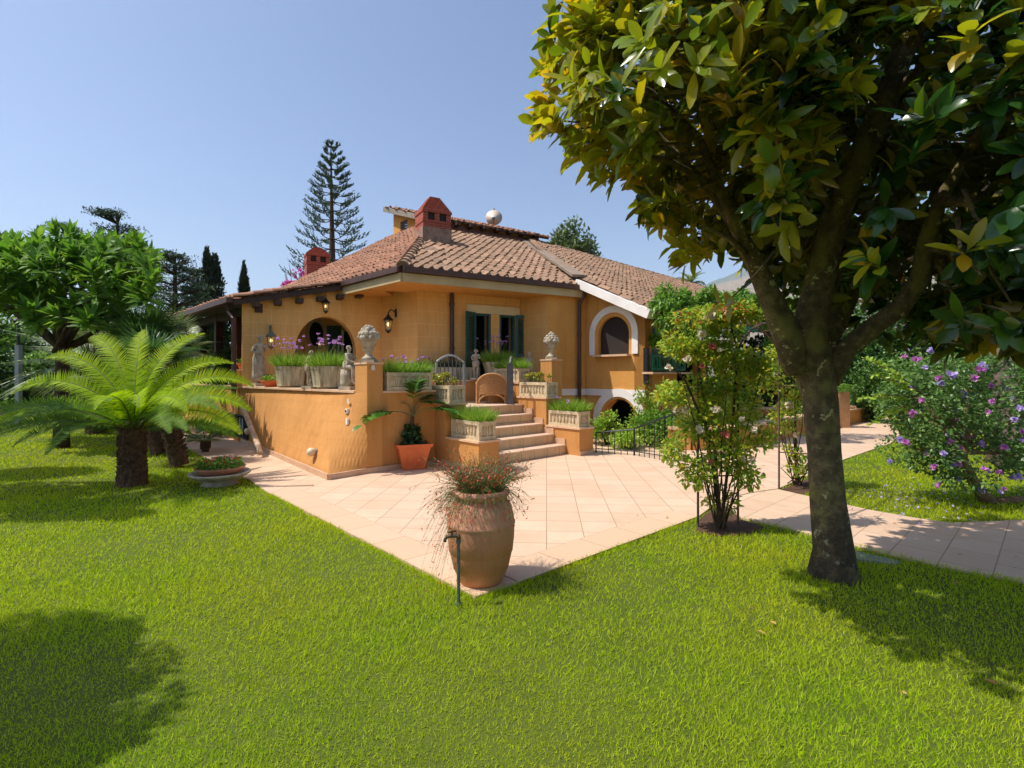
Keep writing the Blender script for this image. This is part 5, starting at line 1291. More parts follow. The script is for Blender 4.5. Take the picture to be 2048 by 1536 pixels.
hs = thing('hose_reel', 'dark round coil of hose leaning on the terrace wall behind the square pot', 'hose', P(797, 885, 8.75))
mb = MB(); 
for k in range(3): mb.tube([(math.cos(a)*(.09-.012*k), .02*k, math.sin(a)*(.09-.012*k)) for a in [2*PI*i/20 for i in range(21)]], .012, 6)
mb.build('coil', mat('dark_green_hose', srgb(40,58,40), srgb(30,42,30), 10, .5, .05), hs); hs.rotation_euler.z = aU
# ---------------------------------------------------------------- round stone basin with clay bowl and flowers
c = G(440, 966); bs = thing('stone_basin', 'low round mossy stone basin holding a clay bowl of flowers on the lawn edge', 'planter', (c.x, c.y, -.03))
mb = MB(); mb.lathe([(.20,0),(.24,.02),(.20,.06),(.30,.11),(.385,.16),(.40,.175),(.395,.195),(.36,.19),(.28,.15),(.001,.13)], (0,0,0), 40, rf=lambda t_, z: 1+.012*math.sin(7*t_)); mb.build('basin', M['stone'], bs, smooth=True)
mb = MB(); mb.lathe([(.20,.14),(.28,.20),(.31,.245),(.325,.245),(.325,.265),(.295,.265),(.28,.24),(.001,.235)], (0,0,0), 32); mb.build('clay_bowl', M['clay'], bs)
n_ = 700; r = .29*np.sqrt(RNG.uniform(0,1,n_)); a = RNG.uniform(0,2*PI,n_); leafmesh('foliage', np.stack([r*np.cos(a), r*np.sin(a), .25+RNG.uniform(0,.11,n_)], 1), rdir(n_,.5), rdir(n_), .045*RNG.uniform(.6,1.3,n_), .03, 'oval', M['leaf'], bs, world=False)
n_ = 60; r = .28*np.sqrt(RNG.uniform(0,1,n_)); a = RNG.uniform(0,2*PI,n_); leafmesh('flowers', np.stack([r*np.cos(a), r*np.sin(a), .32+RNG.uniform(0,.06,n_)], 1), rdir(n_,.3), rdir(n_), .035, .03, 'oval', M['redf'], bs, world=False)
# linear drain grate in the paving
c = G(590, 972); dr_ = thing('drain_grate', 'short perforated metal drain grate set in the path near the terrace corner', 'drain', (c.x, c.y, .004), math.radians(8))
mb = MB(); mb.box((0,0,.002), (.5,.05,.004)); mb.build('frame', M['coping'], dr_); mb = MB()
for k in range(16):
    for s in (-1,1): mb.box((-.23+k*.0305, s*.012, .0048), (.014,.012,.0012))
mb.build('slots', M['iron'], dr_)
# ---------------------------------------------------------------- trees and plants
YG = lambda *a: [srgb(*x) for x in a]
def shell_pts(ells, n, hole=.35, inner=.55, seed=0.0, hs=1.4):
    """points in a union of ellipsoids, more near the skin, with noise gaps"""
    out = []; tot = sum(e[2] if len(e) > 2 else 1 for e in ells)
    for e in ells:
        c, r = np.array(e[0], float), np.array(e[1], float); k = int(n*(e[2] if len(e) > 2 else 1)/tot)
        d_ = rdir(k*2); rr = RNG.uniform(inner**2, 1, k*2)**.5; p_ = c+d_*rr[:,None]*r
        q = np.array([mnoise.noise(Vector(x)*hs+Vector((seed,seed,seed))) for x in p_]); p_ = p_[q > (hole-.5)*.6][:k]
        out.append(np.concatenate([p_, c+(p_-c)*0+0*p_], 1)[:, :6])
    return np.concatenate(out)
def crown(name, parent, ells, n, L, Wd, m, tpl='leaf', hole=.35, inner=.55, up=.25, curl=.1, seed=0.0, out=.7, hs=1.4):
    a = shell_pts(ells, n, hole, inner, seed, hs); pos = a[:, :3]; c = a[:, 3:]
    d_ = nrm(pos-c)*out+rdir(len(pos))*.8; d_[:, 2] += up-.15
    upv = np.tile([[0,0,1.0]], (len(pos),1))+RNG.normal(0,.45,(len(pos),3))
    k = len(pos); return leafmesh(name, pos, d_, upv, L*RNG.uniform(.6,1.25,k), Wd*RNG.uniform(.7,1.2,k), tpl, m, parent, curl=curl)
def limbs(name, parent, base, fork, tips, r0, r1, m, wob=.12, n=8, rt=.02):
    mb = MB(); base = Vector(base); fork = Vector(fork)
    if r0: mb.tube([base, base.lerp(fork,.35)+Vector((random.gauss(0,wob*.2),random.gauss(0,wob*.2),0)), base.lerp(fork,.7), fork], [r0*1.2, r0, (r0+r1)/2, r1], n+4)
    for tp_ in tips:
        tp_ = Vector(tp_); mid = fork.lerp(tp_, .5)+Vector((random.gauss(0,wob),random.gauss(0,wob),random.gauss(.1,wob)))
        mb.tube([fork, fork.lerp(mid,.5), mid, mid.lerp(tp_,.5)+Vector((random.gauss(0,wob*.5),)*3), tp_], [r1*.8, r1*.62, r1*.45, r1*.3, rt], n)
    return mb.build(name, m, parent, smooth=True, world=True)

# --- magnolia in the foreground
mag = thing('magnolia_tree', 'large glossy leaved magnolia tree with a leaning mottled trunk on the right of the lawn', 'tree', (2.53, 3.95, -.04))
m, t, p, _ = newmat('magnolia_bark'); oc = objco(t); n1 = nz(t, 13, 10, .75, oc); n2 = nz(t, 3.2, 5, .6, oc); n3 = nz(t, 38, 5, .6, oc)
mp = t.nodes.new('ShaderNodeMapping'); mp.inputs['Scale'].default_value = (6,6,40); t.links.new(oc, mp.inputs[0]); n4 = nz(t, .8, 5, .7, mp.outputs[0])
c = ramp(t, n1.outputs['Fac'], [(.30, srgb(38,32,27)), (.5, srgb(70,61,50)), (.66, srgb(100,90,74))]).outputs[0]
c = mix(t, mul(t, ramp(t, n2.outputs['Fac'], [(.52,(0,0,0,1)),(.62,(1,1,1,1))]).outputs[0], .6), c, srgb(96,94,56))
c = mix(t, mul(t, ramp(t, n4.outputs['Fac'], [(.62,(0,0,0,1)),(.70,(1,1,1,1))]).outputs[0], .7), c, srgb(40,34,28))
v_ = t.nodes.new('ShaderNodeTexVoronoi'); v_.inputs['Scale'].default_value = 6; nd = nz(t, 6, 4, .7, oc); va = t.nodes.new('ShaderNodeVectorMath'); va.operation = 'MULTIPLY_ADD'; t.links.new(nd.outputs['Color'], va.inputs[0]); va.inputs[1].default_value = (.5,.5,.5); t.links.new(oc, va.inputs[2]); t.links.new(va.outputs[0], v_.inputs['Vector'])
c = mix(t, mul(t, ramp(t, v_.outputs['Distance'], [(.14,(1,1,1,1)),(.20,(0,0,0,1))]).outputs[0], .5), c, srgb(168,166,146))
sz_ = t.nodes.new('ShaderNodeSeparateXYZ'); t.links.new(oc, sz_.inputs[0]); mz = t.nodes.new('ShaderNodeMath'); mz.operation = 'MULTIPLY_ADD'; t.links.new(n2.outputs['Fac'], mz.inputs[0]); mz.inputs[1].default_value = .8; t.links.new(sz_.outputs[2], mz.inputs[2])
limb_sun = ramp(t, mz.outputs[0], [(.55, (.52,.50,.50,1)), (1.0, (2.7,2.45,1.75,1))])  # sunlight on the upper limbs painted into the bark; lower trunk bark darker
limb_sun.color_ramp.elements[0].position = .3; c = mix(t, 1.0, c, limb_sun.outputs[0], 'MULTIPLY')
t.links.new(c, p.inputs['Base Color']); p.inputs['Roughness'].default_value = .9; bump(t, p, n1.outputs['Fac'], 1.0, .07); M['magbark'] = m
def MG(px, py, Y): return P(px, py, Y)
tr = MB()
tr.tube([(2.53,3.95,-.10), (2.50,3.95,.0), MG(1667,1100,3.95), MG(1655,1000,3.97), MG(1648,900,4.0), MG(1640,800,4.0), MG(1622,715,4.0), MG(1612,660,4.0)],
        [.235,.175,.142,.124,.117,.126,.145,.132], 20)
LIMB_B = [(1600,740,4.0),(1570,660,3.96),(1538,590,3.92),(1512,530,3.85),(1480,470,3.75),(1440,380,3.6),(1400,280,3.5)]
LIMB_A = [(1612,740,4.0),(1622,640,3.97),(1648,520,3.85),(1672,430,3.75),(1712,330,3.6),(1768,210,3.5),(1810,90,3.4),(1840,-60,3.35),(1850,-260,3.3)]
LIMB_C = [(1652,760,4.02),(1690,700,3.97),(1745,655,3.85),(1800,615,3.7),(1840,560,3.6),(1852,490,3.45),(1880,400,3.3),(1940,300,3.2)]
tr.tube([MG(*q) for q in LIMB_B], [.12,.105,.085,.07,.052,.04,.025], 14)
tr.tube([MG(*q) for q in LIMB_A], [.14,.12,.102,.094,.086,.078,.07,.06,.04], 14)
tr.tube([MG(*q) for q in LIMB_C], [.10,.08,.07,.066,.064,.055,.04,.025], 14)
tr.tube([MG(1630,720,4.05), MG(1690,600,4.15), MG(1740,460,4.2), MG(1800,330,4.2)], [.11,.09,.065,.04], 12)
for (a, b) in (((1480,470,3.75),(1300,250,3.4)), ((1440,380,3.6),(1240,300,3.3)), ((1512,530,3.85),(1400,450,3.5)), ((1672,430,3.75),(1500,200,3.2)), ((1712,330,3.6),(1480,40,3.1)), ((1768,210,3.5),(1600,-60,3.0)),
               ((1810,90,3.4),(1350,-60,3.2)), ((1400,280,3.5),(1200,120,3.4)), ((1300,250,3.4),(1130,130,3.3)), ((1880,400,3.3),(2040,460,2.8)), ((1940,300,3.2),(2080,120,2.9)), ((1740,460,4.2),(1900,500,4.0)), ((1800,330,4.2),(1650,150,4.2)), ((1768,210,3.5),(1950,60,3.0)), ((1852,490,3.45),(1950,560,3.2))):
    A = MG(*a); B = MG(*b); md = A.lerp(B,.5)+Vector((0,0,.06)); tr.tube([A, md, B], [.035,.022,.010], 7)
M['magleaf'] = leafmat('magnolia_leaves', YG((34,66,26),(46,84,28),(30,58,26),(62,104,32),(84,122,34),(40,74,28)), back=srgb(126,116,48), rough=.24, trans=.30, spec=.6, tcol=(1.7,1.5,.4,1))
M['magtip'] = leafmat('sun_toned_young_magnolia_leaves', YG((150,164,40),(178,172,44),(130,156,38),(186,160,42)), back=srgb(196,168,50), rough=.28, trans=.55, spec=.5, tcol=(1.3,1.1,.35,1))  # young tones, yellowed as if sunlit across the left crown
MAGL = [(np.array([2.95,3.3,3.1]), np.array([2.0,1.35,1.42])), (np.array([1.40,3.2,3.42]), np.array([1.18,.95,.80])), (np.array([3.6,4.3,2.95]), np.array([1.9,.95,1.15])), (np.array([1.75,3.4,2.85]), np.array([.85,.8,.60])), (np.array([3.9,3.0,2.85]), np.array([1.5,1.2,1.15]))]
magC = np.array([2.6,3.3,3.3])
def mag_rosettes(n, seed, inner=.62, side=None):
    d_ = rdir(n); 
    rr = RNG.uniform(inner**3, 1, n)**(1/3); w = RNG.uniform(0,1,n); li = (w > .46).astype(int)+(w > .64).astype(int)+(w > .82).astype(int)+(w > .89).astype(int)
    Cc = np.array([MAGL[i][0] for i in li]); Rr = np.array([MAGL[i][1] for i in li]); p_ = Cc+d_*rr[:,None]*Rr
    lump = np.array([mnoise.noise(Vector(x)*1.15+Vector((seed,)*3)) for x in p_]); lump2 = np.array([mnoise.noise(Vector(x)*3.1+Vector((seed+2,)*3)) for x in p_]); p_ = Cc+(p_-Cc)*(1+.24*lump[:,None]+.16*lump2[:,None]); p_[:,1] += (p_[:,2]-3.2)*.15
    hole = np.array([mnoise.noise(Vector(x)*1.9+Vector((seed+5,)*3)) for x in p_]) > -.36
    keep = hole & ((p_[:,1] > 1.95) | (p_[:,2] > 1.85+.8*p_[:,1])) & (np.hypot(p_[:,0], p_[:,1]) > 1.2)
    # the lower inside of the crown is bare round the main limbs
    qx = CX+F*p_[:,0]/p_[:,1]; qy = HZ-F*(p_[:,2]-EYE)/p_[:,1]
    for L_ in (LIMB_A, LIMB_B, LIMB_C):
        for a_, b_ in zip(L_[:-1], L_[1:]):
            a2 = np.array(a_[:2]); d2 = np.array(b_[:2])-a2; tt = np.clip(((qx-a2[0])*d2[0]+(qy-a2[1])*d2[1])/(d2@d2), 0, 1); ds = np.hypot(qx-a2[0]-tt*d2[0], qy-a2[1]-tt*d2[1])
            keep &= ~((ds < 85) & (p_[:,1] < 3.9) & (qy > 60))
    return p_[keep], d_[keep]
def rosette_leaves(p_, d_, k, L, Wd, name, m, parent, spread=.9, up=.35):
    n = len(p_); pos = np.repeat(p_, k, 0); ax = nrm(d_+np.array([0,0,up])+RNG.normal(0,.35,(n,3))); ax = np.repeat(ax, k, 0)
    r = rdir(n*k); r = nrm(r-ax*(r*ax).sum(1)[:,None]); f = RNG.uniform(.25,1.0,n*k)[:,None]
    dr = nrm(ax*(1-f*.75)+r*f*spread); pos = pos+ax*RNG.uniform(-.09,.05,(n*k,1))
    ups = nrm(ax+np.array([0,0,.5])); N = n*k
    return leafmesh(name, pos, dr, ups, L*RNG.uniform(.6,1.25,N), Wd*RNG.uniform(.75,1.2,N), 'magn', m, parent, curl=RNG.uniform(-.1,.35,N), smooth=True)
p1, d1 = mag_rosettes(3400, 2.0, .7); sun_toned = p1[:,0]+.45*RNG.normal(0,1,len(p1))-.25*(p1[:,2]-3.2) < 1.75  # mask of the left crown that carries painted sunlight
rosette_leaves(p1[~sun_toned], d1[~sun_toned], 9, .165, .068, 'crown', M['magleaf'], mag)
M['magsun'] = leafmat('painted_sun_magnolia_leaves', YG((104,130,34),(138,152,36),(76,108,30),(172,166,42),(118,140,36)), back=srgb(170,156,52), rough=.24, trans=.42, spec=.6, tcol=(1.6,1.4,.4,1))  # brighter leaf copy with sunlight put into its colour
rosette_leaves(p1[sun_toned], d1[sun_toned], 8, .16, .066, 'sun_toned_leaves', M['magsun'], mag)
p2, d2 = mag_rosettes(1900, 2.0, .86); k2 = (p2[:,0] < 1.95) | (RNG.uniform(0,1,len(p2)) < .16); rosette_leaves(p2[k2], d2[k2], 7, .155, .062, 'young_or_sun_toned_leaves', M['magtip'], mag, up=.8)  # left leaves all take the painted sun tone, a random few elsewhere
p3, d3 = mag_rosettes(520, 9.0, .2); rosette_leaves(p3, d3, 7, .17, .07, 'inner_leaves', M['magleaf'], mag)
for i in range(0, len(p2), 3):
    a = p2[i]; b = magC+(a-magC)*.72; tr.tube([tuple(b), tuple((a+b)/2+RNG.normal(0,.03,3)), tuple(a)], [.012,.008,.005], 5, cap=False)
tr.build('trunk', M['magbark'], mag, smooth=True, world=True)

# --- cycad (sago palm)
def frond_pts(base, az, el, L, bend, n=26):
    pts = []; p_ = Vector(base); e = el
    for i in range(n):
        pts.append(p_.copy()); st = L/(n-1); p_ = p_+Vector((math.cos(az)*math.cos(e), math.sin(az)*math.cos(e), math.sin(e)))*st; e -= bend/(n-1)*(.5+1.1*i/n)
    return pts
def pinnate(name, parent, fronds, LL, wl, m, pairs=60, roll=0, lift=.35, stem=.010, taper=.75, ms=None, start=.12, sweep=.45, world=True):
    pos = []; dr = []; up = []; ln = []; st = MB()
    for pts in fronds:
        k = len(pts); st.tube(pts, [stem*(1-.75*i/k) for i in range(k)], 5)
        for i in range(pairs):
            f = start+(1-start)*i/(pairs-1); x = f*(k-1); a = min(int(x), k-2); q = pts[a].lerp(pts[a+1], x-a); tg = (pts[a+1]-pts[a]).normalized()
            sd = tg.cross(Vector((0,0,1))); sd = sd.normalized() if sd.length > .05 else Vector((1,0,0)); nn = sd.cross(tg); az_ = pts[-1]-pts[0]; rr = -roll*az_.x/max(.01, math.hypot(az_.x, az_.y)); sd, nn = sd*math.cos(rr)+nn*math.sin(rr), nn*math.cos(rr)-sd*math.sin(rr)
            l = LL*(math.sin(PI*min(1, .18+f*.80))**.6)*(1 if f < .9 else .8)
            for s in (-1,1):
                v = sd*s+tg*(sweep+random.gauss(0,.05))+nn*(lift+random.gauss(0,.06)); pos.append(q); dr.append(v); up.append(nn-sd*s*.4); ln.append(l*random.uniform(.9,1.08))
    st.build(name+'_stems', ms or M['stem'], parent, world=world)
    n = len(pos); return leafmesh(name, np.array(pos), np.array(dr), np.array(up), np.array(ln), wl, 'blade', m, parent, curl=.12, world=world)
M['cyc'] = leafmat('bright_cycad_leaflets', YG((160,192,14),(178,204,18),(140,178,16)), rough=.6, trans=.55, spec=.2, tcol=(1.15,1.1,.4,1))
M['cycdk'] = leafmat('older_cycad_leaflets', YG((94,130,22),(112,146,26),(76,112,22)), rough=.6, spec=.2, trans=.35)
cy_ = thing('sago_palm', 'bright green sago palm with arching feather fronds on a short dark trunk', 'palm', (-5.4, 7.2, -.04))
cb = Vector((-5.38, 7.2, .78))
tk = MB(); tk.lathe([(.195,-.02),(.18,.05),(.162,.3),(.158,.6),(.145,.78),(.09,.88)], (-5.4,7.2,0), 30, rf=lambda t_, z: 1+.05*math.sin(13*t_+z*60)); tk.build('trunk', M['palmbark'], cy_, world=True)
sc_ = MB()
for i in range(420):
    z = random.uniform(.02,.84); a = random.uniform(0,2*PI); r = .155-.02*z; q = Vector((-5.4+r*math.cos(a), 7.2+r*math.sin(a), z)); dv = Vector((math.cos(a), math.sin(a), .9)); sc_.tube([q, q+dv*.035], [.020,.007], 4)
sc_.build('leaf_base_scales', M['palmbark'], cy_, world=True)
fr = []
for (az, el, L, bd) in ((172,70,1.95,1.35),(150,77,2.1,1.25),(118,86,1.8,1.0),(60,84,1.85,1.1),(40,72,1.75,1.35),(185,56,1.9,1.5),(195,34,1.85,1.3),(22,60,1.85,1.5),(8,44,1.75,1.35),(-8,30,1.8,1.2),(-28,52,1.5,1.5),(-50,60,1.35,1.6),(-75,62,1.3,1.7)):
    fr.append(frond_pts(cb, math.radians(az), math.radians(el), L, bd*1.15))
pinnate('young_fronds', cy_, fr, .225, .018, M['cyc'], pairs=84, roll=.85)
fr = []
for i in range(18):
    az = 2*PI*i/18+random.gauss(0,.12); el = math.radians(random.uniform(16,50)); fr.append(frond_pts(cb-Vector((0,0,.05)), az, el, random.uniform(1.35,1.75), random.uniform(.9,1.4)))
fr += [frond_pts(cb, math.radians(a), math.radians(e), L, b) for a, e, L, b in ((186,24,2.1,1.15),(200,16,2.0,1.1),(176,30,2.0,1.2),(215,20,1.9,1.2))]
pinnate('older_fronds', cy_, fr, .20, .016, M['cycdk'], pairs=76, roll=.7)

# --- fan palms
def fanleaf(base, az, el, Lp, R, bend=.3):
    v = Vector((math.cos(az)*math.cos(el), math.sin(az)*math.cos(el), math.sin(el))); hub = Vector(base)+v*Lp
    return hub, v, R
def fan_palm(label, trunkpts, rad, nf, Lp, R, m, name='fan_palm', lowest=-35, group=None, seg=26):
    t = thing(name, label, 'palm', trunkpts[0], 0, group); tk = MB()
    tk.tube(trunkpts, [rad*1.1]+[rad]*(len(trunkpts)-1), 14); top = Vector(trunkpts[-1])
    for i in range(int(260)):
        f = random.random(); x = f*(len(trunkpts)-1); a = min(int(x), len(trunkpts)-2); q = Vector(trunkpts[a]).lerp(Vector(trunkpts[a+1]), x-a); an2 = random.uniform(0,2*PI)
        dv = Vector((math.cos(an2), math.sin(an2), .8)); tk.tube([q+dv*rad*.8, q+dv*(rad+.035)], [.022,.006], 4)
    tk.build('trunk', M['palmbark'], t, world=True)
    st = MB(); pos = []; dr = []; up = []; ln = []
    for i in range(nf):
        az = 2*PI*i/nf*2.4+random.gauss(0,.2); el = math.radians(random.uniform(lowest, 80)); hub, v, r = fanleaf(top, az, el, Lp*random.uniform(.8,1.15), R*random.uniform(.85,1.1)); st.tube([top, top.lerp(hub,.5)+Vector((0,0,.03)), hub], [.014,.011,.009], 5)
        sd = v.cross(Vector((0,0,1))); sd = sd.normalized() if sd.length > .1 else Vector((1,0,0)); nn = sd.cross(v)
        for k in range(seg):
            a = (k/(seg-1)-.5)*math.radians(200); w = v*math.cos(a)+sd*math.sin(a)+nn*.12*abs(math.sin(a))-Vector((0,0,.12)); pos.append(hub); dr.append(w); up.append(nn+sd*random.gauss(0,.3)); ln.append(r*(1-.25*abs(a)/1.7)*random.uniform(.9,1.05))
    st.build('leaf_stalks', M['stem'], t, world=True); leafmesh('fronds', np.array(pos), np.array(dr), np.array(up), np.array(ln), .032, 'blade', m, t, curl=.18); return t
M['fan'] = leafmat('grey_green_fan_leaves', YG((128,148,84),(150,166,104),(104,128,70),(168,178,128)), rough=.4, trans=.25)
M['fang'] = leafmat('green_fan_leaves', YG((78,116,50),(96,134,58),(60,96,42)), rough=.4, trans=.3)
a = G(360, 932); fan_palm('leaning fan palm with a rough brown trunk rising beside the round stone basin', [a, P(345,880,a.y), P(320,800,a.y+.2), P(300,740,a.y+.3)], .13, 22, .45, .55, M['fang'])
b = G(318, 908); fan_palm('slender leaning fan palm just behind the bright sago palm', [b, P(296,850,b.y), P(262,760,b.y+.1), P(285,700,b.y+.4)], .11, 30, .55, .75, M['fang'], lowest=-10)
a = G(425, 905); fan_palm('small young fan palm beside the path below the terrace grille', [a+Vector((-.2,.1,0)), a+Vector((-.2,.1,.15))], .06, 12, .35, .42, M['fan'], lowest=20)
a = G(193, 866); fan_palm('grey leaved fan palm with a dark trunk behind the left side of the sago palm', [a, a+Vector((0,0,.9)), a+Vector((-.15,0,1.9))], .22, 44, .95, 1.0, M['fan'], lowest=-30, group=None)
a = G(222, 868); fan_palm('low shaded fan palm at the foot of the grey leaved palm', [a+Vector((.3,.3,0)), a+Vector((.3,.3,.5))], .15, 16, .6, .6, M['fang'], lowest=0)
a = P(350,750,13.0); fan_palm('tall fan palm in front of the loggia eave', [Vector((a.x,a.y,0)), P(345,740,13.0), P(340,700,13.0)], .14, 26, .6, .7, M['fan'], lowest=-40)
# --- big leafy tree on the left
M['bigleaf'] = leafmat('large_rosette_leaves', YG((96,144,36),(122,168,44),(72,118,32),(146,184,56)), rough=.55, trans=.45, back=srgb(104,138,54))
big = thing('broadleaf_tree', 'wide crowned tree with big rosettes of long leaves on forked branches at the far left', 'tree', (-9.6, 10.9, -.04))
fk = P(125, 700, 10.9); tips = []
rs_ = []
for i in range(185):
    px = random.uniform(-60, 305); yt = 515-55*math.sin(PI*min(1, max(0, (px+90)/400)))
    py = random.uniform(yt, 650 if 60 < px < 270 else 610); Y = random.uniform(9.6, 12.4); rs_.append(P(px, py, Y))
for i in range(18): rs_.append(P(random.uniform(20,290), 470+random.uniform(0,40)+abs(random.uniform(-1,1))*20, random.uniform(10,11.6)))
for i in range(16): tips.append(rs_[i*7])
limbs('trunk', big, (-9.7,10.9,-.05), fk, [fk], .13, .12, M['darkbark'], .1)
limbs('limbs', big, fk, fk, tips, 0, .09, M['darkbark'], .35, 7)
p_ = np.array([tuple(q) for q in rs_]); d_ = nrm(np.concatenate([RNG.normal(0,.45,(len(p_),2))+np.stack([(p_[:,0]+9.6)*.25, (p_[:,1]-11)*.4], 1), np.ones((len(p_),1))], 1))
def rosette2(name, p_, d_, k, L, Wd, m, parent, spread=1.0):
    n = len(p_); pos = np.repeat(p_, k, 0); ax = np.repeat(d_, k, 0); r = rdir(n*k); r = nrm(r-ax*(r*ax).sum(1)[:,None]); f = RNG.uniform(.1,1.0,n*k)[:,None]
    dr = nrm(ax*(1.05-f)+r*f*spread); pos = pos-ax*(f*.18); ups = ax+r*.001; N = n*k
    return leafmesh(name, pos, dr, ups, L*RNG.uniform(.75,1.2,N), Wd*RNG.uniform(.8,1.2,N), 'leaf', m, parent, curl=RNG.uniform(.05,.35,N))
rosette2('crown', p_, d_, 28, .34, .10, M['bigleaf'], big)
# --- distant trees
M['cedar'] = leafmat('cedar_needles', YG((54,80,54),(68,92,60),(44,66,46),(86,106,66)), rough=.6, trans=.15)
M['cyp'] = leafmat('cypress_foliage', YG((34,52,30),(44,62,34),(28,42,26),(56,72,40)), rough=.7, trans=.1)
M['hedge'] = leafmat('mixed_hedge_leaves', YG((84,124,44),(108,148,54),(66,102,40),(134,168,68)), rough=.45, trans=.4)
M['hedgedk'] = leafmat('dark_hedge_leaves', YG((58,92,36),(76,114,42),(44,74,32),(98,136,52)), rough=.45, trans=.25)  # darker, less translucent greens than the mixed hedge
def cedar(label, c, H, R, n=2600, seed=1):
    t = thing('cedar_tree', label, 'tree', c, 0, 'dark cedars beyond the left garden'); tk = MB(); tk.tube([c, Vector(c)+Vector((0,0,H))], [.28,.05], 8); tiers = []; 
    k = 12
    for i in range(k):
        z = H*(.22+.76*i/(k-1)); rr = R*(1-.72*(i/(k-1))**1.4)
        for j in range(6):
            a = random.uniform(0,2*PI); L = rr*random.uniform(.7,1.1); e = Vector(c)+Vector((math.cos(a)*L, math.sin(a)*L, z+.08*L)); tk.tube([Vector(c)+Vector((0,0,z-.2)), e], [.06,.02], 5)
            for q in range(3): f = .45+.27*q; tiers.append((tuple(Vector(c).lerp(e, f)*1+Vector((0,0,0))) if 0 else (c[0]+math.cos(a)*L*f, c[1]+math.sin(a)*L*f, z+.05*L*f+.05), (.42*L*.5+.25, .42*L*.5+.25, .16)))
    tk.build('trunk', M['darkbark'], t, world=True); crown('crown', t, tiers, n*6, .16, .05, M['cedar'], 'rhomb', .3, .1, .2, 0, seed, .8); return t
def ground(px, Y): return Vector(((px-CX)/F*Y, Y, -.05))
def top(py, Y): return EYE-(py-HZ)/F*Y
cedar('tall cedar whose flat sprays show above the broad leafed tree', ground(235, 26), top(430,26), 3.6)
cedar('dark cedar between the broad leafed tree and the cypresses', ground(350, 24), top(512,24), 2.7)
cedar('dense cedar touching the left side of the taller cypress', ground(395, 28), top(540,28), 2.3)
cedar('far cedar with its pointed top at the left edge of the garden', ground(128, 30), top(452,30), 3.0)
def cypress(label, c, H, R):
    t = thing('cypress_tree', label, 'tree', c, 0, 'columnar cypresses behind the villa'); tk = MB(); tk.tube([c, Vector(c)+Vector((0,0,H*.9))], [.2,.04], 8); tk.build('trunk', M['darkbark'], t, world=True)
    el = []
    for i in range(30):
        f = i/29; r = R*min(1, .55+f*2)*(1-max(0,(f-.45)/.55)**1.7*.85); el.append(((c[0]+random.gauss(0,.08*R), c[1]+random.gauss(0,.08*R), c[2]+H*(.06+.88*f)), (r, r, H*.10), 1))
    crown('crown', t, el, 15000, .22, .09, M['cyp'], 'rhomb', -3, .5, 1.3, 0, 3.0, .5, 2.2); return t
cypress('taller broad cypress left of the villa roof', ground(424, 27), top(508,27), 1.0)
cypress('shorter slim cypress just left of the small chimney', ground(487, 27), top(534,27), .44)
# hedges/background shrubs at far left
def shrub(label, c, rx, ry, rz, n, L, m, name='garden_shrub', group=None, cat='shrub', z0=.0, hole=.4, lumps=7, stems=True, seed=0, tpl='leaf', inner=.55, hs=1.4, wr=.5):
    t = thing(name, label, cat, (c[0], c[1], c[2]-.0), 0, group); el = []
    for i in range(lumps):
        a = random.uniform(0,2*PI); r = random.uniform(.1,.6); zz = random.uniform(.3,.75)
        el.append(((c[0]+math.cos(a)*r*rx, c[1]+math.sin(a)*r*ry, c[2]+z0+zz*rz*1.3), (rx*random.uniform(.4,.6), ry*random.uniform(.4,.6), rz*random.uniform(.3,.5)), 1))
    el.append(((c[0], c[1], c[2]+z0+rz*.75), (rx*.8, ry*.8, rz*.7), 2))
    if stems:
        mb = MB()
        for e in el[:6]: mb.tube([(c[0]+random.gauss(0,.04*rx), c[1]+random.gauss(0,.04*ry), c[2]-.03), ((c[0]+e[0][0])/2, (c[1]+e[0][1])/2, (c[2]+e[0][2])/2), e[0]], [.035*rx+.008,.02*rx+.006,.008], 6)
        mb.build('stems', M['darkbark'], t, world=True)
    crown('foliage', t, el, n, L, L*wr, m, tpl, hole, inner, .35, .1, seed, .7, hs); return t
for i, (px, Y, H, rx, m_, lb) in enumerate(((-60,22,6.0,3.0,'hedge','pale green tree at the left edge of the photo'), (30,24,4.4,2.6,'hedge','rounded pale green tree just right of the left edge'), (90,20,2.8,2.0,'hedge','bushy light green shrub behind the grey lamp post'),
        (150,21,2.6,2.1,'hedgedk','dark rounded shrub behind the grey leaved fan palm'), (235,20,3.4,2.2,'hedgedk','dark leafy shrub under the broad leafed tree'), (300,21,4.6,2.0,'hedge','mid green tree behind the sago palm top'), (352,19,3.9,1.7,'hedge','light green shrub left of the loggia eave'),
        (-140,16,4.0,2.4,'hedgedk','dark shrub beyond the left edge'))):
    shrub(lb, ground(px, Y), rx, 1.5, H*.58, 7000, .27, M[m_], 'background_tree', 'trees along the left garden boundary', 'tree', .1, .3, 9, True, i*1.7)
# vines inside the loggia
lv = thing('loggia_creeper', 'dense dark creeper with pink blooms hanging inside the open loggia behind the downpipe', 'climbing plant', (-7.3, 14.6, 0))
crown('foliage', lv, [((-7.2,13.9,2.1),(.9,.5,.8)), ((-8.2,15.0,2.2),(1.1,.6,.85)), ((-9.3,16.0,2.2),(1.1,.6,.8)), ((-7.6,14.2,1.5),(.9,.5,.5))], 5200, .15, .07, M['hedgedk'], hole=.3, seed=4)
crown('flowers', lv, [((-7.1,13.8,1.9),(.7,.4,.5))], 60, .09, .07, leafmat('pink_bloom', YG((206,90,140),(220,120,160)), rough=.6, trans=.3), 'oval')
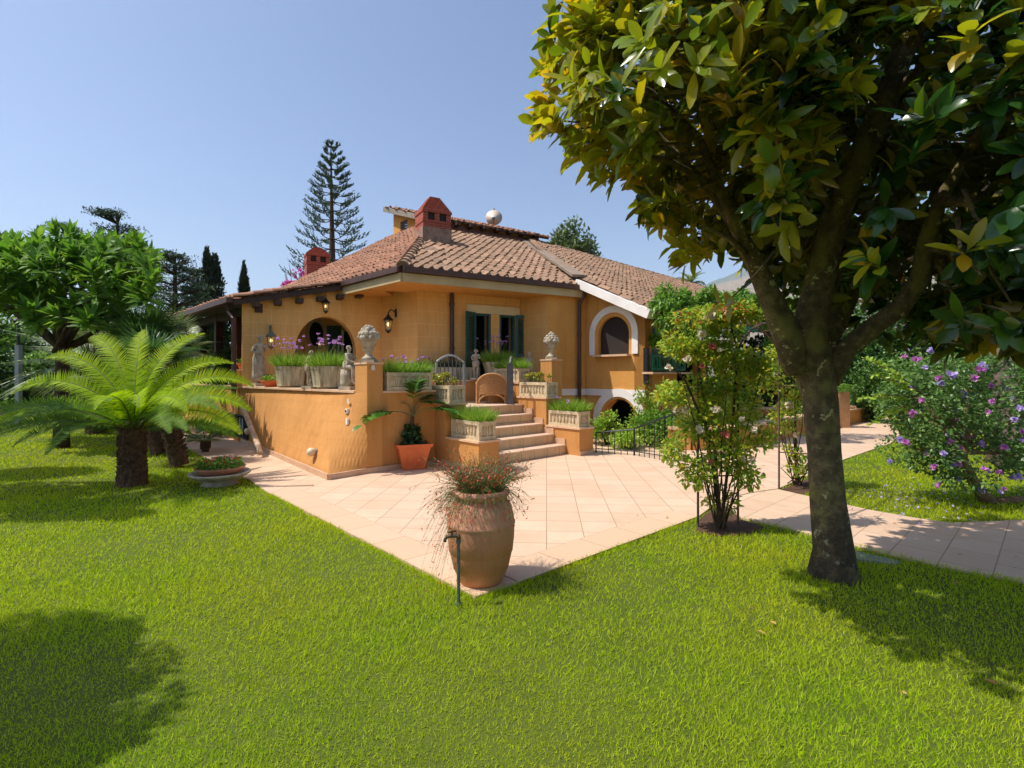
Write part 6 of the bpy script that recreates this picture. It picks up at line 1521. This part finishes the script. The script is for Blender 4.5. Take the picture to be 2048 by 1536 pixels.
# --- low far wall, lamp post at left
fw = thing('boundary_wall', 'low pale stone wall closing the far end of the left lawn', 'wall', ground(90, 19))
mb = MB(); a = ground(-200, 18.5); b = ground(200, 21.0); mb.beam(Z(a,.18), Z(b,.18), .3, .46); mb.build('wall', M['skirt'], fw, world=True); mb = MB(); mb.beam(Z(a,.43), Z(b,.43), .4, .06); mb.build('coping', M['coping'], fw, world=True)
lpn = ground(37, 15); lp_ = thing('garden_post', 'pale concrete post with a thin dark lamp pole at the far left', 'post', lpn)
mb = MB(); mb.box(Z(lpn, (top(690,15))/2), (.12,.12,top(690,15))); mb.build('post', mat('grey_concrete', srgb(140,146,150), srgb(118,124,128), 5, .8, .2), lp_, world=True); mb = MB(); mb.tube([Z(lpn, top(690,15)), Z(lpn, top(648,15))], .035, 8); mb.lathe([(.10,0),(.13,.10),(.05,.2),(.001,.24)], (lpn.x,lpn.y,top(648,15)), 10); mb.build('lamp', M['iron'], lp_, world=True)
# --- Norfolk pine
np_ = thing('norfolk_pine', 'tall symmetrical norfolk pine with tiered branches rising behind the villa roof', 'tree', ground(665, 31))
H = top(282,31); cx_, cy2 = ground(665,31).x, 31.0; mb = MB(); mb.tube([(cx_,cy2,-.05),(cx_,cy2,H*.5),(cx_-.1,cy2,H-.1)], [.34,.20,.02], 10); pos = []; dr = []; br = mb; z = 6.6; 
while z < H-.3:
    f = (z-6.6)/(H-6.6); R = 2.75*(1-f)**.85+.12; nb = 6 if f < .8 else 5; a0 = random.random()*6
    for j in range(nb):
        a = a0+2*PI*j/nb+random.gauss(0,.1); L = R*random.uniform(.82,1.08); dx, dy = math.cos(a), math.sin(a); pts = []
        for k in range(9): g_ = k/8; pts.append(Vector((cx_+dx*L*g_, cy2+dy*L*g_, z-.10*L*math.sin(PI*g_*.9)+.16*L*g_*g_)))
        br.tube(pts, [.035*(1-.8*k/9) for k in range(9)], 5, cap=False)
        for k in range(4, 9):
            q = pts[k]
            for s in (-1,1):
                if f > .9 and k < 6: continue
                for w in range(2):
                    e = Vector((dx*.5-s*dy*.7*random.uniform(.3,1), dy*.5+s*dx*.7*random.uniform(.3,1), random.uniform(.5,.9))); ln = (.20+.24*(1-f))*random.uniform(.7,1.2)
                    for u in range(7): pos.append(tuple(q+e.normalized()*ln*u/6)); dr.append(tuple(e.normalized()+Vector((random.gauss(0,.45),random.gauss(0,.45),random.gauss(0,.3)))))
    z += .70*(1-.42*f)
mb.build('trunk', M['darkbark'], np_, world=True)
M['npine'] = leafmat('norfolk_pine_needles', YG((58,84,56),(74,100,62),(44,66,46),(92,112,70)), rough=.6, trans=.1)
leafmesh('foliage', np.array(pos), np.array(dr), rdir(len(pos)), .14, .055, 'rhomb', M['npine'], np_)
# --- bougainvillea, tree behind roof, palms on the ridge line
bg_ = thing('bougainvillea', 'magenta bougainvillea climbing behind the small left chimney', 'climbing plant', ground(590, 20)); c = P(602, 556, 20)
crown('blooms', bg_, [(tuple(c),(.45,.3,.38)), (tuple(P(585,572,20)),(.4,.3,.22)), (tuple(P(602,600,20)),(.5,.3,.5))], 1500, .13, .10, leafmat('magenta_bracts', YG((206,70,160),(190,60,150),(224,100,180)), rough=.6, trans=.4), 'oval', .45, .3)
mb = MB(); 
for i in range(7): e = c+Vector((random.uniform(-.7,.5), 0, random.uniform(.1,.6))); mb.tube([Z(ground(590,20), 0), Z(ground(595,20), 3.5), e], [.06,.03,.006], 5)
mb.build('stem', M['darkbark'], bg_, world=True)
rt = shrub('round topped green tree standing behind the right end of the attic roof', ground(1145, 33), 2.6, 2.2, top(425,33)*.62, 30000, .30, leafmat('olive_green_leaves', YG((84,104,56),(104,122,66),(66,86,46),(122,138,80)), rough=.5, trans=.25), 'background_tree', None, 'tree', 1.0, .30, 14, True, 2.2, inner=.3)
def date_palm(label, px, Y, py, R, n=26):
    c = ground(px, Y); t = thing('distant_palm', label, 'palm', c); mb = MB(); tp = Z(c, top(py, Y)); mb.tube([c, tp], [.3,.22], 8); mb.build('trunk', M['palmbark'], t, world=True)
    fr = [frond_pts(tp, random.uniform(0,2*PI), math.radians(random.uniform(-5,75)), R*random.uniform(.8,1.1), random.uniform(1.0,1.7), 12) for i in range(n)]
    pinnate('fronds', t, fr, R*.2, .07, M['fan'], pairs=22, stem=.03); return t
date_palm('small distant palm poking above the wing roof against the hill', 1380, 48, 568, 1.7)
# --- climbing vine on the pergola by the balcony
pv = thing('pergola_vine', 'mass of green wisteria vine spilling over the pergola and wing eave', 'climbing plant', (5.6, 12.6, 0))
el = [(tuple(P(x, y, Y)), (rx, .6, rz), w) for x, y, Y, rx, rz, w in ((1345,610,11.6,.5,.28,1.2),(1390,607,11.8,.6,.28,1.3),(1440,610,12,.6,.27,1.2),(1490,607,12.2,.6,.22,1),(1540,612,12.4,.7,.25,1),(1380,650,11.3,.34,.42,1.1),(1405,690,11.2,.28,.45,1),(1330,640,11.4,.22,.28,.6),(1600,620,12.6,.8,.3,1),(1320,612,11.5,.25,.18,.5))]
el += [(tuple(P(random.uniform(1305,1560), random.uniform(585,690) if random.random() < .4 else random.uniform(582,625), random.uniform(11.2,12.4))), (random.uniform(.10,.26),.25,random.uniform(.08,.2)), .35) for _ in range(22)]
crown('foliage', pv, el, 11500, .13, .05, M['leaf'], 'leaf', .30, .3, -.1, .3, 5.0, .8, 3.4)
mb = MB(); mb.tube([(5.0,12.0,0),(4.9,11.9,1.6),P(1385,630,11.5)], [.05,.04,.03], 8)
for k in range(5): a = P(1330+60*k, 622, 11.5+.25*k); mb.tube([a, a+Vector((.2,1.6,.05))], .022, 6)
mb.tube([P(1310,626,11.3), P(1620,626,12.6)], .03, 8); mb.build('stems', M['darkbark'], pv, world=True)
# --- shrubs behind the railing in the sunken area
M['lime'] = leafmat('lime_green_shrub_leaves', YG((140,178,48),(164,196,60),(116,158,44),(184,208,82)), rough=.4, trans=.4)
for i, (px, Y, rx, H, m_, lb) in enumerate(((1215,11.2,.55,.95,'lime','lime green shrub right of the lowest right pedestal'), (1262,10.6,.6,.65,'lime','low lime green shrub behind the iron railing'), (1300,11.2,.7,1.0,'leaf','mid green shrub in front of the basement arch'),
        (1345,10.9,.7,.85,'leaf','shrub with mixed leaves at the top of the ramp railing'), (1285,11.6,.38,1.65,'lime','tall lime shrub sprays against the wing wall band'), (1400,11.6,.8,1.3,'lime','yellow green shrub behind the white climbing rose'), (1455,11.8,.8,1.5,'lime','bright yellow green shrub beside the curved bed'), (1325,11.6,.35,1.5,'leaf','thin leafy shrub under the balcony sill'))):
    shrub(lb, ground(px, Y), rx, rx*.8, H*.62, 1500, .075, M[m_], 'garden_shrub', 'shrubs between the villa and the patio railing', 'shrub', 0, .42, 8, True, i*2.3, inner=.3, hs=3)
# railing
rl = thing('iron_railing', 'thin black iron railing along the back edge of the patio and down the ramp', 'railing', G(1267, 912))
def rail(pts_px, hz0, name):
    mb = MB(); P3 = [G(*q) for q in pts_px]
    for (a, b, ha, hb) in zip(P3[:-1], P3[1:], hz0[:-1], hz0[1:]):
        mb.tube([Z(a, ha), Z(b, hb)], .016, 6); L = (b-a).length; k = int(L/.115)
        for i in range(k+1): f = i/k; mb.tube([Z(a.lerp(b, f), -.02), Z(a.lerp(b, f), ha+(hb-ha)*f)], .008 if i % 6 else .014, 6)
        mb.tube([Z(a, .08), Z(b, .08)], .010, 6)
    return mb.build(name, M['iron'], rl, world=True)
rail([(1192,905),(1268,911)], [.40,.50], 'lower_rail'); rail([(1269,911),(1330,921),(1372,921)], [.52,.78,.95], 'ramp_rail')
# --- white climbing rose and arch
M['rose'] = leafmat('rose_leaves', YG((140,176,48),(164,192,56),(104,146,44),(186,198,66),(200,184,56)), rough=.4, trans=.52)
M['rosered'] = leafmat('reddish_young_rose_leaves', YG((168,84,40),(196,120,48),(150,66,44)), rough=.4, trans=.4)
M['wht'] = leafmat('white_rose_petals', YG((236,226,206),(244,236,222),(228,206,184)), rough=.6, trans=.35)
M['pinkp'] = leafmat('pink_rose_petals', YG((220,130,120),(206,104,96)), rough=.6, trans=.35)
def blossoms(name, parent, pts, R, m, k=22):
    for q in pts:
        s_ = R*random.uniform(.6,1.15); leafmesh(name, np.repeat(np.array([q]), k, 0), rdir(k, .2), rdir(k), s_*RNG.uniform(.7,1.1,k), s_*.9, 'oval', m, parent, curl=-.4)
def rose(label, base, blobs, n, L, wpts, ppts, canes, seed=0):
    t = thing('climbing_rose', label, 'rose bush', base, 0, 'climbing roses on the garden arch'); mb = MB()
    for c in canes: mb.tube([base]+[Vector(q) for q in c], [.018]+[.012]*(len(c)-1)+[.005], 6)
    for i in range(16):
        e = random.choice(blobs); q = Vector(e[0])+Vector((random.gauss(0,.5)*e[1][0], random.gauss(0,.4)*e[1][1], random.gauss(0,.4)*e[1][2])); s_ = Vector(base)+Vector((random.gauss(0,.05),random.gauss(0,.05),0)); mb.tube([s_, s_.lerp(q,.5)+Vector((random.gauss(0,.08),random.gauss(0,.05),.08)), q], [.009,.006,.003], 5, cap=False)
    mb.build('canes', M['darkbark'], t, world=True); crown('foliage', t, blobs, n, L, L*.55, M['rose'], 'leaf', .34, .15, .1, .15, seed, .5, 4.0); crown('young_or_sun_toned_leaves', t, blobs[:3], n//26, L, L*.5, M['rosered'], 'leaf', .5, .5, .3, .15, seed+3, .6, 4.0)
    if wpts: blossoms('white_rose', t, wpts, .052, M['wht'])
    if ppts: blossoms('pink_rose', t, ppts, .045, M['pinkp'])
    return t
ry = 5.15; b_ = G(1442, 1056)
bl = [((P(x,y,Y)).to_tuple(), (rx, .22, rz), w) for x,y,Y,rx,rz,w in ((1405,640,5.15,.30,.14,.8),(1470,630,5.3,.35,.13,.9),(1350,690,5.1,.16,.14,.4),(1420,700,5.15,.36,.20,1.2),(1480,720,5.3,.30,.22,.9),(1420,780,5.15,.30,.25,1.1),(1475,810,5.2,.22,.3,.7),(1400,860,5.15,.26,.22,.8),(1450,900,5.15,.26,.22,.7),(1395,945,5.1,.20,.2,.5),(1490,940,5.15,.18,.18,.4),(1440,1000,5.15,.18,.14,.25),(1345,790,5.1,.16,.16,.4),(1350,900,5.1,.15,.16,.35),(1520,870,5.2,.13,.2,.35),(1525,750,5.25,.15,.2,.4))]
rose('white climbing rose with yellow green leaves on the front side of the garden arch', b_, bl, 9500, .058,
     [P(x,y,4.98).to_tuple() for x,y in ((1412,636),(1425,632),(1338,735),(1372,820),(1432,820),(1483,838),(1508,860),(1398,860),(1352,820),(1486,918),(1505,922),(1403,668),(1440,700),(1376,720))],
     [P(x,y,4.98).to_tuple() for x,y in ((1424,693),(1404,733),(1450,870),(1422,923))], [[P(1420,900,5.15),P(1400,750,5.15),P(1380,640,5.2)],[P(1465,850,5.2),P(1475,700,5.2),P(1450,610,5.3)],[P(1430,900,5.1),P(1370,760,5.05),P(1310,700,5.0)]])
b2_ = G(1592, 968)
bl = [((P(x,y,Y)).to_tuple(), (rx, .25, rz), w) for x,y,Y,rx,rz,w in ((1575,710,7.1,.28,.25,1),(1590,770,7.1,.26,.3,1),(1570,830,7.1,.2,.25,.7),(1595,890,7.1,.2,.2,.5),(1600,940,7.1,.18,.16,.4),(1540,760,7.1,.2,.25,.6))]
rose('looser climbing rose behind the dark magnolia trunk', b2_, bl, 2200, .062, [P(x,y,6.95).to_tuple() for x,y in ((1553,748),(1575,810),(1590,870),(1560,700))], [], [[P(1590,800,7.1),P(1570,690,7.1)]], 6)
ar = thing('garden_arch', 'thin rusty metal rose arch of two hoops over the gap between patio and path', 'garden arch', G(1400, 1050))
mb = MB(); L4 = [G(1396,1050), G(1558,978)]; R4 = [G(1476,1046), G(1632,984)]
for A, B in (L4, R4):
    pts = [Z(A, -.05), Z(A, 1.75)]+[Vector((A.x+(B.x-A.x)*(.5-.5*math.cos(PI*k/12)), A.y+(B.y-A.y)*(.5-.5*math.cos(PI*k/12)), 1.75+.42*math.sin(PI*k/12))) for k in range(1,12)]+[Z(B, 1.75), Z(B, -.05)]; mb.tube(pts, .0125, 8)
mb.build('hoops', mat('rusty_iron', srgb(98,74,60), srgb(70,56,50), 14, .7, .2), ar, world=True); mb = MB()
for z in (.5,.95,1.4,1.75): mb.tube([Z(L4[0],z), Z(R4[0],z)], .008, 6); mb.tube([Z(L4[1],z), Z(R4[1],z)], .008, 6)
for k in (2,4,6,8,10):
    q = [Vector((A.x+(B.x-A.x)*(.5-.5*math.cos(PI*k/12)), A.y+(B.y-A.y)*(.5-.5*math.cos(PI*k/12)), 1.75+.42*math.sin(PI*k/12))) for A, B in (L4, R4)]; mb.tube(q, .008, 6)
mb.build('cross_bars', bpy.data.materials['rusty_iron'], ar, world=True)
# --- curved planting bed wall
cw_ = thing('curved_bed_wall', 'low curved ochre wall with pale coping around the planting bed', 'wall', G(1500, 900))
cpx = [(1336,897),(1380,899),(1440,897),(1500,889),(1560,876),(1620,862),(1690,848),(1740,838)]
def sweep(mb, pts, w, z0, z1):
    for a, b in zip(pts[:-1], pts[1:]): mb.beam(Z(a, (z0+z1)/2), Z(b, (z0+z1)/2)+(b-a).normalized()*.01, w, z1-z0)
pts_ = [G(*q) for q in cpx]; mb = MB(); sweep(mb, pts_, .28, -.05, .42); mb.build('wall', M['stucco'], cw_, world=True); mb = MB(); sweep(mb, pts_, .38, .422, .47); mb.build('coping', M['coping'], cw_, world=True)
cw2 = thing('bed_wall', 'second low ochre wall with pale coping behind the curved bed', 'wall', G(1560, 850)); pts2 = [Z(ground(1430,15.2),0), Z(ground(1560,15.6),0), Z(ground(1700,16.4),0)]
mb = MB(); sweep(mb, pts2, .3, -.05, .50); mb.build('wall', M['stucco'], cw2, world=True); mb = MB(); sweep(mb, pts2, .42, .502, .56); mb.build('coping', M['coping'], cw2, world=True)
wp_ = thing('wooden_post', 'square tan wooden planter post standing behind the magnolia trunk', 'post', ground(1682, 15)); mb = MB(); mb.box(Z(ground(1682,15), .5), (.32,.32,1.1)); mb.build('post', mat('tan_wood', srgb(186,140,96), srgb(160,116,78), 6, .7, .2), wp_, world=True); tfp = ground(1682,15)
crown('foliage', wp_, [((tfp.x,tfp.y,1.15),(.3,.3,.14))], 300, .09, .04, M['leaf'], 'leaf')
for i, (px, Y, rx, H, lb) in enumerate(((1600,14.5,.7,.9,'low shrub inside the curved bed'), (1520,14.2,.8,1.0,'dusty green shrub in the curved bed left of the arch pole'), (1480,16.8,1.2,1.9,'dark shrub behind the second bed wall'))):
    shrub(lb, ground(px, Y), rx, .6, H*.6, 1300, .09, M['hedge' if i < 2 else 'hedgedk'], 'garden_shrub', 'shrubs in and behind the curved bed', 'shrub', 0, .4, 7, True, i*3.3, inner=.3, hs=2.5)
# --- hibiscus
hb_ = thing('hibiscus_shrub', 'large hibiscus shrub covered in lilac pink blooms on a leaning trunk at the right', 'shrub', G(1965, 1003)); b0_ = G(1965, 1003); Yh = b0_.y
tr = MB(); tr.tube([b0_+Vector((.1,0,-.05)), P(1945,960,Yh), P(1925,915,Yh), P(1935,850,Yh), P(1930,780,Yh)], [.085,.06,.05,.035,.02], 10); tr.tube([b0_+Vector((.05,0,-.03)), b0_+Vector((.5,.05,.0)), b0_+Vector((1.1,.1,-.03))], [.07,.06,.04], 8)
hbl = [((P(x,y,Y)).to_tuple(), (rx, .55, rz), w) for x,y,Y,rx,rz,w in ((1870,740,6.4,.5,.32,1),(1950,730,6.5,.55,.35,1),(2040,760,6.5,.55,.4,1),(1840,830,6.3,.42,.35,1),(1930,820,6.3,.6,.45,1.6),(2030,850,6.4,.55,.45,1.2),(1880,910,6.3,.4,.26,.8),(1970,910,6.3,.5,.25,.9),(2060,920,6.4,.4,.25,.7),(1820,780,6.3,.3,.2,.4),(1830,900,6.2,.34,.24,.5),(1900,950,6.2,.4,.2,.5),(2110,800,6.5,.5,.6,1))]
for e in hbl: q = Vector(e[0]); tr.tube([P(1925,905,Yh), P(1925,905,Yh).lerp(q,.6)+Vector((0,0,.05)), q], [.03,.018,.006], 6)
for (x,y) in ((1730,716),(1716,800),(1746,750),(1740,850)): tr.tube([P(1860,800,6.3), P((1860+x)/2,(800+y)/2-10,6.2), P(x,y,6.1)], [.012,.008,.003], 5)
tr.build('trunk', mat('pale_brown_bark', srgb(142,112,78), srgb(104,80,56), 9, .9, .5), hb_, smooth=True, world=True)
M['hib'] = leafmat('hibiscus_leaves', YG((92,132,60),(116,152,74),(72,110,52),(136,166,92)), rough=.4, trans=.42)
crown('foliage', hb_, hbl, 12500, .058, .034, M['hib'], 'leaf', .38, .2, .1, .15, 2.0, .5, 3.0)
pos = []; dr = []
for (x,y) in ((1730,716),(1716,800),(1746,750),(1740,850)):
    for k in range(60): f = k/60; q = P(1860,800,6.3).lerp(P(x,y,6.1), .35+.65*f); pos.append(tuple(q+Vector((0,0,.04*math.sin(PI*f))))); dr.append((random.gauss(0,1), random.gauss(0,1), random.gauss(.2,.6)))
for i_ in range(4): leafmesh('long_shoot', np.array(pos[i_*60:i_*60+60]), np.array(dr[i_*60:i_*60+60]), rdir(60), .06, .036, 'leaf', M['lime'], hb_)
def fl_on(ells, n, out=1.02, yb=-.35):
    r = []
    for i in range(n):
        e = ells[int(random.random()*len(ells))]; dv = Vector((random.gauss(0,1), -abs(random.gauss(0,1)), random.gauss(.2,1))).normalized(); r.append(tuple(Vector(e[0])+Vector((dv.x*e[1][0], dv.y*e[1][1], dv.z*e[1][2]))*out))
    return r
M['hpink'] = leafmat('pink_hibiscus_petals', YG((214,140,210),(226,164,222),(198,118,196)), rough=.6, trans=.4)
M['hlil'] = leafmat('lilac_hibiscus_petals', YG((196,178,232),(212,196,240),(176,158,222)), rough=.6, trans=.4)
blossoms('pink_bloom', hb_, fl_on(hbl, 46, 1.06)+[P(1873,972,6.0).to_tuple(), P(1878,966,6.0).to_tuple()], .050, M['hpink'], 16); blossoms('lilac_bloom', hb_, fl_on(hbl, 50, 1.06), .048, M['hlil'], 16)
fp = thing('fallen_petals', 'scattered pale lilac petals lying on the grass below the hibiscus', 'petals', G(1850,1000)); fp['kind'] = 'stuff'; n_ = 150
x = RNG.normal(0, 90, n_)+1860; y = RNG.normal(0,26,n_)+1000; pp_ = np.array([G(a,b,.0).to_tuple() for a,b in zip(x,np.clip(y,940,1060))]); leafmesh('petals', pp_, rdir(n_), np.tile([[0,0,1.0]],(n_,1)), .035, .03, 'oval', M['hlil'], fp)
# --- trees and hedges behind at right
for i, (px, Y, rx, H, m_, L, nn_, lb) in enumerate(((1540,19,2.3,4.9,'hedgedk',.19,8000,'dark leafy shrub right of the pergola vine'), (1640,20,2.6,5.2,'hedgedk',.19,8000,'mid green shrub mass behind the magnolia fork'), (1740,17,1.6,2.5,'hedgedk',.12,4800,'dark small leaved hedge behind the far path'), (1810,16,1.7,2.9,'hedge',.11,5200,'small leaved green bush above the hibiscus left side'),
        (1900,15,1.9,3.1,'hedge',.11,5600,'bright small leaved bush behind the hibiscus centre'), (2010,14,1.9,3.6,'hedgedk',.12,5200,'dense bush behind the grey trunk at the right edge'), (2120,12,1.8,4.4,'hedge',.12,4800,'tall leafy bush at the right edge of the photo'), (1720,24,3.4,6.4,'hedgedk',.30,11000,'large dark tree beyond the right hedge'), (1900,23,3.6,7.4,'hedgedk',.30,11000,'tall shaded tree behind the magnolia crown'), (2080,20,3.4,7.8,'hedgedk',.28,10000,'tall leafy tree at the right boundary'))):
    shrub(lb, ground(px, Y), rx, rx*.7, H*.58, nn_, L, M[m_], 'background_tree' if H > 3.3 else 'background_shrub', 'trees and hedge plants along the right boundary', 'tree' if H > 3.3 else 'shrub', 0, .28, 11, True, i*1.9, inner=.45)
gt = thing('grey_trunk_tree', 'tall tree with a bare purplish grey trunk behind the hibiscus at the right edge', 'tree', ground(2015, 8.6)); c = ground(2012, 8.6)
mb = MB(); mb.tube([c+Vector((.1,0,-.05)), P(2030,900,8.6), P(2008,740,8.6), P(1998,620,8.6), P(1985,480,8.7), P(1990,330,8.8), P(2020,150,9)], [.24,.20,.17,.16,.15,.13,.08], 14)
for e in ((1900,260),(2080,250),(1960,120),(2100,60)): mb.tube([P(1990,400,8.7), P((e[0]+1990)/2,(e[1]+400)/2,8.8), P(e[0],e[1],9.2)], [.09,.06,.02], 8)
mb.build('trunk', mat('purplish_grey_bark', srgb(128,108,102), srgb(92,76,72), 8, .9, .6), gt, smooth=True, world=True)
crown('crown', gt, [(P(x,y,Y).to_tuple(), (1.6,1.4,1.1), 1) for x,y,Y in ((1960,420,9.6),(2080,380,9.4),(2140,520,9.2),(2040,200,9.8),(1880,300,10.2),(2200,300,9.2))], 6500, .16, .06, M['hedgedk'], hole=.35, seed=7)
# gnarled root stump
rs = thing('mossy_stump', 'gnarled brown stump half hidden behind the hibiscus at the right edge', 'stump', G(2030, 930)); c = G(2040, 925)
mb = MB(); mb.lathe([(.5,-.05),(.42,.1),(.34,.35),(.30,.65),(.22,.8),(.001,.85)], tuple(c), 24, rf=lambda t_, z: 1+.14*math.sin(5*t_+z*6)+.07*math.sin(11*t_+z*17)); mb.build('stump', M['darkbark'], rs, smooth=True, world=True)
# --- off-frame trees at the left whose shade falls on the lawn
def shade_tree(label, c, blobs, n, L=.12):
    t = thing('lawn_tree', label, 'tree', c, 0, 'trees beyond the left edge of the lawn'); mb = MB(); zt_ = min(b[0][2] for b in blobs); mb.tube([c, (c[0]*.5+blobs[0][0][0]*.5, c[1]*.5+blobs[0][0][1]*.5, zt_*.6), blobs[0][0]], [.16,.12,.06], 10)
    for b in blobs[1:]: mb.tube([(c[0]*.5+blobs[0][0][0]*.5, c[1]*.5+blobs[0][0][1]*.5, zt_*.6), b[0]], [.09,.03], 7)
    mb.build('trunk', M['darkbark'], t, world=True); crown('crown', t, blobs, n, L, L*.5, M['hedgedk'], 'leaf', .46, .1, .2, .1, 3.0, .6, 3.4); return t
def shadow_to(px, py, z):      # where a branch must hang to shade the lawn at this spot
    g = G(px, py, -.04); k = z/SUN.z; return (g.x+SUN.x*k, g.y+SUN.y*k, z)
shade_tree('tree beyond the left edge shading the near lawn', (-5.2, 1.6, -.05), [(shadow_to(60,1380,3.4),(.62,.45,.5)), (shadow_to(140,1300,3.3),(.42,.3,.3)), (shadow_to(10,1290,3.5),(.6,.35,.4)), (shadow_to(80,1480,3.2),(.42,.32,.4)), (shadow_to(-60,1450,3.3),(.8,.6,.6)), (shadow_to(240,1305,3.3),(.16,.10,.1),.25)], 9000, .09)
shade_tree('tree beyond the left edge shading the middle of the lawn', (-10.5, 5.6, -.05), [(shadow_to(30,1000,4.2),(1.3,.8,.6)), (shadow_to(130,1020,4.1),(.9,.55,.45)), (shadow_to(-120,1000,4.3),(1.6,1.1,.8)), (shadow_to(60,950,4.2),(.9,.6,.5)), (shadow_to(230,1035,4.0),(.35,.22,.2),.3)], 11000, .13)
# ---------------------------------------------------------------- grass blades on the lawn
M['grass'] = leafmat('lawn_grass', YG((164,202,14),(192,220,24),(112,150,8),(216,230,72),(146,186,12),(180,198,60)), rough=.85, trans=.5, spec=.05, big=srgb(202,204,44), bigscale=.7)
def grass(name, n, ymin, ymax, k, Lb, Wb, xlim=1.6):
    # density falls with the square of the distance from where the blades would be seen apart
    u = RNG.uniform(0,1,n); Y = ymin*(ymax/ymin)**u; X = RNG.uniform(-xlim,xlim,n)*(Y+.3)
    ok = ~inpoly(X, Y, PATIO) & ~inpoly(X, Y, PATH) & ~inpoly(X, Y, BED) & ~inpoly(X, Y, BED2)
    # keep off the villa and beyond the far wall
    X = X[ok]; Y = Y[ok]; n = len(X); sc = np.clip(Y/3.0, .8, 4.5)
    pos = np.stack([X, Y, np.full(n, -.026)], 1); d_ = np.stack([RNG.normal(0,.6,n), RNG.normal(0,.6,n), np.ones(n)], 1)
    L = Lb*RNG.uniform(.45,1.35,n)*(1+.35*np.sin(X*1.7+Y*.9)*np.sin(Y*2.3-X))*np.clip(sc,.9,1.25); Wd = Wb*sc*RNG.uniform(.7,1.2,n)
    o = leafmesh(name, pos, d_, rdir(n), L, Wd, 'blade', M['grass'], None, curl=RNG.uniform(-.1,.35,n)); tag(o, 'short bright green lawn grass around the patio', 'grass', kind='stuff'); return o
grass('lawn_grass', 640000, 1.7, 22, 1, .036, .0044)

# edge grass leaning over the slabs, fallen leaves
def edge_grass(poly_pts, n, wob=.03):
    P_ = []; D_ = []
    for a, b in zip(poly_pts[:-1], poly_pts[1:]):
        a = np.array(a); b = np.array(b); L = np.linalg.norm(b-a); k = int(n*L); f = RNG.uniform(0,1,k)[:,None]; q = a+(b-a)*f; dv = (b-a)/L; nn = np.array([-dv[1], dv[0]])
        cl = np.array([mnoise.noise(Vector((x[0]*2.2, x[1]*2.2, 0))) for x in q]); keep = RNG.uniform(-.5,.7,k) < cl+.25; q = q[keep]; k = len(q)
        off = RNG.uniform(-.05,.004,k)[:,None]; P_.append(np.concatenate([q+nn*off, np.full((k,1), -.02)], 1)); D_.append(np.concatenate([nn*RNG.uniform(-.3,1.3,k)[:,None]+RNG.normal(0,.4,(k,2)), np.ones((k,1))], 1))
    return np.concatenate(P_), np.concatenate(D_)
pE, dE = edge_grass([g2(540,987), g2(950,1195)], 900); pF, dF = edge_grass([g2(950,1195), g2(1395,1034)], 900); pG, dG = edge_grass([g2(1485,1036), g2(1560,1052), g2(1640,1072), g2(1760,1104), g2(1900,1135), g2(2048,1163)][::-1], 700)
def flip(p, d, s): return p, d
nE = len(pE); 
for nm_, (p_, d_) in (('a',(pE,dE)),('b',(pF,dF)),('c',(pG,dG))):
    k = len(p_); o = leafmesh('edge_grass', p_, d_, rdir(k), .05*RNG.uniform(.5,1.2,k), .005*RNG.uniform(.7,1.2,k), 'blade', M['grass'], None, curl=RNG.uniform(0,.5,k))
    tag(o, {'a':'longer grass along the left edge of the patio','b':'longer grass along the right edge of the patio','c':'longer grass along the near edge of the right path'}[nm_], 'grass', kind='stuff')
M['fallen'] = leafmat('fallen_brown_leaves', YG((150,96,52),(176,124,70),(120,76,44),(190,150,84)), rough=.8, trans=.15)
k = 26; x = RNG.uniform(1.2, 5.5, k); y = RNG.uniform(2.4, 5.6, k); zz = np.where(inpoly(x, y, PATIO) | inpoly(x, y, PATH), .012, .004)
o = leafmesh('fallen_leaves', np.stack([x, y, zz], 1), np.stack([RNG.normal(0,1,k), RNG.normal(0,1,k), RNG.normal(0,.12,k)], 1), np.tile([[0,0,1.0]], (k,1))+RNG.normal(0,.25,(k,3)), .05*RNG.uniform(.4,1.2,k), .024, 'leaf', M['fallen'], None, curl=RNG.uniform(-.3,.3,k)); tag(o, 'a few dry brown leaves scattered on the lawn and path under the magnolia', 'fallen leaves', kind='stuff')
# ---------------------------------------------------------------- air between here and the hill
hz_m = bpy.data.materials.new('haze_air'); hz_m.use_nodes = True; tt_ = hz_m.node_tree; tt_.nodes.clear()
vo = tt_.nodes.new('ShaderNodeVolumePrincipled'); vo.inputs['Color'].default_value = (.86,.90,1,1); vo.inputs['Density'].default_value = .00011; vo.inputs['Anisotropy'].default_value = 0
mo = tt_.nodes.new('ShaderNodeOutputMaterial'); tt_.links.new(vo.outputs[0], mo.inputs['Volume'])
mb = MB(); mb.box((0,0,349), (6600,6600,802)); hz_o = mb.build('haze', hz_m); hz_o['kind'] = 'stuff'
